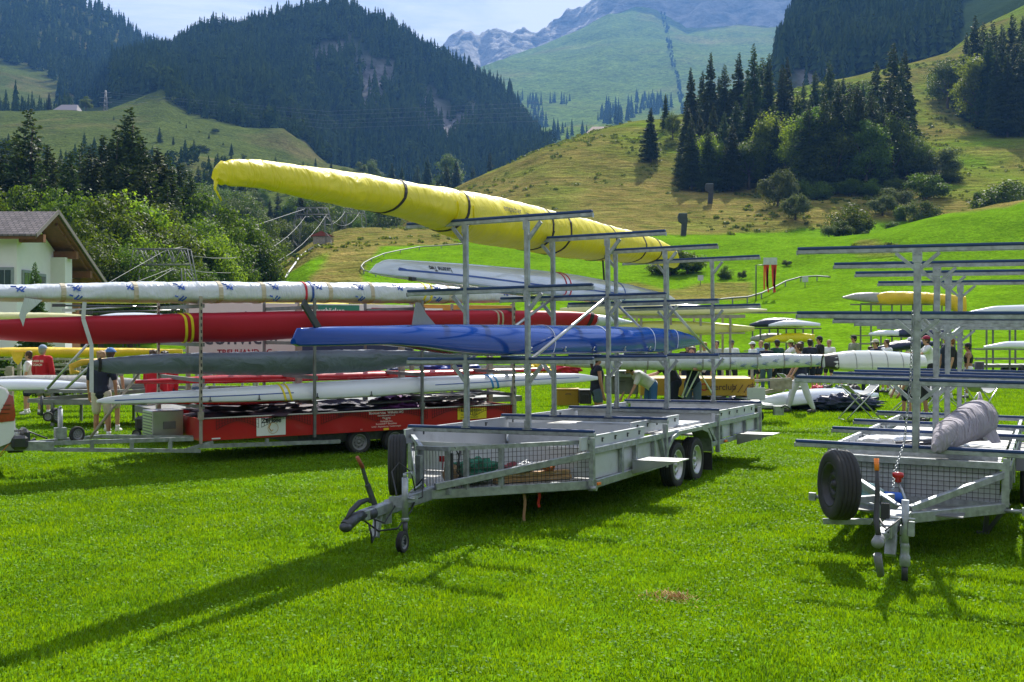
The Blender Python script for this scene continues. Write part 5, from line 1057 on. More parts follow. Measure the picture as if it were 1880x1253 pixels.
h2 = Hull([(-1.1, 1.03, .99), (-.4, 1.06, .94), (1.0, 1.05, .86), (2.2, 1.08, .90)], .2, mid=.2, x0=-.75)
boat(MC_, h2, mat('red_gelcoat', (.45, .01, .015), .25, coat=.5), 'racing_shell', 'red hull half hidden under the white shell on the red trailer', 'rowing boat', GC, 'hull', 40, 16)
h3 = Hull([(-.6, 1.30, 1.24), (1.0, 1.36, 1.2), (3.5, 1.36, 1.2), (7.9, 1.34, 1.26)], .2, mid=.2, x0=-1.5)
boat(MC_, h3, mat('red_gelcoat', (.45, .01, .015), .25, coat=.5), 'racing_shell', 'red hull on the far side of the red trailer behind the white shell', 'rowing boat', GC, 'hull', 50, 16)
# ------------------------------------------------------------------ trailer with advertising boards behind
MD_ = MC_ @ TR(-3.0, 0, 0)
TD = empty('board_trailer', M=MD_, label='trailer with large advertising boards behind the crimson covered boat', cat='trailer', group='trailers parked on the grass')
def mkboard(y0, y1, z0, z1, m_, name='advertising_board', x=0.0): b = MB(); b.box((x, (y0 + y1) / 2, (z0 + z1) / 2), (.03, y1 - y0 - .03, z1 - z0), bev=.004); return b.build(name, m_, TD)
m_bw = mat('cream_board', (.62, .59, .55), .5, var=.04, scale=1)
b1 = mkboard(.78, 2.94, 2.18, 2.64, m_bw); b2 = mkboard(.78, 2.94, 1.50, 2.14, m_bw); b3 = mkboard(2.97, 5.5, 2.18, 2.64, mat('pale_board', (.72, .72, .70), .5)); b4 = mkboard(5.53, 8.05, 2.18, 2.66, mat('orange_board', (.60, .27, .05), .5)); b5 = mkboard(2.97, 5.5, 1.50, 2.14, mat('navy_board', (.02, .04, .10), .5))
text('convicta', .44, tx(.02, 1.06, 1.86), mat('charcoal_letters', (.05, .06, .08), .6), b2, bold=.004, sx=1.0); text('TREUHAND AG', .145, tx(.02, 1.32, 1.66), mat('maroon_letters', (.30, .015, .03), .6), b2, bold=.004, sx=1.06)
text('convicta', .40, tx(.02, 1.06, 2.22), mat('charcoal_letters', (.05, .06, .08), .6), b1, bold=.004)
b = MB(); b.prism([(3.05, 2.40), (4.25, 2.40), (4.25, 2.62), (3.15, 2.62)], .006, Matrix(((0, 0, 1, .02), (1, 0, 0, 0), (0, 1, 0, 0), (0, 0, 0, 1)))); gsign = b.build('green_field', mat('green_print', (.02, .20, .13), .5), b3); text('Hausbäcken-', .15, tx(.03, 3.2, 2.46), m_txw, gsign, bold=.003)
b = MB(); b.box((.022, 4.9, 2.56), (.006, .75, .03)); b.box((.022, 4.9, 2.50), (.006, .75, .02)); b.build('red_field', REDP, b3); text('ilg', .26, tx(.03, 4.5, 2.36), REDP, b3, bold=.004)
b = MB(); b.prism([(5.62, 2.42), (6.2, 2.42), (6.2, 2.58), (5.62, 2.58)], .006, Matrix(((0, 0, 1, .02), (1, 0, 0, 0), (0, 1, 0, 0), (0, 0, 0, 1)))); w_ = b.build('white_field', WHITEP, b4); text('MIGROL', .11, tx(.03, 5.67, 2.46), mat('orange_board', (.6, .27, .05), .5), w_, bold=.002); text('Gemeinsam weiter', .12, tx(.02, 6.5, 2.40), m_txw, b4)
text('Bank Zimmerberg', .12, tx(.02, 3.1, 1.62), m_txw, b5)
for y in (.80, 2.95, 5.5, 8.05): b = MB(); b.box((-.06, y, 1.4), (.07, .07, 2.6)); b.build('post', SILV, TD)
b = MB(); b.box((-.9, 4.3, .6), (1.7, 8.0, .12)); b.box((-.1, 4.3, 1.40), (.05, 7.6, .05)); b.build('chassis', GALV2, TD)
for yy in (4.0, 4.9):
    for x in (-.1, -1.7): wheel(TD, (x, yy, .26), (1 if x > -1 else -1, 0, 0), .26, .16, RIMG)
# heaps seen through the gap under the blue boat
for (u, v, Y, sz, m_, lb) in ((830, 695, 25, (.62, .4, .19), mat('royal_blue_tarp', (.01, .04, .28), .5, bump=1, bscale=9, var=.5), 'crumpled royal blue tarpaulin behind the red trailer'), (765, 697, 24.5, (.35, .3, .08), mat('red_cloth', (.5, .1, .09), .7, bump=.8), 'red and white cloth heap beside the blue tarpaulin'),
                              (722, 698, 24.6, (.22, .2, .13), mat('navy_cloth', (.03, .05, .14), .7, bump=.8), 'small navy cloth heap behind the red trailer'), (990, 690, 25, (.22, .2, .14), mat('yellow_bag', (.8, .6, .02), .6, bump=.4), 'yellow bag behind the racks of the middle trailer'), (1040, 690, 25.4, (.3, .3, .17), mat('red_bag', (.5, .02, .05), .6, bump=.5), 'red bag next to the yellow bag')):
    p = at(u, v, Y); lump('tarpaulin' if 'tarp' in lb else 'bag' if 'bag' in lb else 'cloth_heap', TR(p.x, p.y, p.z), sz, m_, lb, 'tarpaulin' if 'tarp' in lb else 'bag' if 'bag' in lb else 'cloth', u, .5, 3)
# low platform under them
def slab_rack(label, u0, u1, v, Y, depth=1.4, m_=GALV2, legs=4, th=.07, name='boat_rack', group='racks and trailers in the background', wheels=False, bars=()):
    """open trailer frame: long beams at the height of pixel row v, cross bars, legs or wheels down to the ground"""
    p0, p1 = at(u0, v, Y), at(u1, v, Y); L_ = p1.x - p0.x; g0 = gz((p0.x + p1.x) / 2, Y); e = empty(name, ((p0.x + p1.x) / 2, Y, g0), label=label, cat='boat rack' if 'rack' in name else 'boat trailer', group=group); zt = p0.z - g0
    b = MB()
    for dy in (0, depth): b.box((0, dy, zt - th / 2), (L_, .07, th))
    for k in range(6): b.box((-L_ / 2 + L_ * (k + .5) / 6, depth / 2, zt - th / 2), (.05, depth, th * .8))
    for (vv) in bars:
        zz = at(u0, vv, Y).z - g0; b.box((0, 0, zz), (L_, .05, .045)); b.box((0, depth, zz), (L_, .05, .045))
    b.build('frame', m_, e)
    for k in range(legs):
        x = -L_ / 2 + L_ * (k + .5) / legs
        for dy in (0, depth): b = MB(); b.box((x, dy, zt / 2), (.06, .06, zt)); b.build('leg' if not wheels else 'post', m_, e)
    if wheels:
        for dy, s_ in ((-.1, -1), (depth + .1, 1)): wheel(e, (.2, dy, .30), (0, s_, 0), .30, .18, RIMG); wheel(e, (.95, dy, .30), (0, s_, 0), .30, .18, RIMG)
        b = MB(); b.box((0, depth / 2, .55), (L_ * .9, depth, .12)); b.build('chassis', m_, e)
    return e
def simple_boat(u0, u1, Y, top, bot, w_, m_, name, label, cat='rowing boat', group=None, Y1=None, mid=.2, wr=0.0, blunt=.08, n=2.1, ny=60, na=18, wprof=None, seed=0):
    """boat seen from the side; top and bot: pixel rows of its upper and lower outline from one end to the other"""
    Y1 = Y if Y1 is None else Y1; P0, P1 = at(u0, 0, Y), at(u1, 0, Y1); d = V3((P1.x - P0.x, P1.y - P0.y, 0)); L_ = d.length; d.normalize(); M = Matrix(((d.y, d.x, 0, P0.x), (-d.x, d.y, 0, P0.y), (0, 0, 1, 0), (0, 0, 0, 1)))
    st = []
    us = [u0 + (u1 - u0) * k / (len(top) - 1) for k in range(len(top))]
    for uu, a, c_ in zip(us, top, bot):
        q = (uu - CX) / FPX; s_ = (P0.x - q * P0.y) / (q * d.y - d.x); Yk = P0.y + d.y * s_; st.append((s_, at(0, a, Yk).z, at(0, c_, Yk).z))
    h = Hull(st, w_, mid=mid, n=n, nb=2.4, wr=wr, wseed=seed, wprof=wprof or [(0, blunt), (.06, .35), (.3, .9), (.5, 1), (.7, .9), (.94, .35), (1, blunt)])
    e, o_ = boat(M, h, m_, name, label, cat, group, 'cover' if 'cover' in name else 'hull', ny, na); return e, h, o_
m_cream = mat('pale_yellow_gelcoat', (.66, .64, .30), .3, var=.04, coat=.4); m_lime = mat('yellow_green_gelcoat', (.55, .57, .12), .3, var=.04, coat=.4)
m_ycov = mat('golden_yellow_cover', (.75, .50, .02), .5, var=.1, scale=2, bump=.8, bscale=1.8, bdist=.08, stretch=(1, 2, 1)); m_silc = mat('silver_grey_cover', (.30, .30, .28), .5, var=.12, scale=2, bump=.8, bscale=1.6, bdist=.08, stretch=(1, 2, 1))
m_navc = mat('navy_cover', (.012, .022, .065), .45, var=.3, scale=3, bump=.9, bscale=8)
GBk = 'boats on the background trailers'
# right of centre
slab_rack('long wooden rack behind the middle trailer carrying two pale yellow boats', 1150, 1368, 578, 33, 1.2, SILV, 4, .10, bars=(612,), wheels=True, name='boat_trailer')
simple_boat(1028, 1408, 33.2, [566, 558, 556, 558, 563, 568], [574, 580, 581, 581, 578, 572], .3, m_cream, 'racing_shell', 'cream coloured shell with dark hatches on the upper beam behind the middle trailer', group=GBk)
simple_boat(1110, 1385, 33.2, [594, 590, 589, 590, 594, 600], [602, 612, 616, 616, 614, 608], .3, m_lime, 'racing_shell', 'yellow green shell with black ties on the lower beam behind the middle trailer', group=GBk)
# long white wrapped boat carried by rowers
eW, hW, oW = simple_boat(995, 1518, 24.2, [658, 653, 650, 649, 649, 650, 650, 652], [668, 676, 679, 680, 680, 679, 676, 672], .26, m_wcov, 'covered_boat', 'very long boat in white foil with blue marks carried by rowers at shoulder height', 'covered boat', GBk, mid=.45, wr=.008, ny=110, blunt=.5, seed=3)
for k in range(10): hW.strap('strap', mat('grey_strap', (.3, .3, .3), .8), eW, .5 + k * .6, .03, .008, oW)
for k in range(12):
    y = 3.4 + k * .24; zt, zb, w_, x0_ = hW.sec(y); b = MB()
    for (dy, dz, a) in ((0, 0, .8), (.05, .0, .8), (.02, -.03, -.4)):
        zc_ = zb + (zt - zb) * (.45 + .2 * math.sin(k)); P = [hW.side(y + dy + math.cos(a) * t, zc_ + dz + math.sin(a) * t * .6, .006) - V3(oW) for t in (-.06, .06)]; b.bar(P[0], P[1], .012, .003, up=(0, -1, 0))
    b.build('blue_mark', m_mark, eW)
# glossy hull held next to them
eH, hH, oH = simple_boat(1513, 1695, 21.5, [652, 644, 643, 644, 647, 652], [676, 682, 683, 683, 681, 676], .30, mat('glossy_white_hull', (.70, .73, .68), .08, var=.02, coat=1), 'racing_shell', 'glossy white hull with a dark bow between the trailers', group=GBk, wprof=[(0, .5), (.1, .85), (.3, 1), (.8, 1), (1, .7)])
hH.strap('dark_bow', BLACKP, eH, .10, .24, .004, oH, n=30)
for y in (.55, .85, 1.15, 1.45): hH.strap('thin_band', mat('grey_band', (.3, .32, .3), .4), eH, y, .014, .003, oH, a0=-.2, a1=2)  # thin grey bands across the hull
# yellow box trailer
p = at(1280, 730, 25.5); TY = empty('box_trailer', (p.x, 25.5, 0), (0, 0, R(-4)), 'low yellow box trailer with hand painted marks behind the middle trailer', 'trailer', 'trailers parked on the grass')
m_yb = mat('ochre_box', (.42, .26, .02), .5, var=.12, scale=2, dirt=.3)
b = MB(); b.box((0, .7, .80), (2.62, 1.5, .40), bev=.01); b.build('body', m_yb, TY); b = MB(); b.box((0, -.02, 1.26), (2.6, .05, .09)); b.box((0, 1.4, 1.26), (2.6, .05, .09))
for x in (-1.2, 0, 1.25): b.box((x, -.02, 1.12), (.06, .06, .26))
b.build('top_rail', SILV, TY)
MT = Matrix(((1, 0, 0, 0), (0, 0, -1, -.06), (0, 1, 0, 0), (0, 0, 0, 1)))
def ft(x, z): M = MT.copy(); M.translation = (x, -.06, z); return M
text('RC', .24, ft(-.10, .72), REDP, TY, bold=.003); text('uderclub', .2, ft(.18, .74), mat('brown_ink', (.10, .05, .02), .7), TY, bold=.002)
b = MB()
for k in range(3): b.bar((.78 + k * .14, -.062, .68), (.90 + k * .14, -.062, .86), .018, .004, up=(0, 1, 0))
for k in range(3): b.tube([(1.26 + .07 * math.cos(t), -.063, .68 + k * .08 + .03 * math.sin(t)) for t in [q * .8 for q in range(9)]], .006, 4)
b.bar((1.26, -.064, .64), (1.26, -.064, .92), .012, .004, up=(0, 1, 0)); b.build('painted_mark', mat('brown_ink', (.10, .05, .02), .7), TY)
b = MB(); b.bar((1.3, .3, .62), (2.1, .7, .72), .06, .08); b.bar((1.3, 1.1, .62), (2.1, .75, .72), .06, .08); b.box((2.0, .5, .86), (.5, .05, .26)); b.bar((1.3, .0, .95), (2.2, .4, .98), .05, .05); b.build('drawbar', SILV, TY)
for x in (-.4, .3): wheel(TY, (x, .1, .26), (0, -1, 0), .26, .16, RIMG); wheel(TY, (x, 1.3, .26), (0, 1, 0), .26, .16, RIMG)
for (u, v0, v1, wd, Y, m_, lb, cat) in ((1142, 692, 724, .72, 24.6, GALV2, 'grey ribbed metal crate beside the yellow trailer', 'crate'), (1148, 683, 693, .34, 24.5, GALV, 'small metal case standing on the grey crate', 'case'), (1075, 718, 742, .26, 24.0, BLACKP, 'black box on the grass behind the racks', 'box'), (1043, 716, 745, .5, 24.5, m_yb, 'ochre box beside the black box', 'box')):
    pa, pb = at(u, v1, Y), at(u, v0, Y); hh = pb.z - pa.z; e = empty('storage_box', (pa.x, Y, pa.z), label=lb, cat=cat); b = MB(); b.box((0, .2, hh / 2), (wd, .5, hh), bev=.015)
    for q in range(6): b.box((-wd / 2 + wd * (q + .5) / 6, -.055, hh / 2), (.012, .01, hh * .8))
    b.build('body', m_, e); b = MB(); b.box((0, .2, hh + .012), (wd + .03, .53, .024), bev=.008); b.build('lid', m_, e); b = MB(); b.tube([(-.06, -.06, hh * .7), (-.06, -.09, hh * .75), (.06, -.09, hh * .75), (.06, -.06, hh * .7)], .008, 5); b.build('handle', CAST, e)
# white open trailer behind the middle trailer's back
e = empty('small_trailer', (at(1408, 760, 24.5).x, 24.5, 0), (0, 0, R(6)), 'small open white trailer with its coupling beyond the middle trailer', 'trailer', 'trailers parked on the grass')
b = MB(); b.box((-.08, .5, .68), (.42, .03, .26)); b.box((-.08, 1.3, .68), (.42, .03, .26)); b.box((-.08, .9, .55), (.42, .8, .03)); b.build('side_board', PANEL, e); b = MB(); b.box((.1, .2, .40), (.9, .06, .06)); b.box((.30, .1, .32), (.22, .1, .2)); b.box((0, .9, .40), (.7, .9, .06)); b.build('frame', GALV, e); wheel(e, (-.1, .45, .17), (0, -1, 0), .17, .12, RIMG); wheel(e, (-.1, 1.4, .17), (0, 1, 0), .17, .12, RIMG)
b = MB(); b.tube([(.3, .1, .36), (.42, 0, .44), (.55, 0, .36)], .02, 6); b.build('coupling', CAST, e)
# boat and its cover on the grass
eG, hG, oG = simple_boat(1395, 1612, 28, [732, 722, 716, 713, 713, 716, 722], [750, 748, 744, 741, 738, 734, 730], .32, m_wht, 'racing_shell', 'white hull lying on the grass on its crumpled navy cover', group=GBk, Y1=31)
m = lump('boat_cover', TR(at(1490, 750, 29).x, 29.6, 0), (1.6, .55, .13), m_navc, 'crumpled navy cover spread on the grass under the white hull', 'cover', 7, .5, 4, n=30)
lump('boat_cover', TR(at(1560, 750, 28.5).x, 28.7, 0), (.8, .28, .22), m_navc, 'shiny navy cover rumpled in front of the white hull', 'cover', 17, .5, 5, n=26)
lump('boat_cover', TR(at(1400, 745, 31).x, 31.5, 0), (1.0, .3, .12), m_navc, 'end of the navy cover left of the bending man', 'cover', 27, .5, 5, n=24)
for i, (u, m_, lb) in enumerate(((1500, mat('red_bag', (.5, .02, .05), .6, bump=.5), 'red sports bag at the left of the bag pile'), (1520, mat('black_bag', (.02, .02, .025), .6, bump=.5), 'black sports bag in the bag pile'), (1540, mat('teal_bag', (.02, .09, .10), .6, bump=.5), 'dark teal jacket on the bag pile'), (1556, mat('red_jacket', (.42, .03, .04), .7, bump=.5), 'red jacket at the right of the bag pile'), (1530, mat('white_shirt_cloth', (.7, .7, .7), .8, bump=.5), 'white shirt dropped in front of the bags'), (1575, mat('black_bag', (.02, .02, .025), .6, bump=.5), 'black rucksack behind the trestle'))):
    lump('bag', TR(at(u, 700, 32).x, 32 + (i % 2) * .4 - (i == 4) * .5, .0), (.22, .25, .24 - .08 * (i == 4)), m_, lb, 'bag', i * 3, .45, 3, 'bags piled on the grass', 14)
eD, hD, oD = simple_boat(1632, 1668, 29, [722, 706, 703, 712], [726, 728, 727, 724], .3, m_cream, 'covered_boat', 'small cream coloured hull end lying on the grass between the trestles', group=GBk, ny=24)
# folding trestles
def trestle(u, v, Y, yaw, label, w_=.9, h=.95):
    p = at(u, v, Y); e = empty('folding_trestle', (p.x, Y, gz(p.x, Y)), (0, 0, yaw), label, 'trestle', 'folding boat trestles on the grass')
    for dy in (-.22, .22):
        for sg in (-1, 1): b = MB(); b.tube([(sg * w_ / 2, dy + sg * .01, 0), (-sg * w_ * .42, dy + sg * .01, h)], .016, 6); b.build('leg', ALU, e)
    b = MB()
    for sg in (-1, 1): b.tube([(sg * w_ * .42, -.24, h), (sg * w_ * .42, .24, h)], .014, 6); b.tube([(sg * w_ / 2, -.22, 0.02), (sg * w_ / 2, .22, 0.02)], .012, 6)
    b.build('cross_rods', ALU, e); P = [(w_ * .42 * (1 - 2 * t), 0, h - .22 * math.sin(math.pi * t)) for t in [q / 8 for q in range(9)]]; b = MB()
    for a_, c_ in zip(P, P[1:]): b.bar(a_, c_, .4, .006, up=(0, 0, 1))
    b.build('sling', mat('grey_sling', (.35, .36, .36), .8), e)
for (u, Y, yw, lb, h_) in ((1578, 26.0, .15, 'folding trestle standing in front of the navy cover and white hull', .82), (1662, 26.5, -.2, 'folding trestle left of the posts of the right trailer', .8), (1700, 27.2, .4, 'folding trestle just behind the posts of the right trailer', .8), (1735, 29, -.1, 'folding trestle standing between the posts of the right trailer', .8), (1802, 26.2, .5, 'folding trestle at the far right above the grey bundle', .85), (1455, 33, .2, 'folding trestle among the rowers behind the long white boat', .8)): trestle(u, 0, Y, yw, lb, .9, h_)
# far trailers on the rising lawn
T1 = slab_rack('loaded trailer far back with navy, white and yellow boats', 1380, 1508, 602, 46, 1.5, GALV2, 4, .06, bars=(574, 646, 656), wheels=True, name='boat_trailer')
simple_boat(1376, 1478, 46, [596, 586, 584, 585, 590], [600, 601, 601, 601, 600], .35, m_navc, 'covered_boat', 'navy covered boat on the upper bars of the far trailer', 'covered boat', GBk, wr=.02, ny=40, mid=.4)
simple_boat(1411, 1506, 45.4, [596, 589, 588, 590, 594], [600, 600, 600, 600, 600], .3, m_wht, 'racing_shell', 'white hull in front of the navy boat on the far trailer', group=GBk, ny=36)
simple_boat(1404, 1496, 45.4, [624, 615, 612, 612, 615], [628, 630, 630, 629, 627], .3, m_yel, 'covered_boat', 'yellow covered boat on the lower bars of the far trailer', 'covered boat', GBk, wr=.015, ny=36, mid=.4)
simple_boat(1378, 1452, 46.2, [620, 614, 612, 613, 618], [626, 628, 628, 628, 626], .3, m_silc, 'covered_boat', 'brownish grey boat behind the yellow one on the far trailer', 'covered boat', GBk, wr=.01, ny=30, mid=.4)
T2 = slab_rack('far trailer with a golden yellow covered boat on top and a navy one below', 1580, 1772, 557, 50, 1.5, GALV2, 5, .06, bars=(617, 632), wheels=True, name='boat_trailer')
simple_boat(1547, 1620, 50, [545, 538, 537, 538], [548, 553, 556, 557], .3, m_silc, 'racing_shell', 'grey hull bow sticking out of the golden yellow cover', group=GBk, ny=30, blunt=.3)
simple_boat(1596, 1772, 50, [542, 536, 536, 538, 541, 545], [556, 559, 559, 558, 562, 584], .4, m_ycov, 'covered_boat', 'boat under a golden yellow cover on the far trailer', 'covered boat', GBk, wr=.03, ny=60, mid=.5, blunt=.4)
simple_boat(1595, 1650, 49, [612, 607, 606, 608], [616, 617, 617, 617], .3, m_wht, 'racing_shell', 'white hull on the lowest bars under the golden yellow boat', group=GBk, ny=30)
simple_boat(1628, 1740, 49.4, [610, 604, 603, 604, 608], [618, 620, 620, 619, 617], .35, m_navc, 'covered_boat', 'navy covered boat beside the white hull on the lowest bars', 'covered boat', GBk, wr=.03, ny=40, mid=.4)
simple_boat(1605, 1716, 38, [640, 630, 626, 625, 628], [646, 645, 643, 640, 634], .3, m_navc, 'covered_boat', 'navy wrapped boat carried on the arms of the rowers at the right', 'covered boat', GBk, wr=.03, ny=40, mid=.5)
T3 = slab_rack('trailer at the right edge with pale boats on open racks', 1790, 1960, 578, 46, 1.6, GALV2, 4, .06, bars=(605, 642, 660), wheels=True, name='boat_trailer')
simple_boat(1780, 2010, 46, [572, 562, 560, 559, 560, 566], [576, 577, 577, 577, 577, 576], .35, m_wht, 'racing_shell', 'pale grey hull on the top rack at the right edge', group=GBk, ny=50)
simple_boat(1806, 2010, 42, [636, 627, 626, 626, 628, 632], [640, 640, 641, 641, 640, 640], .35, m_wht, 'racing_shell', 'pale grey hull on the low rack at the right edge', group=GBk, ny=50)
e = wheel(T3, (-3.0, -.2, .9), (-.2, -1, 0), .33, .2, BLACKP, 'spare_wheel')
b = MB(); b.tube([(0, 0, 0), (0, 0, .95)], [.17, .17], 14); o = b.build('bin', BLACKP); p = at(1798, 0, 40); o.location = (p.x, 40, 0); tag(o, 'slim black bin behind the woman with the black top', 'bin')
# left background trailers
slab_rack('galvanised frame trailer behind the men at the left', 45, 560, 716, 24, 1.6, GALV2, 5, .07, name='boat_trailer', wheels=True)
slab_rack('open frame rack with boats far behind the red trailer', 100, 560, 668, 31, 1.4, GALV, 6, .06, bars=(645,))
slab_rack('pale frame rack seen in the gap below the blue boat', 640, 980, 690, 27, 1.4, GALV, 5, .06, bars=(676, 704))
simple_boat(-60, 300, 25, [700, 691, 689, 690, 694, 702], [712, 716, 716, 715, 712, 708], .3, m_silc, 'covered_boat', 'silver grey boat on the low frame at the left', 'covered boat', GBk, wr=.012, ny=60, mid=.5)
simple_boat(-80, 165, 24.2, [704, 697, 696, 698, 704], [714, 718, 718, 717, 712], .26, m_wht, 'racing_shell', 'white hull in front of the silver grey boat at the left', group=GBk, ny=40)
simple_boat(-80, 335, 30, [642, 639, 638, 639, 640, 642], [648, 655, 657, 657, 655, 650], .3, m_ycov, 'covered_boat', 'ochre and white boat behind the boy at the left', 'covered boat', GBk, wr=.012, ny=60, mid=.6)
p = at(31, 650, 29.6); b = MB(); b.add([(-.16, 0, .05), (.18, 0, .05), (.12, 0, -.2), (.02, 0, -.3), (-.1, 0, -.17), (-.16, .1, .05), (.18, .1, .05), (.02, .1, -.28)], [(0, 1, 2, 3, 4), (5, 7, 6), (0, 4, 3, 7, 5), (1, 6, 7, 3, 2)]); o = b.build('hanging_cover', m_ycov); o.location = p; tag(o, 'ochre cover corner hanging down behind the boy at the left', 'cover')
simple_boat(-80, 170, 26, [576, 574, 574, 575, 580], [588, 592, 592, 591, 588], .3, m_cream, 'covered_boat', 'pale yellow boat just above the crimson cover at the left', 'covered boat', GBk, wr=.012, ny=50, mid=.6)
simple_boat(88, 345, 27, [550, 549, 549, 551, 554], [555, 557, 558, 558, 556], .3, mat('lemon_gelcoat', (.75, .62, .02), .4), 'racing_shell', 'lemon yellow hull under the white foil boat at the left', group=GBk, ny=40)
simple_boat(440, 640, 23.5, [556, 554, 554, 555, 557], [562, 563, 563, 562, 561], .3, mat('lemon_gelcoat', (.75, .62, .02), .4), 'racing_shell', 'lemon yellow hull above the advertising boards', group=GBk, ny=40)
simple_boat(270, 345, 23, [660, 652, 650, 652], [664, 668, 668, 666], .25, m_ycov, 'covered_boat', 'ochre boat end beside the cream advertising board', 'covered boat', GBk, ny=20)
simple_boat(160, 350, 29, [584, 575, 574, 577, 584], [590, 592, 592, 592, 590], .3, m_wht, 'covered_boat', 'white wrapped boat behind the crimson cover at the left', 'covered boat', GBk, ny=30)
for k, (u0, v0, u1, v1) in enumerate(((100, 561, 335, 565), (118, 570, 250, 563), (150, 574, 330, 570))):
    a_, c_ = at(u0, v0, 25), at(u1, v1, 25.5); b = MB(); b.tube([V3((0, 0, 0)), c_ - a_], .02, 6); b.box(V3((.1, 0, 0)), (.3, .03, .07)); o = b.build('oar', mat('carbon', (.05, .05, .06), .3) if k != 1 else ALU); o.location = a_; tag(o, ['long dark oar below the lemon yellow hull', 'silver oar slanting below the lemon yellow hull', 'lower dark oar behind the red trailer'][k], 'oar')
# struts, jockey wheel and long tubes of the frame trailer at the left
for (u0, v0, u1, v1, Y, lb) in ((85, 716, 190, 600, 23.5, 'pale strut leaning from the left trailer nose, upper of two'), (112, 722, 200, 640, 23.3, 'pale strut leaning beside the man in navy, lower of two')):
    a_, c_ = at(u0, v0, Y), at(u1, v1, Y); b = MB(); b.tube([V3((0, 0, 0)), c_ - a_], .03, 8); b.sphere((0, 0, 0), .045, 5); o = b.build('leaning_strut', ALU); o.location = a_; tag(o, lb, 'strut')
e = empty('trailer_nose', at(83, 765, 22.5), None, 'drawbar with small wheel of the frame trailer at the left', 'trailer drawbar'); b = MB(); b.bar((-.35, 0, .32), (1.9, .5, .50), .08, .08); b.bar((-.35, 0, .32), (1.6, -.2, .30), .06, .07); b.box((.9, .1, .52), (1.3, .3, .05)); b.build('beam', GALV2, e); b = MB(); b.tube([(-.05, -.05, .02), (-.05, -.05, .42)], .03, 8); b.build('tube', CAST, e); wheel(e, (.08, -.05, -.0), (.2, -1, 0), .10, .06, RIMG, 'small_wheel'); wheel(e, (.0, .5, -.02), (.9, -.3, 0), .16, .1, RIMG, 'small_wheel')
e = empty('tank_cart', at(262, 790, 21.8), None, 'small dark wheeled pump beside the aluminium tool box', 'pump'); e.location.z = 0; b = MB(); b.box((.05, 0, .28), (.34, .3, .28), bev=.05); b.tube([(-.08, 0, .4), (-.16, 0, .62), (.05, 0, .66)], .012, 6); b.build('body', BLACKP, e); wheel(e, (-.05, -.2, .09), (0, -1, 0), .09, .05, RIMG); wheel(e, (.2, -.2, .09), (0, -1, 0), .09, .05, RIMG)
b = MB(); b.box((0, 0, .03), (.55, .25, .03)); b.box((.1, .1, .06), (.5, .2, .03)); o = b.build('wooden_board', WOODM); p = at(240, 757, 26); o.location = (p.x, 28, 0); tag(o, 'flat wooden boards lying on the grass behind the man in navy', 'board')
# ------------------------------------------------------------------ pick-up truck at the left edge
PK = empty('pickup_truck', (at(18, 820, 16).x + .08, 15.9, 0), (0, 0, R(29)), 'white pick-up truck at the left edge, only its rear corner showing', 'pick-up truck')
m_car = mat('white_car_paint', (.74, .77, .80), .18, var=.02, coat=1)
def loft_body(prof, x0, x1, rr=.12, n=8):
    mb = MB(); return mb
b = MB(); P = [(-.0, .50), (.06, .62), (.05, .86), (.0, 1.02), (-.03, 1.22), (-.06, 1.28), (-.14, 1.315), (-.9, 1.33), (-1.9, 1.33), (-1.95, 1.80), (-2.3, 1.86), (-3.4, 1.85), (-4.0, 1.35), (-5.2, 1.15), (-5.4, .9), (-5.35, .45), (-4.9, .42), (-1.6, .42), (-1.45, .75), (-1.2, .88), (-.9, .88), (-.66, .75), (-.55, .45), (-.2, .42)]
P = [(x, z) for x, z in P]; b.prism(P, 1.55, Matrix(((1, 0, 0, 0), (0, 0, 1, .15), (0, 1, 0, 0), (0, 0, 0, 1)))); sc1 = [(x * .985 - .03, z * .97 + .02) for x, z in P]
b.prism(sc1, 1.85, Matrix(((1, 0, 0, 0), (0, 0, 1, .0), (0, 1, 0, 0), (0, 0, 0, 1)))); b.build('body', m_car, PK)
b = MB(); b.prism([(.028, .82), (.045, .90), (.012, 1.18), (-.04, 1.20), (-.20, .86), (-.21, .80)], .18, Matrix(((1, 0, 0, 0), (0, 0, 1, -.012), (0, 1, 0, 0), (0, 0, 0, 1)))); o = b.build('tail_light', mat('red_lens', (.32, .005, .01), .15, coat=1, var=.3, scale=12), PK)
b = MB(); b.box((-.09, -.014, .99), (.12, .012, .012)); b.box((-.11, -.014, .93), (.14, .012, .012)); b.box((-.07, -.014, 1.05), (.10, .012, .012)); b.build('lens_rib', mat('dark_lens', (.08, .002, .004), .2), o)
b = MB(); b.box((.10, .9, .50), (.22, 1.9, .20), bev=.04); b.box((.18, .25, .56), (.14, .42, .26), bev=.05); b.build('bumper', mat('dark_bumper', (.03, .034, .04), .35, coat=.4), PK); b = MB(); b.box((.06, .9, .38), (.2, 1.5, .08)); b.tube([(.1, .9, .40), (.34, .9, .42), (.40, .9, .46)], .03, 8); b.build('tow_bar', CAST, PK)
for x in (-1.05, -4.3):
    wheel(PK, (x, .10, .38), (0, -1, 0), .38, .25, RIMS); wheel(PK, (x, 1.75, .38), (0, 1, 0), .38, .25, RIMS)
b = MB(); b.box((-2.9, .0, 1.58), (1.2, .02, .34)); b.build('side_window', BLACKP, PK)
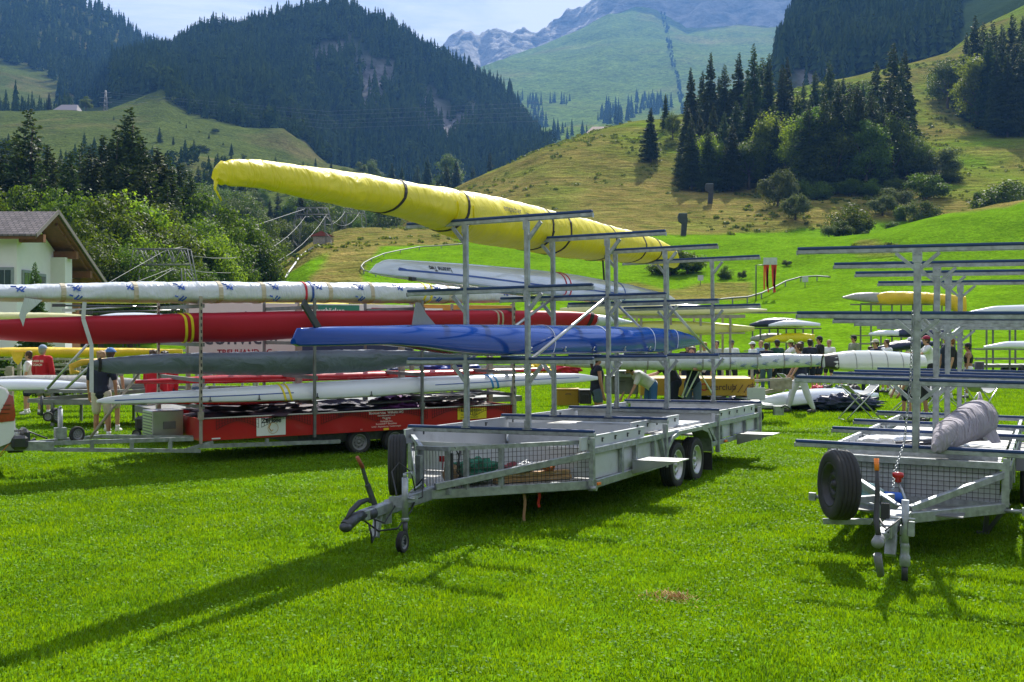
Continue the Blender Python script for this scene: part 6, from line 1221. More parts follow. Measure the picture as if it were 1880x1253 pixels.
# ------------------------------------------------------------------ house
WHT = mat('white_render', (.76, .72, .80), .85, var=.03, scale=2, bump=.1); BRW = mat('brown_timber', (.20, .075, .035), .6, var=.2, scale=5, bump=.2)
HS = empty('house', (-27, 62, 0), None, 'white chalet style house with wide brown eaves and grey shingle roof', 'house')
def hp(v): return V3(v) - V3((-27, 62, 0))
def slope(y0, z0, y1, z1, xa, xb, th, m_, nm):
    mb = MB(); vs = [hp((x, y, z + dz)) for x in (xa, xb) for (y, z) in ((y0, z0), (y1, z1)) for dz in (0, -th)]
    mb.add(vs, [(0, 1, 3, 2), (4, 6, 7, 5), (0, 2, 6, 4), (1, 5, 7, 3), (0, 4, 5, 1), (2, 3, 7, 6)]); return mb.build(nm, m_, HS)
m_sh = bpy.data.materials.new('grey_shingles'); m_sh.use_nodes = True; N = m_sh.node_tree.nodes; L = m_sh.node_tree.links; b_ = N['Principled BSDF']; t_ = N.new('ShaderNodeTexCoord'); bk = N.new('ShaderNodeTexBrick'); bk.inputs['Scale'].default_value = 1; bk.inputs['Brick Width'].default_value = .30; bk.inputs['Row Height'].default_value = .22; bk.inputs['Mortar Size'].default_value = .03
bk.inputs['Color1'].default_value = (.085, .072, .078, 1); bk.inputs['Color2'].default_value = (.17, .145, .15, 1); bk.inputs['Mortar'].default_value = (.05, .045, .05, 1); bk.inputs['Bias'].default_value = .1; L.new(t_.outputs['Object'], bk.inputs[0]); L.new(bk.outputs[0], b_.inputs['Base Color']); b_.inputs['Roughness'].default_value = .8
bp = N.new('ShaderNodeBump'); bp.inputs['Strength'].default_value = .6; L.new(bk.outputs['Fac'], bp.inputs['Height']); bp.invert = True; L.new(bp.outputs[0], b_.inputs['Normal'])
rf = slope(60, 8.55, 57.3, 7.08, -50, -24.75, .10, m_sh, 'roof'); slope(60.02, 8.55, 67.3, 4.85, -50, -24.75, .10, m_sh, 'roof')
slope(60, 8.43, 57.4, 7.0, -50, -24.85, .16, BRW, 'soffit'); slope(60.02, 8.43, 67.1, 4.8, -50, -24.85, .16, BRW, 'soffit')
b = MB(); b.bar(hp((-24.72, 57.2, 7.02)), hp((-24.72, 60, 8.54)), .05, .22); b.bar(hp((-24.72, 60, 8.54)), hp((-24.72, 67.4, 4.76)), .05, .22); b.build('barge_board', mat('grey_barge_board', (.16, .14, .14), .6), HS)
b = MB(); b.prism([(58.1, 0), (66.2, 0), (66.2, 4.9), (60, 8.1), (58.1, 7.1)], 20, Matrix(((0, 0, -1, -26.15 + 27), (1, 0, 0, -62), (0, 1, 0, 0), (0, 0, 0, 1)))); b.build('wall', WHT, HS)
b = MB(); b.box(hp((-26.02, 64.9, 3.0)), (.10, 2.6, 4.2)); b.build('timber_cladding', BRW, HS); b = MB(); b.box(hp((-25.75, 62.9, 3.1)), (.8, 1.0, 6.2)); b.build('pillar', WHT, HS)
for (y, z) in ((62.9, 6.35), (65.0, 5.35), (58.5, 6.95)): MB().box(hp((-25.55, y, z)), (1.4, .32, .42)).build('purlin', BRW, HS)
for k in range(6): b = MB(); y = 60.6 + k * 1.0; b.bar(hp((-25.1 , y, 8.2 - (y - 60) * .508)), hp((-25.1, y + .9, 7.72 - (y - 60) * .508)), .12, .16); b.build('rafter', BRW, HS)
m_gw = mat('dark_window_glass', (.05, .07, .09), .08, coat=.8)
for (x, y, w1, w2, z0, z1, face) in ((-26.75, 58.05, .7, .1, 3.9, 5.3, 'y'), (-28.2, 58.05, 1.2, .1, 3.9, 5.4, 'y'), (-31.5, 58.05, 1.2, .1, 4.0, 5.4, 'y'), (-26.1, 59.2, .1, .9, 4.0, 5.2, 'x'), (-26.1, 61.0, .1, .9, 4.0, 5.1, 'x'), (-28.0, 58.05, 1.0, .1, 1.0, 2.4, 'y'), (-31, 58.05, 1.0, .1, 1.0, 2.4, 'y')):
    b = MB(); b.box(hp((x, y, (z0 + z1) / 2)), (w1 + .2 * (face == 'y'), w2 + .2 * (face == 'x'), z1 - z0 + .2)); fr = b.build('window', mat('grey_window_frame', (.25, .28, .33), .6), HS)
    dx, dy = (0, -.04) if face == 'y' else (.04, 0); b = MB()
    for s_ in (-1, 1): b.box(hp((x + dx + s_ * w1 * .25 * (face == 'y'), y + dy + s_ * w2 * .25 * (face == 'x'), (z0 + z1) / 2)), (max(.06, w1 * .42 if face == 'y' else .06), max(.06, w2 * .42 if face == 'x' else .06), z1 - z0 - .1))
    b.build('pane', m_gw, fr)
# thuja and hedge by the house
TH_ = conifer_mesh(91, N=15000, dens=1.6, ragged=.08, width=.2); TH_.materials.append(leafmat('thuja_leaves', (.03, .075, .008), (.06, .13, .012), .3, .5))
e = empty('thuja', (at(64, 0, 46).x, 46, 0), None, 'slim cone shaped thuja in front of the white house wall', 'thuja'); z = H + (604 - 482) / FPX * 46; e.scale = (z * .95, z * .95, z); link('crown', TH_, None, e); link('trunk', TRC, None, e)
for (u, Y, vt, lb) in ((42, 44, 628, 'rounded hedge bush under the house'), (110, 45, 640, 'hedge bush right of the thuja'), (0, 45, 640, 'hedge bush at the far left below the house'), (160, 46, 645, 'low hedge bush behind the boats at the left'), (107, 33, 668, 'low bush with yellow flowers behind the coach')): tree('bush', u, Y, vt, None, 1.6 if 'low' not in lb else 1.3, lb, 'garden bushes by the house')
# garden fence
e = empty('garden_fence', (at(90, 0, 38).x, 38, 0), None, 'low wooden rail fence in front of the garden at the left', 'fence'); b = MB()
for z in (.35, .75, 1.1): b.box((0, 0, z), (15, .05, .06))
b.build('rail', SILV, e)
for k in range(8): MB().box((-7.2 + k * 2.05, .06, .6), (.12, .1, 1.25)).build('post', SILV, e)
o = MB().box((0, 0, .6), (.16, .12, 1.2)).box((0, -.07, 1.05), (.2, .02, .1)).build('wooden_post', SILV); p = at(18, 0, 27.5); o.location = (p.x, 27.5, 0); tag(o, 'pale wooden post left of the boy', 'post')
# ------------------------------------------------------------------ ropeway towers and cables
m_lat = mat('painted_lattice', (.17, .18, .19), .55, .3)
def portal(u0, u1, vt, vb, Y, label, zb=None):
    a_, c_ = at(u0, vb, Y), at(u1, vb, Y); cx_ = (a_.x + c_.x) / 2; W_ = c_.x - a_.x; zt = at(u0, vt, Y).z; z0 = zb if zb is not None else gz(cx_, Y); hh = zt - z0; e = empty('ropeway_tower', (cx_, Y, z0), None, label, 'ropeway tower', 'lattice towers of the ropeway')
    r_ = W_ * .004 + .02; b = MB(); k2 = .62
    for dy in (-W_ * .08, W_ * .08):
        for s_ in (-1, 1): b.tube([(s_ * W_ * .5, dy, 0), (s_ * W_ * .46, dy, hh * .62 + 0), (s_ * W_ * .36, dy, hh)], r_, 5); b.tube([(s_ * W_ * .34, dy, 0), (s_ * W_ * .28, dy, hh * .8)], r_, 5)
        b.tube([(-W_ * .36, dy, hh), (W_ * .36, dy, hh)], r_, 5); b.tube([(-W_ * .40, dy, hh * .84), (W_ * .40, dy, hh * .84)], r_, 5)
        for k in range(8): x0, x1 = -W_ * .36 + W_ * .09 * k, -W_ * .36 + W_ * .09 * (k + 1); b.tube([(x0, dy, hh if k % 2 else hh * .84), (x1, dy, hh * .84 if k % 2 else hh)], r_ * .7, 4)
        for s_ in (-1, 1):
            for k in range(4): z0_, z1_ = hh * .8 * k / 4, hh * .8 * (k + 1) / 4; b.tube([(s_ * W_ * (.5 if k % 2 else .33), dy, z0_), (s_ * W_ * (.31 if k % 2 else .47), dy, z1_)], r_ * .7, 4)
    b.build('lattice', m_lat, e); b = MB()
    for x in (-.14, .14): b.tube([(W_ * x - W_ * .05, 0, hh * .78), (W_ * x + W_ * .05, 0, hh * .78)], r_ * 1.6, 6); b.box((W_ * x, 0, hh * .9), (W_ * .03, .2, W_ * .08))
    b.build('pulley_arm', m_lat, e); return e
portal(230, 366, 458, 560, 76, 'large lattice ropeway tower above the white foil boat'); portal(537, 612, 382, 460, 165, 'middle lattice ropeway tower left of the yellow boat'); portal(626, 674, 384, 416, 205, 'small distant ropeway tower on the knoll behind the yellow boat', zb=gz(at(650, 0, 205).x, 205) - 1)
def cable(pts, r_, label, name='ropeway_cable', m_=GALV2, sag=0.0, group='cables of the ropeway'):
    P = [at(*p) for p in pts]; Q = []
    for a_, c_ in zip(P, P[1:]):
        for k in range(10): t = k / 10; q = a_.lerp(c_, t); q.z -= sag * 4 * t * (1 - t); Q.append(q)
    Q.append(P[-1]); o0 = Q[0]; o = MB().tube([q - o0 for q in Q], r_, 5).build(name, m_); o.location = o0; return tag(o, label, 'cable', group)
cable([(350, 470, 76), (562, 396, 165)], .028, 'upper cable from the large tower to the middle tower', sag=2.2); cable([(322, 492, 76), (600, 394, 165)], .028, 'lower cable from the large tower to the middle tower', sag=3.2)
cable([(570, 394, 165), (634, 388, 205)], .03, 'left cable between the two far towers', sag=2); cable([(600, 396, 165), (660, 390, 205)], .03, 'right cable between the two far towers', sag=2)
cable([(195, 522, 60), (300, 462, 76)], .015, 'cable running down left from the large tower'); cable([(240, 522, 60), (318, 492, 76)], .015, 'second cable running down from the large tower'); cable([(275, 520, 62), (322, 492, 76)], .015, 'third short cable running down from the large tower')
cable([(300, 462, 76), (390, 440, 110), (560, 384, 165)], .035, 'thin upper rope in front of the leafy trees')
py_ = empty('power_pylon', at(194, 246, 590), None, 'tall grey power pylon on the left meadow ridge', 'pylon'); hh = at(194, 166, 590).z - at(194, 246, 590).z; b = MB()
for sx in (-1, 1):
    for sy in (-1, 1): b.tube([(sx * 2.2, sy * 2.2, 0), (sx * .8, sy * .8, hh * .55), (sx * .25, sy * .25, hh)], .14, 4)
for k in range(9):
    z0_, z1_ = hh * k / 9, hh * (k + 1) / 9; w0, w1 = 2.2 - 1.9 * min(1, k / 8.5), 2.2 - 1.9 * min(1, (k + 1) / 8.5)
    for s_ in (-1, 1): b.tube([(-s_ * w0, -w0, z0_), (s_ * w1, -w1, z1_)], .12, 4)
for z, l_ in ((.72, 3.5), (.83, 3.0), (.94, 2.4)): b.tube([(-l_, 0, hh * z), (l_, 0, hh * z)], .16, 4)
b.build('lattice', m_lat, py_)
for k, (v0, v1, v2) in enumerate(((170, 205, 188), (174, 212, 196), (182, 222, 205), (186, 228, 212), (190, 236, 222))): cable([(196, v0, 590), (600, v1, 640), (1010, v2, 700)], .06, ['topmost', 'second highest', 'middle', 'second lowest', 'lowest'][k] + ' power line wire in front of the forest', 'power_line', mat('wire_grey', (.10, .11, .12), .7), 0, 'power lines across the forest')
# farmhouses
def farmhouse(u0, u1, vr, ve, Y, wallm, roofm, label, base):
    a_, c_ = at(u0, ve, Y), at(u1, ve, Y); W_ = c_.x - a_.x; zr = at(u0, vr, Y).z; ze = a_.z; zg = at(u0, base, Y).z; e = empty('farmhouse', ((a_.x + c_.x) / 2, Y, zg), None, label, 'farmhouse'); D = W_ * .6; b = MB(); rz, ez = zr - zg, ze - zg
    vs = [(-W_ / 2, -1, ez), (W_ / 2, -1, ez), (W_ * .40, D / 2, rz), (-W_ * .28, D / 2, rz), (-W_ / 2, D + 1, ez), (W_ / 2, D + 1, ez)]; vs += [(x, y, z - .4) for x, y, z in vs]
    b.add(vs, [(0, 1, 2, 3), (3, 2, 5, 4), (1, 5, 2), (0, 3, 4), (6, 9, 8, 7), (9, 10, 11, 8), (0, 6, 7, 1), (1, 7, 11, 5), (4, 5, 11, 10), (0, 4, 10, 6)]); b.build('roof', roofm, e)
    b = MB(); b.box((0, D / 2, ez / 2), (W_ * .86, D * .9, ez)); b.build('wall', wallm, e)
    for k in range(4): MB().box((-W_ * .3 + W_ * .2 * k, D * .05 - .06, ez * .5), (W_ * .06, .2, ez * .3)).build('window', BLACKP, e)
farmhouse(98, 142, 190, 203, 600, BRW, mat('silver_roof', (.20, .18, .20), .7), 'farmhouse with a pale roof on the left meadow ridge', 212)
farmhouse(1074, 1143, 229, 247, 330, BRW, mat('weathered_brown_roof', (.26, .20, .17), .8, var=.25, scale=.6), 'weathered brown roof behind the crest of the middle hill', 262)
# ------------------------------------------------------------------ toboggan run, posts and signs on the hill
def on_ground(pts, lift=.3):
    out = []
    for (u, v) in pts: Y, z = ray_ground(u, v); p = at(u, v, Y); out.append(V3((p.x, Y, z + lift)))
    return out
def run(pts, label, r_=.22, lift=.35, posts=True, m_=ALU, Ysel=None):
    P = [at(u, v, Ysel(u)) for u, v in pts] if Ysel else on_ground(pts, lift)
    o0 = P[0].copy(); o0.z = P[0].z; e = empty('toboggan_run', o0, None, label, 'toboggan run', 'metal toboggan run'); b = MB(); Q = [p - o0 for p in P]
    S = []
    for a_, c_ in zip(Q, Q[1:]):
        for k in range(4): S.append(a_.lerp(c_, k / 4))
    S.append(Q[-1]); b.tube(S, r_, 8); b.build('track', m_, e)
    if posts:
        for p in Q[1:-1]: MB().tube([p, p - V3((0, 0, lift + .5))], .06, 6).build('post', GALV2, e)
    return e
run([(1318, 562), (1345, 559), (1372, 557), (1398, 549), (1420, 538), (1442, 527), (1470, 518), (1500, 517), (1524, 518)], 'silver toboggan rail rising over the lawn at the right', .08, .5, True, GALV2)
run([(850, 455), (810, 457), (770, 460), (735, 466), (705, 473), (682, 482), (668, 490), (663, 497), (668, 504), (690, 510), (720, 513)], 'grey toboggan rail curving round the small mown lawn', .07, .4, True, GALV2)
run([(576, 458), (562, 465), (550, 476), (540, 490), (531, 503), (522, 516)], 'white toboggan rail along the edge of the brown knoll', .12, .2, False, mat('pale_metal_track', (.5, .5, .5), .5))
def sculpt(u, vt, vb, label):
    Y, z = ray_ground(u, vb); hh = (vb - vt) / FPX * Y; p = at(u, vb, Y); e = empty('carved_post', (p.x, Y, z - .2), None, label, 'post', 'dark boot shaped posts on the hill'); s_ = hh
    b = MB(); b.prism([(-.10 * s_, -.0), (.12 * s_, 0), (.17 * s_, s_ * .55), (.18 * s_, s_ + .2), (-.20 * s_, s_ + .2), (-.24 * s_, s_ * .9), (-.20 * s_, s_ * .72), (-.05 * s_, s_ * .6)], .28 * s_, Matrix(((1, 0, 0, 0), (0, 0, 1, -.14 * s_), (0, 1, 0, 0), (0, 0, 0, 1)))); b.build('body', mat('dark_weathered_wood', (.045, .05, .05), .85, var=.4, scale=1.5, bump=.4), e)
    b = MB(); b.box((-.01 * s_, 0, s_ + .22), (.36 * s_, .26 * s_, .04 * s_)); b.build('cap', GALV, e)
sculpt(1254, 393, 433, 'dark boot shaped post nearer the lawn'); sculpt(1303, 341, 376, 'dark boot shaped post higher up near the wood')
def pole(u, vt, vb, label, name='lamp_pole', cat='lamp pole', head=True, r_=.12):
    Y, z = ray_ground(u, vb); hh = (vb - vt) / FPX * Y; e = empty(name, (at(u, vb, Y).x, Y, z), None, label, cat); MB().tube([(0, 0, -.3), (0, 0, hh)], r_, 6).build('pole', GALV, e)
    if head: MB().box((0, -.3, hh), (.9, .6, .5)).build('lamp', ALU, e)
pole(1864, 152, 213, 'tall floodlight pole before the dark trees at the right edge'); pole(1703, 140, 182, 'thin lift pole on the sunny slope at the upper right', 'lift_pole', 'pole', False, .1)
for (u, v, lb) in ((1286, 524, 'small white square sign on a post left of the red ribbons'), (1478, 527, 'small white square sign on a post above the toboggan rail')):
    Y, z = ray_ground(u, v); e = empty('marker_sign', (at(u, v, Y).x, Y, z), None, lb, 'sign', 'small white signs on the lawn'); MB().tube([(0, 0, -.2), (0, 0, .7)], .04, 6).build('post', GALV2, e); b = MB(); b.box((0, -.06, .75), (.6, .03, .55)); b.box((0, -.08, .75), (.04, .02, .4)); b.build('plate', PANEL, e)
Y, z = ray_ground(1388, 552); e = empty('ribbon_frame', (at(1388, 552, Y).x, Y, z), None, 'white board on a pole with red orange ribbons hanging down', 'ribbon frame'); k_ = Y / FPX
b = MB(); b.tube([(0, 0, -.2), (0, 0, 65 * k_), (15 * k_, 0, 65 * k_)], .06, 6); b.build('pole', GALV2, e); b = MB(); b.box((26 * k_, 0, 72 * k_), (25 * k_, .1, 13 * k_)); b.build('board', PANEL, e)
mrb = mat('red_orange_ribbon', (.75, .06, .01), .6)
for q in range(12):
    if q in (5, 6): continue
    b = MB(); x = (15 + q * 2) * k_; b.bar((x, 0, 66 * k_), (x + .2 * math.sin(q), 0, (20 + 6 * math.sin(q * 2.1)) * k_), .12, .02, up=(0, 1, 0)); b.build('ribbon', mrb, e)
e = None
fp = on_ground([(480, 508), (490, 500), (500, 493), (508, 487), (517, 480), (525, 474), (533, 468), (541, 464), (550, 459), (557, 455)], 0); e = empty('pasture_fence', fp[0], None, 'thin wire fence climbing beside the white toboggan rail', 'fence')
for p in fp: MB().tube([p - fp[0], p - fp[0] + V3((0, 0, 1.5))], .06, 5).build('post', SILV, e)
b = MB()
for zz in (.6, 1.1, 1.4): b.tube([p - fp[0] + V3((0, 0, zz)) for p in fp], .015, 4)
b.build('wire', GALV2, e)
e = empty('garden_shed', (at(592, 415, 168).x, 168, gz(at(592, 415, 168).x, 168)), None, 'tiny red roofed shelter below the middle ropeway tower', 'shelter'); b = MB(); b.prism([(-1.8, 1.2), (1.8, 1.2), (0, 2.0)], 2, Matrix(((1, 0, 0, 0), (0, 0, 1, -1), (0, 1, 0, 0), (0, 0, 0, 1)))); b.build('roof', mat('red_brown_roof', (.25, .05, .03), .7), e); b = MB(); b.box((0, 0, .6), (2.6, 1.6, 1.2)); b.build('wall', SILV, e)
# ------------------------------------------------------------------ people
DG = None
def voxel_mesh(mb, vox, smooth=3):
    """fuse overlapping tapered limbs into one continuous skin"""
    me = bpy.data.meshes.new('tmp'); me.from_pydata(mb.v, [], mb.f); o = bpy.data.objects.new('tmp', me); COL.objects.link(o)
    m = o.modifiers.new('r', 'REMESH'); m.mode = 'VOXEL'; m.voxel_size = vox; m.use_smooth_shade = True
    s = o.modifiers.new('s', 'SMOOTH'); s.iterations = smooth; s.factor = .5
    dg = bpy.context.evaluated_depsgraph_get(); out = bpy.data.meshes.new_from_object(o.evaluated_get(dg)); bpy.data.objects.remove(o); bpy.data.meshes.remove(me); return out
def limb(mb, pts, rs, n=10):
    pts = [V3(p) for p in pts]; mb.tube(pts, rs, n)
    for p, r in zip(pts, rs): mb.sphere(p, r * .98, 5)
SKIN = [mat('skin_light', (.50, .27, .18), .55, var=.08, scale=9), mat('skin_tanned', (.36, .18, .11), .55, var=.08, scale=9)]
HAIR = {'brown': mat('brown_hair', (.055, .028, .014), .6, var=.4, scale=30), 'fair': mat('fair_hair', (.28, .17, .08), .6, var=.3, scale=30), 'dark': mat('dark_hair', (.02, .014, .01), .6, var=.4, scale=30), 'grey': mat('grey_hair', (.35, .34, .33), .6), 'red': mat('auburn_hair', (.22, .08, .03), .6, var=.3, scale=30)}
CLO = {'navy': (.010, .014, .035), 'white': (.72, .73, .76), 'red': (.50, .008, .02), 'black': (.014, .014, .016), 'grey': (.34, .35, .36), 'beige': (.50, .46, .38), 'khaki': (.22, .21, .16), 'denim': (.07, .11, .18), 'green': (.012, .06, .04), 'ltgrey': (.50, .52, .55), 'olive': (.22, .25, .17), 'lime': (.45, .7, .1), 'sky': (.25, .33, .50), 'maroon': (.28, .01, .05), 'blue': (.05, .15, .4)}
def cloth(k): return mat('cloth_' + k, CLO[k], .85, var=.10, scale=7, bump=.35, bscale=16)
def person(u, Y, h, face, label, pose='stand', top='white', low='navy', legs='shorts', sleeve='short', cap=None, hair='brown', skin=0, ponytail=False, build=1.0, z=None, hold=None, group='rowers and coaches', fine=False, jacket=False, bare=False):
    """face: direction the person looks, degrees counter-clockwise from the camera's right (90 = away from the camera)"""
    p = at(u, 0, Y); z0 = gz(p.x, Y) if z is None else z
    e = empty('person', (p.x, Y, z0), (0, 0, R(face - 90)), label, 'person', group); k = h / 1.75; e.scale = (k, k, k)
    bend = {'stand': 0, 'bend': 1.05, 'lean': .5, 'reach': .15, 'carry': .08, 'walk': .06, 'stoop': 1.35}[pose]
    hip = V3((0, 0, .93)); 
    if pose in ('stoop',): hip = V3((0, -.12, .90))
    def up(d, lat=0.0, fwd=0.0): return hip + V3((lat, math.sin(bend) * d + math.cos(bend) * fwd, math.cos(bend) * d - math.sin(bend) * fwd))
    waist, chest, neck = up(.14), up(.38), up(.54); nb_ = bend * .65; hd = neck + V3((0, math.sin(nb_) * .13 + .015, math.cos(nb_) * .13)); shl, shr = up(.475, -.185 * build), up(.475, .185 * build)
    ang = {'stand': (.09, .09), 'walk': (-.35, .40), 'bend': (.0, .1), 'stoop': (-.15, .25), 'carry': (.12, -.12), 'reach': (.1, -.05), 'lean': (.05, .15)}[pose]
    L_ = []
    for s_, a in ((-1, ang[0]), (1, ang[1])):
        hp_ = hip + V3((s_ * .095, 0, -.03)); kn = hp_ + V3((s_ * .02, math.sin(a) * .43 + .02, -math.cos(a) * .43)); an = V3((kn.x + s_ * .01, kn.y + math.sin(a * .9) * .40 - .04, .085)); L_.append((hp_, kn, an))
    arms = {'stand': ((-.06, .02, -.29), (.0, .06, -.25)), 'walk': ((-.04, .10, -.27), (.0, .12, -.20)), 'bend': ((-.02, .12, -.27), (.02, .12, -.22)), 'stoop': ((-.02, .10, -.28), (.03, .12, -.22)), 'carry': ((-.10, .14, .06), (.02, .02, .27)), 'reach': ((-.04, .20, -.17), (.04, .24, .02)), 'lean': ((-.03, .16, -.22), (.05, .20, -.05))}[pose]
    A_ = []
    for s_, sh in ((-1, shl), (1, shr)):
        q1 = V3((arms[0][0] * -s_ * 1.0, arms[0][1], arms[0][2])); q2 = V3((arms[1][0] * -s_, arms[1][1], arms[1][2])); el = sh + q1; wr = el + q2; A_.append((sh, el, wr))
    body = MB(); limb(body, [hip + V3((0, 0, -.04)), waist, up(.26), chest, up(.46)], [.125, .115, .125, .135, .10]); 
    for s_ in (-1, 1): body.sphere(up(.40, s_ * .08), .10, 6)
    limb(body, [up(.46), neck, hd - V3((0, 0, .02))], [.075, .055, .05]); limb(body, [shl, up(.48), shr], [.06, .07, .06])
    body.sphere(hd + V3((0, .0, .03)), .088, 8, (.86, 1.05, 1.18)); body.sphere(hd + V3((0, .03, -.05)), .055, 6, (.9, 1, 1)); body.sphere(hd + V3((0, .10, -.002)), .017, 4); 
    for s_ in (-1, 1): body.sphere(hd + V3((s_ * .078, -.01, .005)), .022, 4, (.5, .8, 1.2))
    for (a, b_, c_) in L_:
        limb(body, [a, a.lerp(b_, .5), b_, b_.lerp(c_, .35), c_], [.085, .072, .052, .052, .034]); limb(body, [c_ + V3((0, 0, -.03)), c_ + V3((0, .13, -.05))], [.035, .028])
    for s_, (a, b_, c_) in zip((-1, 1), A_):
        limb(body, [a, b_, b_.lerp(c_, .4), c_], [.048, .038, .034, .024]); d = (c_ - b_).normalized(); side = V3((-s_, .3, 0)); side = (side - d * side.dot(d)).normalized(); nrm = d.cross(side)
        limb(body, [c_, c_ + d * .045, c_ + d * .085], [.024, .030, .028], 8)
        for q in range(4):
            o_ = side * (-.027 + .018 * q) * 1.0; ln = (.062, .072, .076, .058)[q]; f0 = c_ + d * .085 + nrm * (-.027 + .018 * q); f1 = f0 + d * ln * .55 + side * .010; f2 = f1 + d * ln * .45 + side * .022; limb(body, [f0, f1, f2], [.0095, .009, .0075], 6)
        t0 = c_ + d * .03 + side * .024; limb(body, [t0, t0 + d * .035 + side * .022, t0 + d * .065 + side * .022], [.012, .011, .009], 6)
    me = voxel_mesh(body, .009 if fine else .013, 2); link('body', me, SKIN[skin], e)
    # clothes
    t = MB(); g_ = .016 if not jacket else .035
    limb(t, [hip + V3((0, 0, .0 if not jacket else -.06)), waist, up(.26), chest, up(.455)], [.142 + g_, .128 + g_, .135 + g_, .143 + g_ * .8, .095 + g_]) if not bare else limb(t, [up(.24), chest], [.142, .145])
    if not bare:
        for s_ in (-1, 1): t.sphere(up(.40, s_ * .085), .105 + g_ * .6, 6); t.sphere(up(.05, s_ * .05), .11 + g_, 6)
        limb(t, [shl, up(.485), shr], [.068 + g_ * .5, .072, .068 + g_ * .5])
        for (a, b_, c_) in A_:
            if sleeve == 'short': limb(t, [a, a.lerp(b_, .68)], [.064 + g_ * .4, .055 + g_ * .4])
            elif sleeve == 'long': limb(t, [a, b_, b_.lerp(c_, .92)], [.066 + g_ * .4, .052 + g_ * .5, .038 + g_ * .4])
    link({'red': 'jacket'}.get(top, 'shirt') if jacket else 'shirt', voxel_mesh(t, .014, 4), cloth(top), e)
    t = MB(); t.sphere(hip + V3((0, -.01, .0)), .150, 8, (1.05, .9, .85)); gg = .012
    for (a, b_, c_) in L_:
        if legs == 'shorts': limb(t, [a + V3((0, 0, .02)), a.lerp(b_, .78)], [.105, .088])
        elif legs == 'mini': limb(t, [a + V3((0, 0, .02)), a.lerp(b_, .4)], [.105, .095])
        else: limb(t, [a + V3((0, 0, .02)), a.lerp(b_, .5), b_, b_.lerp(c_, .5), c_ + V3((0, 0, .03))], [.105, .092, .072 + (.015 if legs == 'loose' else 0), .066 + (.015 if legs == 'loose' else 0), .05])
    link({'shorts': 'shorts', 'mini': 'shorts', 'long': 'trousers', 'loose': 'trousers'}[legs], voxel_mesh(t, .014, 4), cloth(low), e)
    for (a, b_, c_) in L_:
        t = MB(); t.sphere((c_.x, c_.y + .05, .045), .05, 6, (.85, 2.5, .9)); t.sphere((c_.x, c_.y - .02, .06), .045, 5, (.9, 1.1, 1.1))
        for i, v in enumerate(t.v): t.v[i] = (v[0], v[1], max(v[2], .002))
        t.build('shoe', mat('white_trainer', (.7, .7, .7), .6) if (int(u) % 2) else mat('dark_trainer', (.05, .05, .06), .6), e)
        if legs in ('shorts', 'mini'): MB().tube([(c_.x, c_.y, .07), (c_.x, c_.y + .005, .16)], [.042, .046], 10).build('sock', cloth('white'), e)
    if hair:
        t = MB(); t.sphere(hd + V3((0, -.018, .045)), .098, 8, (.92, 1.02, 1.12)); t.sphere(hd + V3((0, -.04, -.005)), .082, 7, (1.0, .8, 1.0))
        for q in range(22): a = q * 2.4; t.sphere(hd + V3((math.cos(a) * .065, -.03 + math.sin(a) * .06, .08 + .035 * math.sin(q * 1.7))), .028 if not cap else .02, 4)
        if ponytail: limb(t, [hd + V3((0, -.1, .04)), hd + V3((0, -.15, -.02)), hd + V3((.01, -.13, -.16)), hd + V3((.01, -.12, -.26))], [.03, .035, .03, .012])
        if cap:
            for i, v in enumerate(t.v): t.v[i] = (v[0], v[1], min(v[2], hd.z + .085))
        link('hair', voxel_mesh(t, .01, 1), HAIR[hair], e)
    if cap:
        t = MB(); t.sphere(hd + V3((0, -.008, .055)), .106, 9, (.95, 1.06, .95)); 
        for i, v in enumerate(t.v): t.v[i] = (v[0], v[1], max(v[2], hd.z + .055))
        t.sphere(hd + V3((0, .10, .062)), .075, 7, (1.0, 1.0, .16)); me = voxel_mesh(t, .01, 1); link('cap', me, mat('cap_' + cap, CLO[cap], .8, var=.1), e)
    for s_ in (-1, 1): t = MB(); t.sphere(hd + V3((s_ * .032, .083, .022)), .012, 5); t.build('eye', mat('dark_eye', (.03, .02, .015), .3), e)
    return e
coach = person(78, 27, 1.76, 75, 'coach in a red jacket with white lettering and a pale blue flat cap', 'stand', 'red', 'khaki', 'shorts', 'long', 'sky', 'grey', 0, build=1.05, fine=True, jacket=True)
text('ZUGER SEE', .07, Matrix(((1, 0, 0, -.16), (0, 0, -1, -.205), (0, 1, 0, 1.33), (0, 0, 0, 1))), m_txw, coach, bold=.002); text('COACH', .075, Matrix(((1, 0, 0, -.12), (0, 0, -1, -.208), (0, 1, 0, 1.24), (0, 0, 0, 1))), m_txw, coach, bold=.002)
person(53, 27.6, 1.60, 190, 'boy in a white T-shirt standing left of the red jacketed coach', 'stand', 'white', 'navy', 'shorts', 'short', None, 'brown')
person(186, 21.3, 1.73, 92, 'man in a navy polo shirt and beige shorts, his head above the yellow tip', 'stand', 'navy', 'beige', 'shorts', 'short', None, 'fair', 1, fine=True, build=1.08)
person(203, 22.8, 1.76, 80, 'person with a blue cap half hidden behind the man in navy', 'stand', 'grey', 'beige', 'shorts', 'short', 'blue', 'brown')
person(283, 21.9, 1.74, 60, 'person in a red jacket whose head is hidden by the slate grey boat', 'stand', 'red', 'beige', 'shorts', 'long', None, 'brown', jacket=True)
person(302, 22.6, 1.70, 120, 'second red jacket standing close behind the first under the grey boat', 'stand', 'red', 'navy', 'shorts', 'long', None, 'dark', jacket=True)
person(362, 24.5, 1.55, 20, 'person in a grey shirt bending behind the front post of the red trailer', 'lean', 'grey', 'denim', 'shorts', 'short', None, 'red')
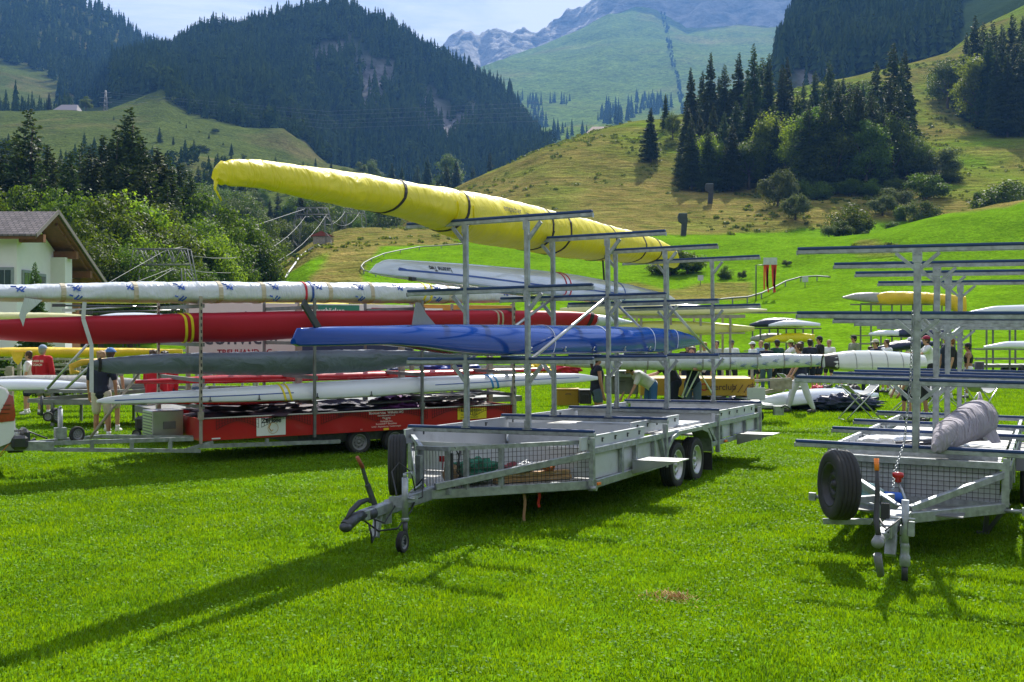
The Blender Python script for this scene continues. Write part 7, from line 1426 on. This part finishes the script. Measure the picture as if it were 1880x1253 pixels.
person(1096, 22.6, 1.66, 10, 'woman with a white cap and ponytail in a dark tank top and denim skirt', 'stand', 'navy', 'denim', 'mini', 'none', 'white', 'brown', 1, True, fine=True)
person(1196, 24.6, 1.70, 200, 'rower in a white shirt and blue patterned shorts bending over', 'bend', 'white', 'blue', 'shorts', 'short', None, 'brown')
person(1240, 24.8, 1.78, 170, 'rower in black bending under the long white boat', 'lean', 'black', 'navy', 'shorts', 'short', None, 'dark')
person(1272, 24.6, 1.76, 250, 'rower in denim shorts unfolding a white trestle', 'reach', 'navy', 'denim', 'shorts', 'short', None, 'brown', 1)
o = MB().tube([(0, 0, 0), (.28, 0, .75), (.72, 0, 0)], .022, 8).tube([(.1, .1, 0), (.5, .1, .8)], .018, 6).build('white_trestle', WHITEP); o.location = at(1252, 730, 24.3); tag(o, 'white trestle held up by the rower in denim shorts', 'trestle')
GR = 'rowers and coaches'
for a in [(1343, 37, 1.78, 270, 'rower in a white T-shirt and navy cap facing the camera behind the racks', 'stand', 'white', 'black', 'shorts', 'short', 'navy', 'brown'),
          (1262, 33, 1.74, 270, 'rower with a black cap whose head shows right of the blue boat', 'stand', 'black', 'navy', 'shorts', 'short', 'black', 'dark'),
          (1293, 34, 1.74, 250, 'fair haired rower whose head shows between the racks', 'stand', 'white', 'navy', 'shorts', 'short', None, 'fair'),
          (1382, 39, 1.70, 200, 'rower in white standing left of the girl with the ponytail', 'stand', 'white', 'navy', 'shorts', 'short', 'white', 'brown'),
          (1407, 37, 1.68, 80, 'girl in a navy shirt and dark jeans with a ponytail under her cap', 'stand', 'navy', 'denim', 'long', 'short', 'navy', 'brown'),
          (1427, 37.5, 1.78, 110, 'rower in a dark green T-shirt and navy cap turned left', 'stand', 'green', 'black', 'shorts', 'short', 'navy', 'brown'),
          (1457, 38.5, 1.78, 180, 'rower in white with a lime green cap', 'reach', 'white', 'navy', 'shorts', 'short', 'lime', 'brown'),
          (1471, 39.5, 1.70, 200, 'rower with a navy cap just right of the lime green cap', 'stand', 'grey', 'navy', 'shorts', 'short', 'navy', 'brown'),
          (1487, 37.5, 1.80, 100, 'rower with dark curly hair and a navy shirt seen from behind', 'stand', 'navy', 'navy', 'shorts', 'short', None, 'dark'),
          (1505, 38.5, 1.90, 190, 'tall rower in black with a black cap at the right end of the group', 'stand', 'black', 'navy', 'shorts', 'short', 'black', 'dark'),
          (1568, 41, 1.92, 200, 'rower in an olive shirt and black cap standing behind the glossy hull', 'stand', 'olive', 'navy', 'long', 'short', 'black', 'dark'),
          (1582, 36, 1.66, 330, 'brown haired rower in white stooping behind the glossy hull', 'lean', 'white', 'navy', 'long', 'short', None, 'brown'),
          (1608, 33.2, 1.84, 200, 'rower with a beige cap and dark trousers behind the glossy hull', 'stand', 'navy', 'navy', 'long', 'short', 'beige', 'brown'),
          (1628, 37, 1.80, 200, 'brown haired rower behind the navy wrapped boat', 'stand', 'white', 'navy', 'shorts', 'short', None, 'brown'),
          (1672, 38, 1.86, 180, 'rower with a white cap behind the navy wrapped boat', 'stand', 'white', 'navy', 'shorts', 'short', 'white', 'brown'),
          (1668, 26, 1.52, 200, 'grey haired person just above the glossy hull', 'stand', 'grey', 'navy', 'shorts', 'short', None, 'grey'),
          (1708, 34, 1.95, 170, 'rower in white with a maroon cap lifting the navy wrapped boat', 'reach', 'white', 'black', 'shorts', 'short', 'maroon', 'brown'),
          (1747, 34, 1.90, 170, 'auburn haired rower in a black T-shirt between the posts', 'stand', 'black', 'black', 'shorts', 'short', None, 'red'),
          (1738, 37, 1.94, 190, 'rower in navy with a white cap behind the auburn haired one', 'stand', 'navy', 'navy', 'shorts', 'short', 'white', 'brown')]:
    person(a[0], a[1], a[2], a[3], a[4], *a[5:])
person(1778, 34, 1.72, 160, 'woman in a black sports top and white shorts with a black cap', 'stand', 'black', 'white', 'mini', 'none', 'black', 'dark', 1, bare=True)
person(1470, 28.2, 1.80, 175, 'man in a navy T-shirt and light grey sweatpants carrying the boat, striding left', 'walk', 'navy', 'ltgrey', 'loose', 'short', None, 'brown', 0, fine=True, build=1.05)
person(1696, 25.5, 1.75, 185, 'rower in a pale shirt and black shorts stooping behind the posts', 'bend', 'ltgrey', 'black', 'shorts', 'short', None, 'brown', 1)

for a in [(1316, 38, 1.74, 250, 'rower in a grey shirt between the posts right of the blue boat', 'stand', 'grey', 'navy', 'shorts', 'short', None, 'dark'),
          (1397, 40, 1.72, 220, 'rower in sky blue behind the ponytailed girl', 'stand', 'sky', 'navy', 'shorts', 'short', None, 'fair'),
          (1443, 40, 1.66, 20, 'rower in a red top partly hidden behind the lime green cap', 'lean', 'red', 'navy', 'shorts', 'short', None, 'brown'),
          (1522, 41, 1.74, 230, 'rower in white standing alone right of the tall one in black', 'stand', 'white', 'black', 'shorts', 'short', None, 'fair'),
          (1645, 39, 1.74, 160, 'rower in navy with a beige cap behind the wrapped boat', 'stand', 'navy', 'navy', 'shorts', 'short', 'beige', 'brown'),
          (1722, 38, 1.74, 190, 'rower in a sky blue shirt between two posts of the right trailer', 'stand', 'sky', 'navy', 'shorts', 'short', None, 'dark')]:
    person(a[0], a[1], a[2], a[3], a[4], *a[5:])
# ------------------------------------------------------------------ grass blades
def grass(name, bands, m, seed=3):
    r = np.random.default_rng(seed); VV = []; FF = []; nv = 0
    for (Y0, Y1, dens, hgt, wid, two) in bands:
        area = .5 * (Y1 * Y1 - Y0 * Y0) * 1.06; n = int(area * dens)
        Y = np.sqrt(r.random(n) * (Y1 * Y1 - Y0 * Y0) + Y0 * Y0); X = (r.random(n) - .5) * 1.06 * Y
        cl = np.sin(X * 5.1 + 2 * np.sin(Y * 3.7)) * np.sin(Y * 4.3 + 1.5 * np.sin(X * 2.9)) + .6 * np.sin(X * 1.1 + 3) * np.sin(Y * .9)
        h = hgt * (0.55 + .75 * r.random(n)) * (1 + .30 * cl).clip(.45, 1.6); w_ = wid * (.7 + .6 * r.random(n)); a = r.uniform(0, 6.283, n); ln = h * r.uniform(.1, .75, n); b = r.uniform(0, 6.283, n)
        sx, sy = np.cos(a) * w_ / 2, np.sin(a) * w_ / 2; lx, ly = np.cos(b) * ln, np.sin(b) * ln; z = np.full(n, -.004)
        p0 = np.stack([X - sx, Y - sy, z], -1); p1 = np.stack([X + sx, Y + sy, z], -1); q0 = np.stack([X - sx * .75 + lx * .35, Y - sy * .75 + ly * .35, h * .6], -1); q1 = np.stack([X + sx * .75 + lx * .35, Y + sy * .75 + ly * .35, h * .6], -1); t = np.stack([X + lx, Y + ly, h * np.sqrt(np.maximum(.15, 1 - (ln / h) ** 2 * .6))], -1)
        V = np.stack([p0, p1, q1, q0, t], 1).reshape(-1, 3); i = np.arange(n)[:, None] * 5 + nv
        FF.append(np.concatenate([i + [0, 1, 2], i + [0, 2, 3], i + [3, 2, 4]]) if two else np.concatenate([i + [0, 1, 4]])); VV.append(V); nv += len(V)
    me = npmesh(name, np.concatenate(VV), np.concatenate(FF)); o = link(name, me, m); o['kind'] = 'stuff'; return o
mg = leafmat('grass_blades', (.056, .145, .002), (.190, .330, .004), .5, 1.1, rough=.36, tscale=1.5, objrand=False, spec=.4)
grass('grass', [(6.2, 10, 3600, .034, .0085, True), (10, 15, 2100, .036, .011, True), (15, 22, 1000, .040, .016, False), (22, 34, 420, .045, .026, False), (34, 48, 170, .05, .045, False)], mg)['label'] = 'short bright green lawn grass of the field'
def scrub(name, n, seed):
    r = np.random.default_rng(seed); C = []; 
    X = []; Yv = []
    while len(X) < n:
        Y = math.sqrt(r.random() * (400 ** 2 - 120 ** 2) + 120 ** 2); x = (r.random() - .42) * 1.0 * Y
        q = mn.fractal(V3((x * .03, Y * .03, 8)), 1, 2, 3)
        if bilin(NEAR, NEAR.dry, np.array([x]), np.array([Y]))[0] > .4 and q > r.uniform(-.1, .35): X.append(x); Yv.append(Y)
    X = np.array(X); Yv = np.array(Yv); z = bilin(NEAR, NEAR.grid[2], X, Yv); k = 16; sz = r.uniform(.12, .5, n) ** 1.0 * (1 + Yv / 400)
    d = r.normal(0, 1, (n, k, 3)); d /= np.linalg.norm(d, axis=2)[..., None]; d[..., 2] = np.abs(d[..., 2]) * .6
    P = (np.stack([X, Yv, z], -1)[:, None, :] + d * sz[:, None, None] * r.uniform(.6, 1.1, (n, k))[..., None]).reshape(-1, 3); N_ = d.reshape(-1, 3) + r.normal(0, .5, (n * k, 3)); N_ /= np.linalg.norm(N_, axis=1)[:, None]
    a = np.cross(N_, r.normal(0, 1, P.shape)); a /= np.linalg.norm(a, axis=1)[:, None]; b_ = np.cross(N_, a); s_ = (np.repeat(sz, k) * .38)[:, None]
    V = np.stack([P - a * s_, P - b_ * s_, P + a * s_, P + b_ * s_], 1).reshape(-1, 3)
    o = link(name, npmesh(name, V, np.arange(4 * n * k).reshape(-1, 4)), leafmat('scrub_leaves', (.05, .085, .015), (.13, .17, .03), .45, .1, tscale=1.6, objrand=False)); o['kind'] = 'stuff'; return o
scrub('low_scrub', 4200, 77)['label'] = 'low scrub and tall weeds scattered over the dry hillside'
# clover leaves lying among the blades
r = np.random.default_rng(21); n = 150000; Y = np.sqrt(r.random(n) * (24 ** 2 - 6.2 ** 2) + 6.2 ** 2); X = (r.random(n) - .5) * 1.06 * Y
keep = (np.sin(X * 3.1 + np.sin(Y * 2.3) * 2) * np.sin(Y * 2.7 + X) + .7 * r.random(n)) > .05; X = X[keep]; Y = Y[keep]; n = len(X)
C = np.stack([X, Y, .018 + .022 * r.random(n)], -1); nr = np.stack([r.normal(0, .45, n), r.normal(0, .45, n), np.ones(n)], -1); nr /= np.linalg.norm(nr, axis=1)[:, None]
a = np.cross(nr, r.normal(0, 1, (n, 3))); a /= np.linalg.norm(a, axis=1)[:, None]; b_ = np.cross(nr, a); s_ = (.006 + .007 * r.random(n))[:, None] * (1 + .03 * Y[:, None])
V = np.stack([C - a * s_, C - b_ * s_ * .8, C + a * s_, C + b_ * s_ * .8], 1).reshape(-1, 3)
o = link('clover', npmesh('clover', V, np.arange(4 * n).reshape(-1, 4)), leafmat('clover_leaves', (.06, .17, .006), (.17, .33, .012), .35, 1.2, rough=.6, tscale=1.5, objrand=False, spec=.12)); o['kind'] = 'stuff'; o['label'] = 'small glossy clover leaves in the lawn'
r = np.random.default_rng(9); mb = MB()
for k in range(280):
    a = r.uniform(0, 6.28); q = abs(r.normal(0, .12)); p = at(1236, 1099, 2.15 * FPX / (1099 - 604)); x, y = p.x + math.cos(a) * q * 1.2, p.y + math.sin(a) * q; mb.bar((x, y, .0), (x + r.normal(0, .03), y + r.normal(0, .03), .05 * r.random()), .006, .002)
o = mb.build('dry_grass_tuft', mat('straw', (.50, .30, .12), .8, var=.4, scale=9)); o['kind'] = 'stuff'; o['label'] = 'small dry rusty patch in the lawn'
# ------------------------------------------------------------------ woods (nobody could count them)
def wood(name, sheet, n, ub, Yb, hm, reject=None, seed=1, slim=0.17, leafy=0.0, label=None):
    r = np.random.default_rng(seed); V = []; F = []; nv = 0; placed = 0; tries = 0
    while placed < n and tries < n * 6:
        tries += 1; Y = r.uniform(*Yb); u = r.uniform(*ub); z = sheet.z(u, Y); v = VH - (z - H) * FPX / Y
        if reject is not None and reject(u, Y, v, r): continue
        h = hm * r.uniform(0.5, 1.15) * (1 + .45 * mn.noise(V3((u * .02, Y * .013, seed)))); X = (u - CX) / FPX * Y; a0 = r.uniform(0, 6.28); tiers = 7; k = 7
        if r.random() < leafy:
            h *= 0.8; m = 110; d = r.normal(0, 1, (m, 3)); d /= np.linalg.norm(d, axis=1)[:, None]; c = d * [h * .3, h * .3, h * .42] * (r.uniform(.7, 1.1, m))[:, None] + [X, Y, z + h * .5]
            s = h * .09; a = np.cross(d, r.normal(0, 1, (m, 3))); a /= np.linalg.norm(a, axis=1)[:, None]; b_ = np.cross(d, a)
            V.append(np.stack([c - a * s, c + a * s * .6 - b_ * s * .8, c + b_ * s], 1).reshape(-1, 3)); F.append(np.arange(3 * m).reshape(-1, 3) + nv); nv += 3 * m
        else:
            rad = h * slim * r.uniform(.8, 1.25); P = []
            for t in range(tiers):
                zt = 1 - (t + .6) / tiers * 0.97; rr_ = rad * (1 - zt) ** .8 * 1.15; zb = zt - 0.02; ztop = zt + 0.20 * (1.1 - zt * .5)
                a = a0 + t * 1.1 + np.arange(k) * 2 * np.pi / k
                for j in range(k):
                    q = r.uniform(.65, 1.2); w_ = 0.55
                    P += [[0, 0, min(ztop, 1.0)], [np.cos(a[j] - w_) * rr_ * q, np.sin(a[j] - w_) * rr_ * q, zb - r.uniform(0, .05)], [np.cos(a[j] + w_ * .7) * rr_ * q * .8, np.sin(a[j] + w_ * .7) * rr_ * q * .8, zb + .02]]
            P = np.array(P) * [1, 1, h] + [X, Y, z - 0.02 * h]; V.append(P); F.append(np.arange(len(P)).reshape(-1, 3) + nv); nv += len(P)
        placed += 1
    o = link(name, npmesh(name, np.concatenate(V), np.concatenate(F)), M_WOOD); tag(o, label, None, None, 'stuff'); return o
M_WOOD = leafmat('wood_needles', (0.013, 0.034, 0.012), (0.062, 0.096, 0.022), 0.12, 0.045, tscale=1.3, objrand=False, spec=0.0)
def rej_c(u, Y, v, r):
    if u > 1010: return True
    if Y < 720 and u < 560: return r.random() < .6
    for (a, b_, ru, rv) in ROCKS:
        if ((u - a) / ru) ** 2 + ((v - b_) / rv) ** 2 < 1.0 and r.random() < 0.80: return True
    return False
wood('forest_on_the_hill', HILLC, 6000, (205, 1015), (700, 1020), 19, rej_c, 5, leafy=0.16, label='dark blue green spruce forest covering the steep rocky hill in the middle')
wood('forest_on_the_left_slope', HILLL, 3200, (-420, 420), (870, 1480), 22, lambda u, Y, v, r: (Y < 1020 and -200 < u < 95 + (v - 150) * .6 and v > 110 and v < 185), 6, leafy=0.05, label='dark spruce forest on the slope at the upper left')
wood('forest_on_the_right_slope', HILLR, 1700, (1425, 2300), (535, 740), 20, lambda u, Y, v, r: (1440 < u < 1500 and 535 < Y < 585 and r.random() < .8) or (u > 1760 and Y < 700), 8, leafy=0.05, label='dark spruce forest at the upper right, behind the sunny hill')
def clumps(u, Y, v, r):
    for (a, b_, ru, rv) in [(970, 186, 26, 20), (1026, 185, 22, 10), (1064, 200, 5, 5), (1195, 196, 38, 16), (1125, 218, 34, 12), (1040, 250, 45, 10), (1160, 205, 10, 12), (985, 225, 20, 25)]:
        if ((u - a) / ru) ** 2 + ((v - b_) / rv) ** 2 < 1: return False
    return True
wood('spruce_clumps', ALP, 190, (930, 1260), (1050, 1900), 22, clumps, 9, label='small clumps of spruces on the pale green alpine pasture')
wood('gully_bushes', ALP, 150, (1205, 1262), (1300, 3000), 11, lambda u, Y, v, r: abs(u - (1216 + max(0, v - 20) * .21)) > 4, 14, leafy=.6, label='thin dark line of bushes along the gully of the alpine pasture')
wood('wood_on_the_meadow_flank', LEFT, 420, (300, 640), (600, 740), 15, lambda u, Y, v, r: v > 300 or (u < 560 and v > 262 and r.random() < .75), 15, leafy=.3, label='spruces and scrub covering the right flank of the left meadow')
wood('scrub_wood_below_the_meadow', LEFT, 260, (-250, 420), (330, 440), 9, lambda u, Y, v, r: mn.noise(V3((u * .02, Y * .05, 1))) < -.1, 16, leafy=.5, slim=.24, label='dark scrubby wood at the foot of the left meadow')
wood('copse_on_the_meadow_edge', LEFT, 150, (-60, 420), (612, 720), 16, lambda u, Y, v, r: (135 < u < 300) or (u > 300 and Y < 645), 10, label='row of dark spruces along the top edge of the left meadow')
# ------------------------------------------------------------------ haze
hb = MB(); hb.box((0, 1650, 620), (5600, 3660, 1250)); mh = bpy.data.materials.new('haze_air'); mh.use_nodes = True
N = mh.node_tree.nodes; N.remove(N['Principled BSDF']); pv = N.new('ShaderNodeVolumePrincipled'); pv.inputs['Color'].default_value = (0.16, 0.42, 1.0, 1); pv.inputs['Density'].default_value = 0.000125
pv.inputs['Density Attribute'].default_value = ''; pv.inputs['Anisotropy'].default_value = 0.25
mh.node_tree.links.new(pv.outputs[0], N['Material Output'].inputs['Volume'])
o = hb.build('haze', mh); o['kind'] = 'stuff'; o['label'] = 'thin blue haze in the valley air'
